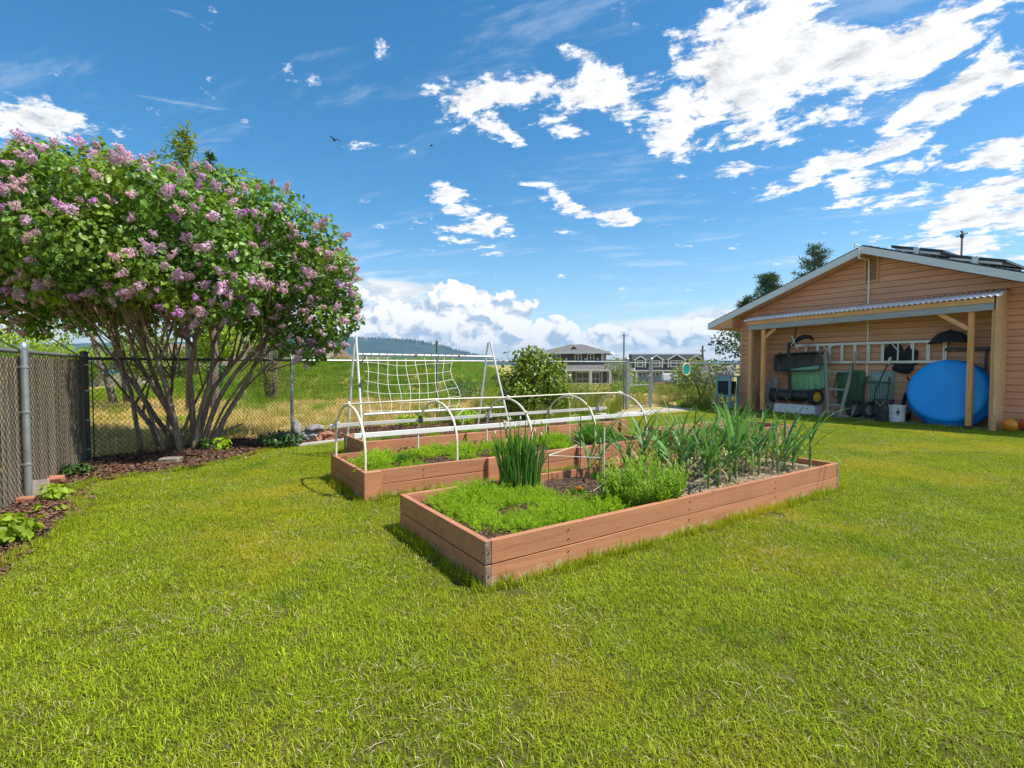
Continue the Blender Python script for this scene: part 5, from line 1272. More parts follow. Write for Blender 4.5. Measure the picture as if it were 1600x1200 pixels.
# bushy narrow leaved plant against the front planks
def narrow_bush(n, r, h):
    V = []
    for i in range(n):
        rr_ = r*math.sqrt(rnd.random()); a = rnd.random()*6.28; p = Vector((rr_*math.cos(a)*1.15, rr_*math.sin(a)*.72, 0)); d = Vector((p.x*1.1+rnd.gauss(0, .12), p.y*1.3+rnd.gauss(0, .12), 1)).normalized()
        H_ = h*rnd.uniform(.55, 1.05)*(1.08-.55*(rr_/r)**2); tip = p+d*H_; s_ = d.orthogonal().normalized()*.0022
        V += [tuple(p-s_), tuple(p+s_), tuple(tip+s_*.4), tuple(tip-s_*.4)]
        for k_ in range(17):
            t = .18+.82*k_/16; q = p.lerp(tip, t); b = k_*2.4+rnd.random(); e = Vector((math.cos(b), math.sin(b), .55+.5*t)).normalized(); L_ = .075*(1.15-.6*t)*rnd.uniform(.8, 1.2)
            sd = e.cross(Vector((0, 0, 1))).normalized()*.0058; m2 = q+e*L_*.45; tp_ = q+e*L_+Vector((0, 0, -.25*L_*(1-t)))
            V += [tuple(q-sd*.3), tuple(q+sd*.3), tuple(m2+sd), tuple(m2-sd), tuple(m2-sd), tuple(m2+sd), tuple(tp_+sd*.12), tuple(tp_-sd*.12)]
    return np_mesh('foliage', V, np.arange(len(V)).reshape(-1, 4), M_aster)
g = thing('leafy_bush', 'bushy bright green narrow leaved plant pressing against the front planks of the nearest bed', 'plant', 3.13, 2.80, .20)
o = obj('foliage', narrow_bush(210, .31, .40), None, g); tag(o, kind='stuff')
# marigolds, sticks, wire support
def marigold(label, u, v, h, s_):
    g = thing('marigold', label, 'flower', u, v, .20); sp = [([(0, 0, 0), (.005, 0, h*.5), (.0, .005, h)], [.004, .004, .004])]
    V, F = tubes_np(sp, 5); obj('stem', np_mesh('stem', V, F, M_darkleaf), None, g)
    mb = MB()
    for ring_, (r, z, n) in enumerate(((.036, 0, 13), (.027, .008, 10), (.016, .014, 7))):
        for k_ in range(n):
            a = 6.283*k_/n+ring_; c, q = math.cos(a), math.sin(a); w_ = .011
            mb.add([(.003*c, .003*q, h+z), (r*.8*c-w_*q, r*.8*q+w_*c, h+z+.006), (r*c, r*q, h+z+.001), (r*.8*c+w_*q, r*.8*q-w_*c, h+z+.006)], [(0, 1, 2, 3)])
    o = obj('flower_head', mb, M_orange, g); o.scale = (s_, s_, s_); o.location = (0, 0, h*(1-s_))
    o = obj('foliage', CLd[0], None, g); o.scale = (.24, .24, .26); tag(o, kind='stuff')
marigold('low orange marigold on the bare soil of the nearest bed', 2.86, 3.26, .05, 1.0); marigold('taller orange marigold beside the white stake in the nearest bed', 3.38, 3.60, .14, .8)
stk = thing('white_stake', 'thin white stake standing upright in the nearest bed beside the leafy bush', 'stake', 3.10, 3.22, .20)
mb = MB(); mb.tube([(0, 0, -.05), (.006, 0, .56)], .0075, 7); obj('rod', mb, M_pvc, stk, auto=True)
mb = MB(); mb.tube([(0, 0, .07), (-.10, .03, .01), (-.16, .08, .005)], .004, 5); mb.tube([(0, 0, .05), (-.05, -.05, .0)], .003, 5); obj('twine_end', mb, M_pvc, stk)
ws = thing('wire_plant_support', 'triangular wire plant support on thin legs above the bare soil of the nearest bed', 'plant support', 3.12, 3.46, .20)
tri = [(-.36, .10, .30), (.06, .20, .34), (.03, -.16, .28)]
mb = MB(); mb.tube(tri+tri[:1], .0032, 5); obj('wire_ring', mb, M_string, ws)
for x, y, z in tri:
    mb = MB(); mb.tube([(x, y, z+.02), (x, y, -.04)], .0032, 5); obj('wire_leg', mb, M_wire, ws)
mb = MB(); mb.tube([(.05, .14, .62), (.045, .14, -.03)], .004, 5); mb.sphere((.05, .14, .25), .016, 6, 5); obj('support_rod', mb, M_darksteel, ws)
pk = thing('mint_pot', 'small mint green plastic pot behind the right end of the middle bed', 'pot', 5.15, 5.72, .20)
mb = MB(); mb.lathe([(.06, 0), (.08, .12), (.088, .12), (.088, .14), (.075, .14), (.055, .02)], 14); obj('pot_body', mb, M_mint, pk, auto=True)

# ------------------------------------------------------------------ leaves and crowns
def leaf_mesh(name, P, Nrm, size, m_, heart=True, droop=.5, jit=.7, wide=.44):
    """one small folded leaf per point; Nrm is the rough outward direction"""
    P = np.asarray(P, float); Nrm = np.asarray(Nrm, float); n = len(P)
    nr = Nrm + rng.normal(size=(n, 3))*jit + np.array([0, 0, .55]); nr /= np.linalg.norm(nr, axis=1)[:, None]
    ax = Nrm*.6 + rng.normal(size=(n, 3))*.75 + np.array([0, 0, -droop]); ax -= nr*(ax*nr).sum(1)[:, None]; ax /= np.linalg.norm(ax, axis=1)[:, None]+1e-9
    sd = np.cross(nr, ax); L = (size*(0.7+.6*rng.random(n)))[:, None]
    prof = [(0, 0, 0), (-wide*.85, .16, .07), (-wide*.80, .52, .09), (0, 1, -.10), (wide*.80, .52, .09), (wide*.85, .16, .07)] if heart else [(0, 0, 0), (-wide*.6, .3, .04), (-wide*.5, .65, .04), (0, 1, -.06), (wide*.5, .65, .04), (wide*.6, .3, .04)]
    V = np.stack([P+L*(a*sd+b*ax+c*nr) for a, b, c in prof], 1).reshape(-1, 3)
    b = (np.arange(n)*6)[:, None]; F = np.concatenate([b+np.array([0, 3, 2, 1]), b+np.array([0, 5, 4, 3])], 0)
    return np_mesh(name, V, F, m_)
def blob_points(blobs, n, shell=.32):
    """points spread in the outer part of a union of ellipsoids (x,y,z,rx,ry,rz); inner ones dropped"""
    B = np.array(blobs, float); vol = (B[:, 3]*B[:, 4]+B[:, 4]*B[:, 5]); pick = rng.choice(len(B), size=int(n*1.9), p=vol/vol.sum()); b = B[pick]
    d = rng.normal(size=(len(b), 3)); d /= np.linalg.norm(d, axis=1)[:, None]; r = 1-np.abs(rng.normal(size=len(b)))*shell; r = r.clip(.1, 1.06)
    P = b[:, :3]+d*b[:, 3:]*r[:, None]
    keep = np.ones(len(P), bool)
    for i in range(len(B)):
        q = np.linalg.norm((P-B[i, :3])/B[i, 3:], axis=1); keep &= ~((q < .62) & (pick != i))
    P, d = P[keep], d[keep]; return P[:n], d[:n]
def tree_trunk(mb, base, H_, r, sway=.1, nb=0, top=.3, crown=None):
    pts = [Vector(base)]; 
    for i in range(1, 7): pts.append(Vector(base)+Vector((rnd.gauss(0, sway)*i/6, rnd.gauss(0, sway)*i/6, H_*i/6)))
    mb.tube(pts, [r*(1.25 if i == 0 else 1-(1-top)*i/6) for i in range(7)], 8)
    for k_ in range(nb):
        t = rnd.uniform(.35, .95); i = min(5, int(t*6)); p = pts[i].lerp(pts[i+1], t*6-i); a = rnd.random()*6.28; L_ = H_*rnd.uniform(.25, .5)*(1.2-t*.5)
        q = p+Vector((math.cos(a)*L_*.7, math.sin(a)*L_*.7, L_*.55)); mid = p.lerp(q, .5)+Vector((0, 0, -.05*L_)); mb.tube([p, mid, q], [r*.38*(1.2-t*.6), r*.25, r*.08], 6)

# ------------------------------------------------------------------ the lilac
Y0 = 8.0; OX, OZ = -4.95, 0.0
def lp(px, py, Y=Y0): return Vector(((px-800)/800*Y, Y, EYE+(571-py)/800*Y))
lil = thing('lilac_tree', 'large many stemmed lilac in pink and mauve bloom in the mulch by the fence', 'tree', at=(-4.93, 7.75), rot=0.0)
LO = Vector((-4.93, 7.75, 0))
outline = [(35, 355, 80), (-60, 395, 90), (-150, 430, 90), (90, 300, 45), (20, 290, 30), (125, 305, 72), (215, 318, 76), (300, 328, 72), (380, 330, 66), (440, 350, 60), (488, 380, 56), (514, 440, 54), (508, 500, 46), (455, 440, 55), (380, 430, 66), (290, 420, 76), (200, 405, 80), (110, 390, 84), (20, 400, 88), (-70, 420, 95),
           (470, 525, 40), (435, 535, 26), (545, 500, 20), (150, 500, 30), (215, 508, 24), (290, 505, 28), (410, 470, 46), (350, 470, 40), (35, 478, 52), (110, 475, 46), (-60, 495, 60), (180, 478, 38), (330, 480, 40), (430, 498, 36), (522, 535, 28), (490, 548, 26), (530, 420, 26), (538, 470, 24), (250, 470, 40), (390, 505, 26), (60, 512, 22), (345, 300, 40), (165, 255, 36), (95, 265, 36)]
C = lp(230, 395); blobs = []
for (px, py, r) in outline:
    c = lp(px, py); rr_ = r/800*Y0
    low = py > 470
    for dy, k_, sc in ((-1.25, .70, .86), (0, 1.0, 1.0), (1.25, .76, .86)):
        if low and dy > 0 and rnd.random() < .4: continue
        w = C+(c-C)*k_ if dy else c
        blobs.append((w.x-LO.x+rnd.gauss(0, .04), w.y+dy+rnd.gauss(0, .12)-LO.y, w.z-LO.z-(.06 if dy < 0 and not low else 0), rr_*sc*.92, rr_*sc, rr_*sc*.86))
P, D = blob_points(blobs, 66000, .36)
o = obj('crown', leaf_mesh('crown', P, D, .074, M_lilacleaf, True, .6, .75), None, lil); tag(o, kind='stuff')
# sprigs that break the outline
sp = []; SPp = []; SPd = []
for i in range(150):
    b = blobs[rnd.randrange(len(blobs))]; d = Vector((rnd.gauss(0, .8), rnd.gauss(0, .5)-.2, abs(rnd.gauss(.3, .7)))).normalized()
    p = Vector(b[:3])+Vector((d.x*b[3], d.y*b[4], d.z*b[5])); L_ = rnd.uniform(.10, .30); q = p+(d+Vector((0, 0, .5))).normalized()*L_
    sp.append(([p-d*.25, p, q], [.006, .005, .002]))
    for k_ in range(int(L_/.03)): SPp.append(tuple(p.lerp(q, k_/(L_/.03))+Vector((rnd.gauss(0, .025), rnd.gauss(0, .025), rnd.gauss(0, .015))))); SPd.append(tuple(d))
V, F = tubes_np(sp, 4); o = obj('twigs', np_mesh('twigs', V, F, M_bark), None, lil); tag(o, kind='stuff')
o = obj('sprig_leaves', leaf_mesh('sprig_leaves', SPp, SPd, .075, M_lilacleaf, True, .5, .8), None, lil); tag(o, kind='stuff')
# stems
STEMS = [([(266, 717), (243, 665), (208, 632), (190, 625)], .045, .030), ([(286, 702), (242, 652), (215, 615), (190, 590), (163, 560), (170, 540), (158, 495), (140, 440)], .042, .020), ([(245, 658), (226, 612), (208, 585), (200, 560), (190, 520), (178, 460)], .033, .016),
         ([(290, 707), (270, 655), (250, 600), (236, 565), (226, 520), (214, 470), (200, 420)], .040, .018), ([(297, 711), (292, 670), (277, 630), (256, 590), (240, 552), (234, 510), (232, 440)], .038, .018), ([(301, 713), (297, 660), (288, 600), (275, 560), (262, 515), (258, 455)], .046, .022),
         ([(305, 713), (308, 650), (305, 590), (315, 530), (330, 480), (345, 420)], .048, .022), ([(311, 712), (318, 660), (326, 612), (341, 583), (366, 548), (382, 508), (405, 450)], .042, .018), ([(318, 713), (330, 660), (346, 615), (374, 572), (402, 540), (424, 512), (452, 478)], .042, .018),
         ([(326, 713), (340, 680), (354, 648), (374, 612), (386, 580), (402, 545), (414, 495)], .048, .02), ([(330, 702), (346, 675), (360, 667)], .022, .012), ([(276, 712), (268, 640), (262, 595), (251, 540), (268, 470)], .030, .014), ([(312, 706), (322, 640), (333, 590), (331, 540), (346, 495), (356, 440)], .034, .015),
         ([(296, 705), (300, 640), (318, 575), (330, 520)], .026, .012), ([(280, 690), (250, 620), (222, 560), (205, 520), (190, 470)], .026, .012), ([(320, 700), (350, 640), (392, 585), (430, 545), (470, 520)], .022, .010)]
ends = []
for i, (pp, r0, r1) in enumerate(STEMS):
    dy0 = rnd.uniform(-.16, .2); dy1 = rnd.uniform(-.55, .6); n = len(pp); pts = []
    for q, (px, py) in enumerate(pp):
        t = q/(n-1); c = lp(px, py); z0 = max(-.03, c.z) if q else -.03
        pts.append(Vector((c.x, 7.75+dy0*(1-t)+dy1*t+.25*t, z0))-LO)
    # smooth subdivision with a slight wander
    fine = []
    for a, b in zip(pts[:-1], pts[1:]):
        for k_ in range(4): fine.append(a.lerp(b, k_/4)+Vector((rnd.gauss(0, .007), rnd.gauss(0, .007), 0)))
    fine.append(pts[-1])
    sm = [fine[0]]+[(fine[k_-1]+fine[k_]*2+fine[k_+1])/4 for k_ in range(1, len(fine)-1)]+[fine[-1]]
    rad = [(r0*(1.25 if k_ == 0 else 1)+(r1-r0)*k_/(len(sm)-1))*(1+rnd.uniform(-.07, .07)) for k_ in range(len(sm))]
    mb = MB(); mb.tube(sm, rad, 9); st = obj('stem', mb, M_bark, lil, smooth=True)
    if n > 3:
        for k_ in range(5):
            t = rnd.uniform(.45, .98); j = int(t*(len(sm)-1)); p = sm[j]; a = rnd.gauss(0, .8); sgn = 1 if p.x > .1 else -1
            q = p+Vector((sgn*rnd.uniform(-.2, .9), rnd.gauss(0, .55), rnd.uniform(.5, 1.25))); mid = p.lerp(q, .5)+Vector((rnd.gauss(0, .06), rnd.gauss(0, .06), rnd.gauss(0, .04)))
            mb = MB(); mb.tube([p, mid, q], [rad[j]*.6, rad[j]*.42, .006], 6); obj('branch', mb, M_bark, st, smooth=True)
sp = []
for i in range(70):
    b = blobs[rnd.randrange(len(blobs))]; p = Vector(b[:3]); a = Vector((p.x*.55, p.y*.6, max(1.2, p.z-.9))); m2 = a.lerp(p, .55)+Vector((rnd.gauss(0, .1), rnd.gauss(0, .1), rnd.gauss(0, .06)))
    sp.append(([a, m2, p], [.013, .009, .004]))
for i in range(26):   # dead twigs hanging under the crown
    p = Vector((rnd.uniform(-1.6, 1.9), rnd.uniform(-.9, .9), rnd.uniform(1.15, 2.0))); q = p+Vector((rnd.gauss(0, .45), rnd.gauss(0, .3), rnd.gauss(0, .2)))
    sp.append(([p, p.lerp(q, .5)+Vector((0, 0, .04)), q], [.006, .004, .002]))
V, F = tubes_np(sp, 5); o = obj('inner_branches', np_mesh('inner_branches', V, F, M_bark), None, lil); tag(o, kind='stuff')
# flower panicles
def panicle(n, L_, R_, m_, two=True):
    V = []; lobes = [(Vector((0, 0, 0)), Vector((.12, 0, 1)).normalized(), 1.0)] + ([(Vector((0, 0, .01)), Vector((-.45, .2, 1)).normalized(), .72)] if two else [])
    for i in range(n):
        o_, ax, k_ = lobes[0] if (not two or rnd.random() < .62) else lobes[1]
        t = rnd.random()**.85; rr_ = R_*k_*(1-.80*t)*(.55+.45*math.sqrt(rnd.random()))*(1+.22*math.sin(t*16)); a = rnd.random()*6.28; s_ = ax.orthogonal().normalized(); c_ = ax.cross(s_)
        out = s_*math.cos(a)+c_*math.sin(a); p = o_+ax*(L_*k_*t)+out*rr_
        nr = (out+ax*.4+Vector((rnd.gauss(0, .35), rnd.gauss(0, .35), rnd.gauss(0, .35)))).normalized(); x = nr.orthogonal().normalized(); y = nr.cross(x); q = rnd.random()*1.57; f = rnd.uniform(.010, .0145)
        x2 = x*math.cos(q)+y*math.sin(q); y2 = y*math.cos(q)-x*math.sin(q)
        for u_, v_ in ((x2, y2), (y2, x2)): V += [tuple(p-u_*f-v_*f*.32), tuple(p+u_*f-v_*f*.32), tuple(p+u_*f+v_*f*.32), tuple(p-u_*f+v_*f*.32)]
    return np_mesh('flower_cluster', V, np.arange(len(V)).reshape(-1, 4), m_)
PAN = []
for mi, m_ in enumerate(M_lilacf):
    for q in range(4): PAN.append((mi, panicle(200 if q < 2 else 130, rnd.uniform(.17, .23), rnd.uniform(.066, .084), m_, q != 3)))
B = np.array(blobs); made = 0; tries = 0; used_p = []
while made < 296 and tries < 20000:
    tries += 1; i = rnd.randrange(len(B)); b = B[i]; d = Vector((rnd.gauss(0, .75), rnd.gauss(-.75, .55), rnd.gauss(.25, .65))).normalized()
    if d.y > .25: continue
    p = Vector(b[:3])+Vector((d.x*b[3], d.y*b[4], d.z*b[5]))*1.0
    q = np.linalg.norm((np.array(p)-B[:, :3])/B[:, 3:], axis=1); q[i] = 9
    if (q < .92).any(): continue
    # keep a good spacing as seen from the lawn
    if p.y+LO.y < 6: pass
    if any((p-w).length < .15 for w in used_p): continue
    if p.x+LO.x < -(p.y+LO.y)*1.12: continue
    used_p.append(p); r = rnd.random(); x01 = (p.x+3)/6
    mi = 0 if r < .62-.25*x01 else (1 if r < .9 else 2)
    me = rnd.choice([m_ for k_, m_ in PAN if k_ == mi]); o = bpy.data.objects.new('flower_cluster', me); COL.objects.link(o); o.parent = lil
    o.location = p-d*.045; ax = (d*1.1+Vector((rnd.gauss(0, .5), rnd.gauss(0, .4)-.25, .05+rnd.gauss(0, .5)))).normalized()
    o.rotation_mode = 'QUATERNION'; o.rotation_quaternion = ax.to_track_quat('Z', 'Y') @ Matrix.Rotation(rnd.random()*6.28, 3, 'Z').to_quaternion(); s_ = rnd.uniform(.66, 1.12); o.scale = (s_*1.05, s_*1.05, s_*.92)
    made += 1

# the rest of the bloom, smaller and deeper in the leaves
SV = []; SF = []; tries = 0; n2 = 0
src_ = PAN[5][1]; sv = np.zeros(len(src_.vertices)*3, np.float32); src_.vertices.foreach_get('co', sv); sv = sv.reshape(-1, 3)
while n2 < 190 and tries < 20000:
    tries += 1; i = rnd.randrange(len(B)); b = B[i]; d = Vector((rnd.gauss(0, .8), rnd.gauss(-.7, .6), rnd.gauss(.1, .7))).normalized()
    if d.y > .3: continue
    p = Vector(b[:3])+Vector((d.x*b[3], d.y*b[4], d.z*b[5]))*.97; q = np.linalg.norm((np.array(p)-B[:, :3])/B[:, 3:], axis=1); q[i] = 9
    if (q < .88).any() or any((p-w).length < .13 for w in used_p) or p.x+LO.x < -(p.y+LO.y)*1.12: continue
    used_p.append(p); R = np.array((d+Vector((rnd.gauss(0, .5), rnd.gauss(0, .4), rnd.gauss(0, .5)))).normalized().to_track_quat('Z', 'Y').to_matrix()); SV.append(sv @ R.T*rnd.uniform(.45, .85)+np.array(p-d*.02)); n2 += 1
V = np.concatenate(SV); o = obj('small_flower_clusters', np_mesh('small_flower_clusters', V, np.arange(len(V)).reshape(-1, 4), M_lilacf[1]), None, lil); tag(o, kind='stuff')

# ------------------------------------------------------------------ small plants, stones by the fence
def leafy(label, name, pos, r, h, n, size, m_, stems=7, cat='plant', heart=True):
    g = thing(name, label, cat, at=pos, rot=rnd.random()*6.28); bl_ = [(0, 0, h*.55, r, r, h*.5)]
    P, D = blob_points(bl_, n, .35); P[:, 2] = np.maximum(P[:, 2], .02)
    o = obj('foliage', leaf_mesh('foliage', P, D, size, m_, heart, .25, .45, .5), None, g); tag(o, kind='stuff')
    sp = [([(0, 0, 0), (r*.3*math.cos(a), r*.3*math.sin(a), h*.4), (r*.8*math.cos(a), r*.8*math.sin(a), h*.7)], [.006, .005, .003]) for a in np.linspace(0, 6.28, stems+1)[:-1]]
    V, F = tubes_np(sp, 5); o = obj('stems', np_mesh('stems', V, F, M_garlicstem), None, g); tag(o, kind='stuff'); return g
leafy('lime green broad leaved plant in the mulch at the bottom left, before the fence post', 'leafy_plant', at(12, 848), .19, .20, 200, .062, M_limeleaf)
leafy('small lime green plant beside the bricks at the foot of the slatted fence', 'leafy_plant', at(86, 782), .12, .16, 90, .055, M_limeleaf)
leafy('small dark plant hugging the foot of the slatted fence near its far corner', 'leafy_plant', xy(-.93, 7.75), .16, .16, 70, .07, M_darkleaf)
leafy('low dark green ground cover mound beside the rocks at the back fence post', 'ground_cover_plant', at(440, 698), .36, .24, 420, .055, M_darkleaf)
for i, (px, py, s_) in enumerate(((322, 702, .12), (347, 705, .15), (285, 690, .14))):
    leafy(('small green sucker plant at the foot of the lilac, in front of its middle stems', 'pale green weed at the right foot of the lilac stems', 'small green sucker shoot between the left stems of the lilac')[i], 'sucker_plant', at(px, py), s_, s_*1.5, 60, .06, (M_lilacleaf, M_carrot, M_lilacleaf)[i])
for i, (px, py, s_) in enumerate(((120, 762, .07), (98, 800, .06), (134, 790, .055), (60, 800, .06))):
    leafy(('tiny weed in the mulch beside the bricks', 'tiny yellowish weed in the mulch right of the small lime plant', 'tiny weed at the kink of the lawn edge', 'tiny weed between the two lime green plants')[i], 'weed', at(px, py), s_, s_, 26, .035, M_carrot if i % 2 else M_limeleaf, 3)
def rock(label, px, py, r, m_, seed, z=.5, name='rock', cat='rock'):
    g = lump(name, r, m_, None, seed, 3, .35, 1.3); g.location = (*at(px, py), r[2]*z); g.rotation_euler = (0, 0, seed*1.7); tag(g, label, cat)
    for p in g.data.polygons: p.use_smooth = False
    return g
rock('tall pale grey rock standing against the back fence post', 463, 684, (.11, .09, .21), M_rock, 1)
rock('grey rock in the middle of the group by the fence post', 484, 688, (.17, .13, .13), M_rock, 2)
rock('flat grey rock on top of the rock group', 492, 688, (.15, .11, .07), M_rock, 6, 3.0)
rock('tan rock at the right end of the rock group', 513, 688, (.15, .11, .11), M_brick, 4)
rock('small reddish rock between the grey and tan rocks', 498, 691, (.07, .06, .07), M_brick, 5)
def block(name, label, px, py, s_, yaw, m_, tilt=0, cat='brick', z=None):
    mb = MB(); mb.box(-s_[0]/2, s_[0]/2, -s_[1]/2, s_[1]/2, -s_[2]/2, s_[2]/2); o = obj(name, mb, m_, bevel=.008); o.location = (*at(px, py), s_[2]/2 if z is None else z); o.rotation_euler = (tilt, 0, yaw); tag(o, label, cat); return o
block('brick', 'grey brown block tilted on edge beside the galvanised fence post', 57, 778, (.20, .12, .16), .7, M_block, -.35, 'block', .085)
block('brick', 'broken orange brick behind the small lime plant by the fence', 82, 757, (.20, .10, .085), .35, M_brick, .2)
block('brick', 'red brick lying flat at the foot of the galvanised fence post', 45, 786, (.21, .10, .06), .4, M_brick)
block('paving_stone', 'pale flat paving block in the mulch in front of the lilac stems', 267, 722, (.24, .16, .06), .12, M_block, 0, 'paving block')

# ------------------------------------------------------------------ big shrub by the fence behind the trellis
g = thing('dense_shrub', 'dense broad leaved green shrub growing against the fence right of the trellis', 'shrub', 7.35, 10.05, rot=0)
bx = []
for i in range(20):
    a = rnd.random()*6.28; r = .55*math.sqrt(rnd.random()); z = rnd.uniform(.35, 1.35); bx.append((r*1.1*math.cos(a)*(1.25-.45*z), r*math.sin(a)*.7, z, .36, .34, .30))
bx += [(.62, 0, .9, .28, .25, .25), (-.75, 0, 1.0, .28, .25, .22), (.55, -.1, 1.25, .22, .2, .2), (0, 0, 1.55, .3, .25, .22), (-.3, .1, 1.5, .25, .2, .2)]
P, D = blob_points(bx, 4200, .3); o = obj('foliage', leaf_mesh('foliage', P, D, .085, M_shrubleaf, False, .35, .7, .62), None, g); tag(o, kind='stuff')
sp = []; PP = []; DD = []
for i in range(26):
    a = rnd.random()*6.28; q = Vector((.7*math.cos(a)*rnd.random(), .4*math.sin(a)*rnd.random(), rnd.uniform(1.2, 1.62))); q2 = q+Vector((rnd.gauss(0, .12), 0, rnd.uniform(.08, .24))); sp.append(([(0, 0, 0), q*.6, q, q2], [.012, .009, .005, .003]))
    for k_ in range(5): PP.append(tuple(q.lerp(q2, k_/4)+Vector((rnd.gauss(0, .03),)*3))); DD.append((0, 0, 1))
V, F = tubes_np(sp, 5); o = obj('stems', np_mesh('stems', V, F, M_bark), None, g); tag(o, kind='stuff')
o = obj('shoot_leaves', leaf_mesh('shoot_leaves', PP, DD, .08, M_shrubleaf, False, .2, .8, .6), None, g); tag(o, kind='stuff')
def bush(name, label, x, y, r, h, n, size, m_, nb=9, trunk=False, cat='shrub', heart=False, group=None, z=None):
    g = thing(name, label, cat, at=(x, y), rot=rnd.random()*6.28, z=float(height(x, y)) if z is None else z, group=group); bl_ = []
    z0 = h*.35 if not trunk else h*.38
    for i in range(nb):
        a = rnd.random()*6.28; q = r*.62*math.sqrt(rnd.random()); zz = rnd.uniform(z0, h*.82); k_ = rnd.uniform(.35, .55); bl_.append((q*math.cos(a), q*math.sin(a), zz, r*k_, r*k_, min(h*.3, r*k_)))
    P, D = blob_points(bl_, n, .3); P[:, 2] = np.maximum(P[:, 2], .03); o = obj('crown' if trunk else 'foliage', leaf_mesh('foliage', P, D, size, m_, heart, .3, .8), None, g); tag(o, kind='stuff')
    mb = MB(); 
    if trunk: tree_trunk(mb, (0, 0, -.1), h*.75, .018*h, .05*h, 6)
    else:
        for i in range(4): mb.tube([(0, 0, 0), (r*.25*math.cos(i*1.6), r*.25*math.sin(i*1.6), h*.5), (r*.4*math.cos(i*1.6), r*.4*math.sin(i*1.6), h*.75)], [.02*h, .015*h, .006*h], 5)
    obj('trunk' if trunk else 'stems', mb, M_greybark, g); return g
def g_at(px, py): return at(px, py)
p = far(1095, 640, 18.5); bush('garden_shrub', 'rounded green shrub beyond the fence between the gate and the blue cabinet', p.x, 18.5, 1.15, 1.45, 1700, .10, M_shrubleaf, 12)
p = far(912, 640, 17); bush('weedy_shrub', 'loose grey green weedy shrub beyond the fence in front of the grey house', p.x, 17, .9, .62, 700, .085, M_weed, 9)
p = far(985, 640, 20); bush('weedy_shrub', 'green weedy shrub beyond the fence seen through the gate', p.x, 20, 1.0, .7, 700, .09, M_bermgrass, 9)
p = far(850, 640, 19); bush('weedy_shrub', 'green shrub half hidden behind the dense broad leaved shrub', p.x, 19, 1.2, .75, 800, .09, M_weed, 9)
p = far(728, 640, 18); bush('meadow_shrub', 'dark low bush at the foot of the green bank behind the right trellis leg', p.x, 17.5, .8, .85, 700, .07, M_darkleaf, 8)
p = far(972, 640, 34); bush('far_bush', 'green bush beside the porch of the grey house', p.x, 34, 1.2, 2.2, 600, .16, M_shrubleaf, 8)
# inside the fence: soft greens left of the shrub
for i, (u, v, r, h) in enumerate(((5.2, 9.8, .45, .35), (6.0, 10.0, .5, .5), (4.2, 10.1, .35, .3))):
    x, y = xy(u, v); bush('border_plant', ('pale green border plant behind the trellis bed below the bank', 'green border plant beside the left side of the dense shrub', 'low green border plant behind the netting')[i], x, y, r, h, 420, .06, M_carrot if i != 1 else M_shrubleaf, 6)

# trees in the field to the left
x, y = at(425, 627); g = thing('clipped_tree', 'upright clipped tree of many bare stems standing in the dry meadow', 'tree', at=(x, y), rot=0)
mb = MB()
for i in range(16):
    a = rnd.random()*6.28; r = rnd.uniform(.05, .34); mb.tube([(r*.5*math.cos(a), r*.5*math.sin(a), -.1), (r*.9*math.cos(a), r*.9*math.sin(a), .9), (r*1.5*math.cos(a)+rnd.gauss(0, .05), r*1.4*math.sin(a), 2.0)], [.05, .04, .02], 6)
obj('stems', mb, M_greybark, g)
P, D = blob_points([(rnd.gauss(0, .32), rnd.gauss(0, .32), rnd.uniform(.35, 1.9), .30, .30, .4) for _ in range(16)], 2300, .5); o = obj('crown', leaf_mesh('crown', P, D, .055, M_weed, False, .1, .9), None, g); tag(o, kind='stuff')
x, y = at(168, 634); g = thing('old_tree', 'old tree with a leaning mottled trunk in the meadow behind the fence corner', 'tree', at=(x, y), rot=0)
mb = MB(); mb.tube([(.25, 0, -.1), (.05, 0, .7), (-.35, .1, 1.6), (-.5, 0, 2.6)], [.12, .10, .08, .05], 9); mb.tube([(.45, .2, -.1), (.45, .1, .8), (.25, .1, 1.9)], [.07, .055, .04], 8); obj('trunk', mb, M_greybark, g, smooth=True)
P, D = blob_points([(rnd.gauss(-.3, 1.0), rnd.gauss(0, .9), rnd.uniform(1.9, 3.6), .7, .7, .55) for _ in range(10)], 2200, .35); o = obj('crown', leaf_mesh('crown', P, D, .11, M_shrubleaf, False, .3, .8), None, g); tag(o, kind='stuff')
for i, (px, Y, r, h, m_, lab) in enumerate(((345, 24, 1.3, 2.6, M_limeleaf, 'bright lime leaved tree behind the lilac stems'), (400, 27, 1.8, 3.2, M_limeleaf, 'wide lime green tree above the clipped tree in the meadow'), (300, 30, 1.7, 2.6, M_shrubleaf, 'green bush before the brick house'), (215, 28, 1.6, 2.8, M_shrubleaf, 'green tree between the old tree and the brick house'), (120, 30, 1.8, 2.4, M_limeleaf, 'light green bush beyond the fence corner'), (335, 20, .5, 1.2, M_darkleaf, 'small dark conifer-like shrub behind the right lilac stems'), (40, 26, 2.0, 3.2, M_limeleaf, 'light green tree showing over the slatted fence'))):
    p = far(px, 600, Y); bush('meadow_tree', lab, p.x, Y, r, h, 3600 if h > 2 else 1300, .15 if Y > 21 else .08, m_, 12, trunk=h > 2, cat='tree' if h > 2 else 'shrub')
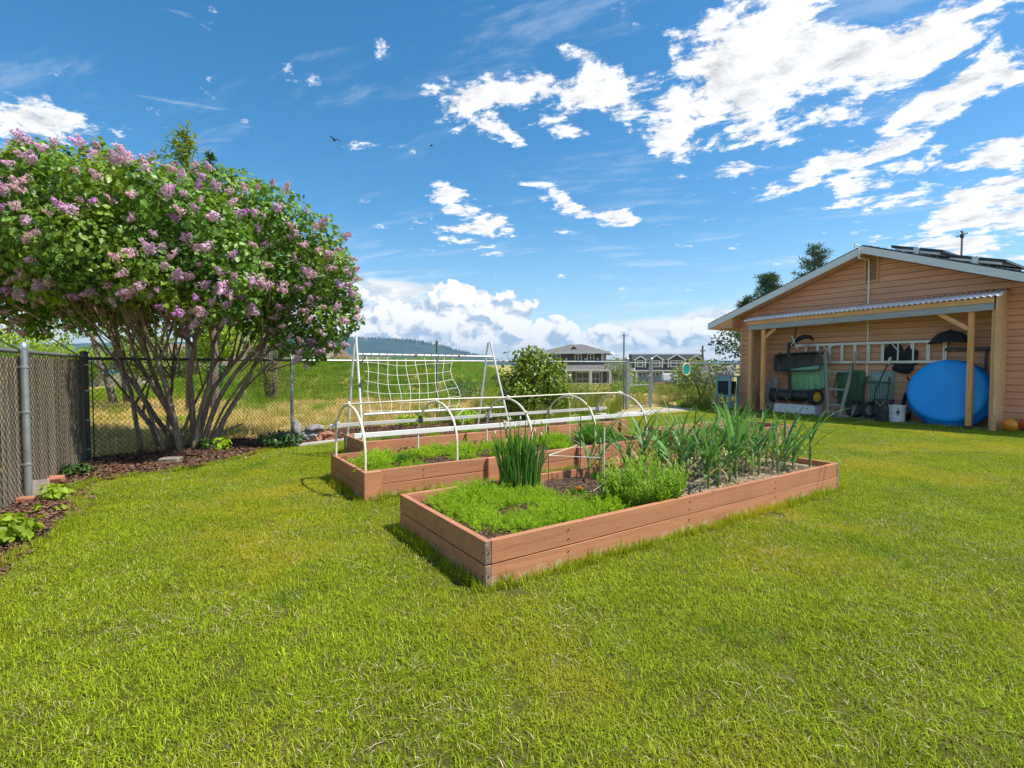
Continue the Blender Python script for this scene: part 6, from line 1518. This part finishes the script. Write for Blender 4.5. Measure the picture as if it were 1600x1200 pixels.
# tall slender tree whose tip shows over the lilac
g = thing('slender_tree', 'tall slender dark green tree whose pointed tip rises above the lilac', 'tree', at=(-9.0, 14.2), rot=0)
mb = MB(); mb.tube([(0, 0, -.1), (.05, 0, 3), (.12, 0, 6), (.13, 0, 7.6)], [.07, .06, .04, .012], 8)
PP = []; DD = []
for i in range(130):
    t = rnd.random()**.7; z = 2.2+5.35*t; a = rnd.random()*6.28; L_ = (2.3*(1-t)+.30)*rnd.uniform(.6, 1.15); p = Vector((.12*t, 0, z)); q = p+Vector((math.cos(a)*L_*.62, math.sin(a)*L_*.62, L_*1.05))
    for k_ in range(18): PP.append(tuple(p.lerp(q, .15+.85*k_/17)+Vector((rnd.gauss(0, .035), rnd.gauss(0, .035), rnd.gauss(0, .03))))); DD.append(tuple((q-p).normalized()))
obj('trunk', mb, M_greybark, g); o = obj('crown', leaf_mesh('crown', PP, DD, .12, M_shrubleaf, False, -.6, .5, .30), None, g); tag(o, kind='stuff')
g = thing('slender_tree', 'smaller dark tree top just right of the tall pointed tip above the lilac', 'tree', at=(-8.15, 14.0), rot=0)
mb = MB(); mb.tube([(0, 0, -.1), (.05, 0, 3), (.02, 0, 7.0)], [.12, .08, .01], 8); PP = []; DD = []
for i in range(230):
    t = rnd.random()**.8; z = 2.5+4.45*t; a = rnd.random()*6.28; L_ = (.8*(1-t)+.08)*rnd.uniform(.6, 1.1); p = Vector((.02, 0, z)); q = p+Vector((math.cos(a)*L_*.7, math.sin(a)*L_*.7, L_*.8))
    for k_ in range(8): PP.append(tuple(p.lerp(q, .2+.8*k_/7)+Vector((rnd.gauss(0, .03), rnd.gauss(0, .03), rnd.gauss(0, .03))))); DD.append(tuple((q-p).normalized()))
obj('trunk', mb, M_greybark, g); o = obj('crown', leaf_mesh('crown', PP, DD, .10, M_darkleaf, False, -.6, .5, .38), None, g); tag(o, kind='stuff')
# trees behind the garage
x, y = xy(17.3, 10.9); g = thing('dark_tree', 'dark leaved tree standing beside the far corner of the garage', 'tree', at=(x, y), rot=0)
P, D = blob_points([(rnd.gauss(.1, .55), rnd.gauss(0, .5), rnd.uniform(.9, 2.5), .42, .4, .36) for _ in range(17)] + [(-.65, 0, 2.4, .3, .25, .22), (-.75, 0, 1.9, .25, .25, .2)], 1700, .55); o = obj('crown', leaf_mesh('crown', P, D, .10, M_darkleaf, False, .3, .9), None, g); tag(o, kind='stuff')
mb = MB(); tree_trunk(mb, (.15, 0, -.1), 2.6, .09, .08, 8); obj('trunk', mb, M_greybark, g)
def pine(label, px, py, Y, z0, wid, seed):
    p = far(px, py, Y); H_ = p.z; g = thing('pine_tree', label, 'pine tree', at=(p.x, Y), rot=0, group=None)
    mb = MB(); mb.tube([(0, 0, 0), (.1, 0, H_*.5), (0, 0, H_*.985)], [.28, .2, .03], 8); obj('trunk', mb, M_greybark, g)
    PP = []; DD = []; r_ = random.Random(seed); sp = []
    for i in range(64):
        t = r_.random(); z = z0+(H_-z0)*t; a = r_.random()*6.28; L_ = wid*(1.05-t)**.7*r_.uniform(.5, 1.1)+.15; b = Vector((0, 0, z)); q = b+Vector((math.cos(a)*L_, math.sin(a)*L_, L_*.38)); sp.append(([b, q], [.04, .012]))
        for k_ in range(5):
            c = b.lerp(q, .45+.55*k_/4)+Vector((r_.gauss(0, .12), r_.gauss(0, .12), r_.gauss(0, .08)))
            for j in range(11):
                d = Vector((r_.gauss(0, 1), r_.gauss(0, 1), r_.gauss(.5, .8))).normalized(); PP.append(tuple(c+d*.05)); DD.append(tuple(d))
    V, F = tubes_np(sp, 4); o = obj('limbs', np_mesh('limbs', V, F, M_greybark), None, g); tag(o, kind='stuff')
    P = np.array(PP); D = np.array(DD); n = len(P); s_ = np.cross(D, rng.normal(size=(n, 3))); s_ /= np.linalg.norm(s_, axis=1)[:, None]; L_ = .28; w_ = .022
    V = np.stack([P-s_*w_, P+s_*w_, P+D*L_+s_*w_*.4, P+D*L_-s_*w_*.4], 1).reshape(-1, 3); o = obj('crown', np_mesh('crown', V, np.arange(len(V)).reshape(-1, 4), M_pine), None, g); tag(o, kind='stuff')
pine('dark pine behind the garage roof, the taller one nearer the ridge', 1272, 390, 34, 4.2, 1.9, 3); pine('dark pine behind the garage roof, the one lower down the slope', 1203, 432, 34, 3.6, 1.35, 8); pine('small pine tip just above the lower edge of the garage roof', 1166, 470, 36, 3.0, .9, 12)

# ------------------------------------------------------------------ far houses
def hwin(parent, M, w, h, panes=2, trim=.12):
    """framed window in the plane y=0 facing -y (local), M places it"""
    mb = MB()
    def B(x0, x1, y0, y1, z0, z1):
        s0 = len(mb.v); mb.box(x0, x1, y0, y1, z0, z1); mb.v[s0:] = [tuple(M @ Vector(v)) for v in mb.v[s0:]]
    B(-w/2-trim, -w/2, -.06, .02, -trim, h+trim); B(w/2, w/2+trim, -.06, .02, -trim, h+trim); B(-w/2, w/2, -.06, .02, h, h+trim); B(-w/2-trim*.4, w/2+trim*.4, -.09, .02, -trim, 0)
    for i in range(1, panes): B(-w/2+w*i/panes-.035, -w/2+w*i/panes+.035, -.05, .02, 0, h)
    B(-w/2, w/2, -.045, .02, h*.48, h*.54)
    f = obj('window', mb, M_trimwhite, parent); mb = MB(); vs = [tuple(M @ Vector(v)) for v in ((-w/2, -.01, 0), (w/2, -.01, 0), (w/2, -.01, h), (-w/2, -.01, h))]; mb.add(vs, [(0, 1, 2, 3)]); obj('pane', mb, M_hglass, f); return f
def hip(parent, x0, x1, y0, y1, z, h, m_, ov=.5, ridge=.35, name='roof'):
    x0 -= ov; x1 += ov; y0 -= ov; y1 += ov; cx, cy = (x0+x1)/2, (y0+y1)/2; L_ = (x1-x0); k_ = L_*ridge/2
    mb = MB(); mb.add([(x0, y0, z), (x1, y0, z), (x1, y1, z), (x0, y1, z), (cx-k_, cy, z+h), (cx+k_, cy, z+h)], [(0, 1, 5, 4), (1, 2, 5), (2, 3, 4, 5), (3, 0, 4), (3, 2, 1, 0)]); r_ = obj(name, mb, m_, parent)
    mb = MB()
    for a, b in (((x0, y0), (x1, y0)), ((x1, y0), (x1, y1)), ((x0, y1), (x1, y1)), ((x0, y0), (x0, y1))): mb.bar((*a, z-.02), (*b, z-.02), .16, .20)
    obj('gutter', mb, M_trimwhite, r_); return r_
I4 = Matrix.Identity(4)
# grey brown two storey house with a wrap-round porch
Y = 48.0; pL = far(845, 600, Y); S = Y/800
h1 = thing('grey_house', 'two storey brown grey house with hipped roofs and a white columned porch beyond the fence', 'house', at=(far(905, 600, Y).x, Y), rot=math.radians(-14), z=-1.35)
zt = 3.85+1.3
mb = MB(); mb.box(-3.3, 2.1, 0, 6, 0, 3.80); obj('wall', mb, M_hgrey, h1)
for x, w_, p_ in ((-2.2, .75, 2), (-.1, .52, 2), (1.05, .52, 2)): hwin(h1, T(x, 0, 3.02), w_, .56, p_, .075)
for y in (1.4, 3.4): hwin(h1, T(2.1, y, 3.02) @ RotM('Z', 90), .5, .56, 1, .075)
for x in (-3.3, 2.1):
    mb = MB(); mb.box(x-.07, x+.07, -.05, .09, 0, 3.80); obj('corner_trim', mb, M_trimwhite, h1)
r_ = hip(h1, -3.3, 2.1, 0, 6, 3.80, .88, M_hroof, .75, .18)
mb = MB(); mb.prism([(-.9, .6, 4.18), (-.3, .6, 4.18), (-.6, .6, 4.46)], (0, 1.3, 0)); obj('roof_gablet', mb, M_hroof, r_)
for x in (-1.2, .58, 1.72):
    mb = MB(); mb.box(x-.09, x+.09, -.10, 0, 3.12, 3.26); obj('wall_light', mb, M_trimwhite, h1)
# porch
mb = MB(); mb.add([(-3.0, -2.6, 2.25), (5.0, -2.6, 2.25), (5.0, 5, 2.25), (-3.0, 0, 2.25), (-3.0, 0.02, 2.76), (2.12, .02, 2.84), (2.12, 5, 2.84)], [(0, 1, 5, 4), (1, 2, 6, 5), (0, 4, 3), (3, 2, 1, 0)]); r_ = obj('porch_roof', mb, M_hroof, h1)
mb = MB(); mb.box(-3.05, 5.05, -2.66, -2.58, 2.08, 2.28); mb.box(4.97, 5.05, -2.66, 5, 2.08, 2.28); obj('porch_fascia', mb, M_trimwhite, r_)
for (x, y) in ((-2.8, -2.4), (-.9, -2.4), (1.3, -2.4), (3.0, -2.4), (4.75, -2.4), (4.75, -.6), (4.75, 1.2), (4.75, 3.2)):
    mb = MB(); mb.box(x-.11, x+.11, y-.11, y+.11, .7, 2.1); c_ = obj('porch_column', mb, M_trimwhite, h1); mb = MB(); mb.box(x-.17, x+.17, y-.17, y+.17, -.2, .72); obj('column_base', mb, M_stone, c_)
mb = MB(); mb.box(-3.0, 4.9, -2.5, 5, -.2, .25); obj('porch_floor', mb, M_stone, h1)
mb = MB()
for x in np.arange(-2.9, 4.7, .22): mb.box(x-.02, x+.02, -2.42, -2.38, .3, .95)
mb.box(-3.0, 4.8, -2.44, -2.36, .95, 1.02); o = obj('railing', mb, M_trimwhite, h1); tag(o, kind='stuff')
mb = MB(); mb.box(2.1, 4.2, .3, 5, .2, 2.3); obj('side_wall', mb, M_hgrey, h1)
for x, w_ in ((-2.3, .9), (-1.1, .7), (.3, 1.1), (1.5, .7)): hwin(h1, T(x, 0, .75), w_, 1.15, 2, .09)
for y, w_ in ((1.4, .9), (3.2, .9)): hwin(h1, T(4.2, y, .75) @ RotM('Z', 90), w_, 1.15, 2, .09)
hwin(h1, T(3.1, .3, .75), .9, 1.15, 2, .09)
# slate blue house with three dormers
Y = 72.0
h2 = thing('blue_grey_house', 'slate blue house with a steep dark roof and white dormers in the distance', 'house', at=(far(1043, 600, Y).x, Y), rot=math.radians(-6), z=-1.6); h2.scale = (1, 1, .80)
mb = MB(); mb.box(-4.6, 4.7, 0, 7, 0, 2.9); obj('wall', mb, M_hblue, h2)
mb = MB(); mb.prism([(-4.9, -.9, 2.65), (-4.9, .5, 5.35), (-4.9, 3.5, 5.65), (-4.9, 7.5, 2.65)], (9.9, 0, 0)); r_ = obj('roof', mb, M_hroofd, h2)
mb = MB(); mb.box(-4.95, 5.05, -.98, -.88, 2.50, 2.70); mb.box(-4.95, 5.05, .42, .52, 5.33, 5.41); obj('roof_trim', mb, M_trimwhite, r_)
for x, w_, pn in ((-3.9, .55, 1), (-1.75, .85, 2), (1.0, 1.35, 2), (3.65, .85, 2)):
    mb = MB(); h_ = 3.15; mb.box(x-w_/2-.38, x+w_/2+.38, -.78, 1.2, h_, h_+1.35); d_ = obj('dormer', mb, M_hblue, h2)
    mb = MB(); a = w_/2+.5; mb.prism([(x-a-.05, -1.0, h_+1.3), (x, -1.0, h_+1.3+a*.85), (x+a+.05, -1.0, h_+1.3)], (0, 2.2, 0)); obj('dormer_roof', mb, M_hroofd, d_)
    mb = MB(); mb.bar((x-a-.08, -1.03, h_+1.28), (x, -1.03, h_+1.30+a*.85), .07, .17); mb.bar((x+a+.08, -1.03, h_+1.28), (x, -1.03, h_+1.30+a*.85), .07, .17); mb.box(x-a, x-a+.16, -.86, -.78, h_, h_+1.3); mb.box(x+a-.16, x+a, -.86, -.78, h_, h_+1.3); obj('dormer_trim', mb, M_trimwhite, d_)
    hwin(h2, T(x, -.79, h_+.22), w_, .9, pn, .13)
for x in (-4.4, -2.6, -.8, 1.0, 2.8, 4.5):
    mb = MB(); mb.box(x-.1, x+.1, -.85, -.65, 0, 2.5); obj('porch_column', mb, M_trimwhite, h2)
for x, w_ in ((-3.5, 1.1), (-1.7, 1.1), (.1, .9), (3.7, 1.1)): hwin(h2, T(x, 0, .9), w_, 1.3, 2, .12)
mb = MB(); mb.box(1.3, 2.3, -.05, .02, .2, 2.2); obj('door', mb, M_hbrick, h2)
mb = MB(); mb.box(-4.6, 4.7, -1.0, 0, -.3, .2); obj('porch_floor', mb, M_stone, h2)
mb = MB(); mb.box(-5.2, -2.4, -8.0, -7.86, -.1, 1.95); o = obj('fence_panel', mb, M_hblue, h2); o.name = 'yard_fence'; o.parent = None; o.matrix_world = h2.matrix_basis.copy(); tag(o, 'slate blue board fence in front of the left end of the slate blue house', 'fence')
# other roofs
def gable_house(name, label, x, y, z, rot, L_, D_, hw, hr, wall, roof, wins=()):
    h = thing(name, label, 'house', at=(x, y), rot=rot, z=z); mb = MB(); mb.box(-L_/2, L_/2, 0, D_, -.6, hw); obj('wall', mb, wall, h)
    mb = MB(); mb.prism([(-L_/2-.4, -.5, hw-.1), (-L_/2-.4, D_/2, hw+hr), (-L_/2-.4, D_+.5, hw-.1)], (L_+.8, 0, 0)); r_ = obj('roof', mb, roof, h); mb = MB(); mb.box(-L_/2-.45, L_/2+.45, -.6, -.5, hw-.22, hw-.05); obj('gutter', mb, M_trimwhite, r_)
    for xx, ww, zz, hh in wins: hwin(h, T(xx, 0, zz), ww, hh, 2, .1)
    return h
p = far(262, 600, 42); gable_house('brick_house', 'brick house with a brown roof glimpsed between the lilac stems', p.x, 42, -.2, .15, 9, 7, 1.6, 1.75, M_hbrick, M_hbrown, ((-2.5, 1.2, .3, .9), (1.5, 1.4, .3, .9)))
p = far(484, 575, 60); gable_house('pale_house', 'pale house with a brown roof and one white window peeping over the green bank', p.x, 60, .9, -.1, 4.4, 6, 1.45, 1.0, M_hpale, M_hbrown, ((.15, 1.0, .35, .8),))
p = far(556, 575, 70); gable_house('brown_roof_house', 'low brown roof showing over the green bank at the left trellis leg', p.x, 70, .6, .05, 7.5, 6, 1.0, .8, M_hpale, M_hbrown)
p = far(640, 575, 80); gable_house('brown_roof_house', 'row of low brown roofs behind the netting, right along the top of the bank', p.x, 80, -.2, .02, 13, 6, 1.5, .7, M_hpale, M_hbrown)
p = far(870, 575, 95); gable_house('dark_roof_house', 'dark low roofed house behind the grey house to its right', far(978, 575, 95).x, 95, -1.9, .1, 6, 6, 3.0, 1.2, M_hgrey, M_hroofd)
p = far(1138, 590, 60); gable_house('small_grey_shed', 'small grey roofed shed just left of the garage corner in the distance', far(1122, 590, 62).x, 62, -1.6, -.25, 3.6, 4, 2.0, .7, M_hpale, M_hroof)
mb = MB(); mb.box(-1.1, 1.1, 0, 1.2, 0, 1.25); mb.prism([(-1.15, -.05, 1.25), (-1.15, .6, 1.6), (-1.15, 1.25, 1.25)], (2.3, 0, 0)); p = far(144, 600, 33); o = obj('blue_tarp_shed', mb, M_blueshed); o.location = (p.x, 33, .25); tag(o, 'bright blue covered stack beyond the fence corner', 'shed')
mb = MB(); mb.box(-2.5, 2.5, 0, .1, 0, .75); p = far(160, 600, 31); o = obj('pale_garden_wall', mb, M_hpale); o.location = (p.x, 31, 0); tag(o, 'low pale wall in front of the blue covered stack', 'wall')
# parked pickup
Y = 50; p = far(1052, 600, Y); ck = thing('parked_pickup', 'dark pickup with a pale bumper parked beyond the weeds, seen from behind', 'pickup', at=(p.x, Y), rot=math.radians(-12), z=float(height(p.x, Y)))
def carprof(pts, x0, x1): 
    mb = MB(); mb.prism([(x0, y, z) for y, z in pts], (x1-x0, 0, 0)); return mb
obj('body', carprof([(0, .45), (0, 1.15), (1.9, 1.18), (5.0, 1.1), (5.2, .6), (5.2, .4)], -.95, .95), M_carbody, ck, bevel=.06)
obj('cab', carprof([(1.9, 1.15), (2.15, 1.85), (3.6, 1.88), (4.3, 1.15)], -.85, .85), M_carwhite, ck, bevel=.08)
mb = MB(); mb.add([(-.72, 1.96, 1.25), (.72, 1.96, 1.25), (.62, 2.12, 1.76), (-.62, 2.12, 1.76)], [(0, 1, 2, 3)]); obj('rear_window', mb, M_hglass, ck)
mb = MB(); mb.box(-1.0, 1.0, -.18, .02, .38, .62); obj('bumper', mb, M_carwhite, ck, bevel=.03)
for s_ in (-1, 1):
    mb = MB(); mb.box(s_*.86-.07, s_*.86+.07, -.02, .03, .75, 1.1); obj('tail_light', mb, M_ballr, ck)
    for y in (1.0, 4.2):
        mb = MB(); mb.lathe([(.2, -.12), (.36, -.12), (.37, 0), (.36, .12), (.2, .12)], 16, T(s_*.84, y, .37) @ RotM('Y', 90)); obj('wheel', mb, M_rubber, ck, auto=True)
p = far(1028, 600, 46); mb = MB(); mb.box(-.55, .55, 0, .5, 0, .8); mb.box(-.6, .6, -.05, .55, .8, .88); o = obj('brick_pier', mb, M_hbrick); o.location = (p.x, 46, float(height(p.x, 46))); tag(o, 'low brick pier left of the parked pickup', 'pier')
# utility poles
for px, pt, Y, lab in ((1098, 540, 70, 'tall wooden utility pole right of the slate blue house'), (990, 560, 110, 'thin distant utility pole left of the slate blue house')):
    p = far(px, pt, Y); g = thing('utility_pole', lab, 'utility pole', at=(p.x, Y), rot=0, z=-2.0); mb = MB(); mb.tube([(0, 0, 0), (0, 0, p.z+2.0)], [.19, .13], 8); obj('pole_shaft', mb, M_polewood, g, auto=True)
    mb = MB(); mb.box(-.9, .9, -.06, .06, p.z+1.2, p.z+1.32); o = obj('cross_arm', mb, M_polewood, g); o.scale = (.35 if Y < 100 else 1, 1, 1)
    for x in (-.3, .3):
        mb = MB(); mb.lathe([(.05, 0), (.07, .05), (.03, .14)], 8, T(x, 0, p.z+1.32)); obj('insulator', mb, M_hglass, g)

# ------------------------------------------------------------------ hills
def ridge(name, prof, Y, depth, zbase, m_, rough=6.0):
    """forested ridge: crest heights follow the profile, real slope in front and behind"""
    xs_ = np.array([far(px, py, Y).x for px, py in prof]); zs_ = np.array([far(px, py, Y).z for px, py in prof])
    X = np.linspace(xs_[0], xs_[-1], 260); crest = np.interp(X, xs_, zs_); ts = np.linspace(-1, 1, 31); V = []
    ph = rng.random(12)*6.28
    nz = sum(np.sin(X/ (60+37*i)+ph[i])/(1+i*.3) for i in range(6))
    for t in ts:
        f = np.cos(t*math.pi/2)**1.1 if abs(t) < 1 else 0.0; wv = rough*(nz*.6+2.2*np.sin(X/90+t*5+ph[7])*np.sin(X/210-t*3))*(1-abs(t))*abs(t)*2
        fl = rng.random(X.size)*rough*.55*(1 if abs(t) < .95 else 0)
        V.append(np.stack([X, np.full_like(X, Y+t*depth), zbase+(crest-zbase)*f+wv+fl], 1))
    V = np.array(V); nx = len(X); i = (np.arange(nx-1)[None]+nx*np.arange(len(ts)-1)[:, None]).ravel(); F = np.stack([i, i+1, i+1+nx, i+nx], 1)
    o = obj(name, np_mesh(name, V.reshape(-1, 3), F, m_, False), None); tag(o, kind='structure'); return o
hill = ridge('hill', [(-900, 560), (-300, 540), (100, 538), (400, 534), (500, 531), (548, 529), (600, 531), (650, 534), (690, 541), (715, 549), (745, 556), (790, 565), (840, 574)], 3000, 900, -12, M_hill, 5.0)
hill2 = ridge('distant_hills', [(560, 575), (700, 568), (860, 566), (960, 564), (1050, 565), (1120, 563), (1200, 566), (1500, 560), (1900, 566), (2300, 575)], 4300, 500, -20, M_hill, 6.0)
# conifers along the skyline of the near hill: too many and too far to count
V = []
for i in range(900):
    px = rnd.uniform(420, 760); prof = [(400, 534), (500, 531), (548, 529), (600, 531), (650, 534), (690, 541), (715, 549), (745, 556), (790, 565)]
    py = np.interp(px, [p_[0] for p_ in prof], [p_[1] for p_ in prof]); Yt = 3000+rnd.uniform(-260, 30); c = far(px, py, 3000); zz = c.z*(math.cos((Yt-3000)/900*math.pi/2)**1.1)-3; h_ = rnd.uniform(8, 21); w_ = h_*.20
    for a in (0, 1.57): V += [(c.x-w_*math.cos(a), Yt-w_*math.sin(a), zz), (c.x+w_*math.cos(a), Yt+w_*math.sin(a), zz), (c.x+.4, Yt, zz+h_), (c.x-.4, Yt, zz+h_)]
o = obj('hill_forest', np_mesh('hill_forest', np.array(V), np.arange(len(V)).reshape(-1, 4), M_pine), None); tag(o, kind='stuff')

# ------------------------------------------------------------------ birds
def bird(label, px, py, Y, s_, yaw):
    p = far(px, py, Y); g = thing('flying_bird', label, 'bird', at=(p.x, Y), z=p.z, rot=yaw)
    mb = MB(); mb.lathe([(.004, -.16), (.035, -.10), (.055, 0), (.04, .10), (.02, .15), (.003, .19)], 8, RotM('Y', 90)); mb.add([(-.14, -.02, 0), (-.30, -.05, 0), (-.30, .05, 0), (-.14, .02, 0)], [(0, 1, 2, 3)]); o = obj('body', mb, M_bird, g, smooth=True); o.scale = (s_,)*3
    for q in (-1, 1):
        mb = MB(); mb.add([(.06, .03*q, .01), (.03, .28*q, .10), (-.06, .52*q, .06), (-.09, .28*q, .09), (-.07, .03*q, .01)], [(0, 1, 2, 3, 4)]); o = obj('wing', mb, M_bird, g); o.scale = (s_,)*3
bird('small dark bird with spread wings high above the lilac', 523, 219, 30, .95, 2.6); bird('tiny dark bird in the sky right of the other bird', 674, 228, 45, .8, .5)
# a scatter of fallen petals and one light feather on the lawn
V = []
for i in range(60):
    x, y = -4.6+rnd.gauss(0, .8), 6.9+rnd.gauss(0, .45); a = rnd.random()*6.28; r = rnd.uniform(.006, .012); z = .03
    V += [(x+r*math.cos(a+q), y+r*math.sin(a+q), z+rnd.uniform(-.004, .004)) for q in (0, 1.57, 3.14, 4.71)]
o = obj('fallen_petals', np_mesh('fallen_petals', np.array(V), np.arange(len(V)).reshape(-1, 4), M_white), None); tag(o, kind='stuff')

# ------------------------------------------------------------------ air
if HAZE > 0:
    mb = MB(); mb.box(-6000, 6000, -4000, 5200, -42, 180)
    hz = obj('haze', mb, []); tag(hz, kind='stuff')
    hm = bpy.data.materials.new('haze'); hm.use_nodes = True; w = NT(hm.node_tree); out = w.n('ShaderNodeOutputMaterial'); pv = w.n('ShaderNodeVolumePrincipled')
    pv.inputs['Density'].default_value = HAZE; pv.inputs['Color'].default_value = (.42, .71, 1.0, 1); pv.inputs['Anisotropy'].default_value = .2
    w.nt.links.new(pv.outputs[0], out.inputs['Volume']); hz.data.materials.clear(); hz.data.materials.append(hm)
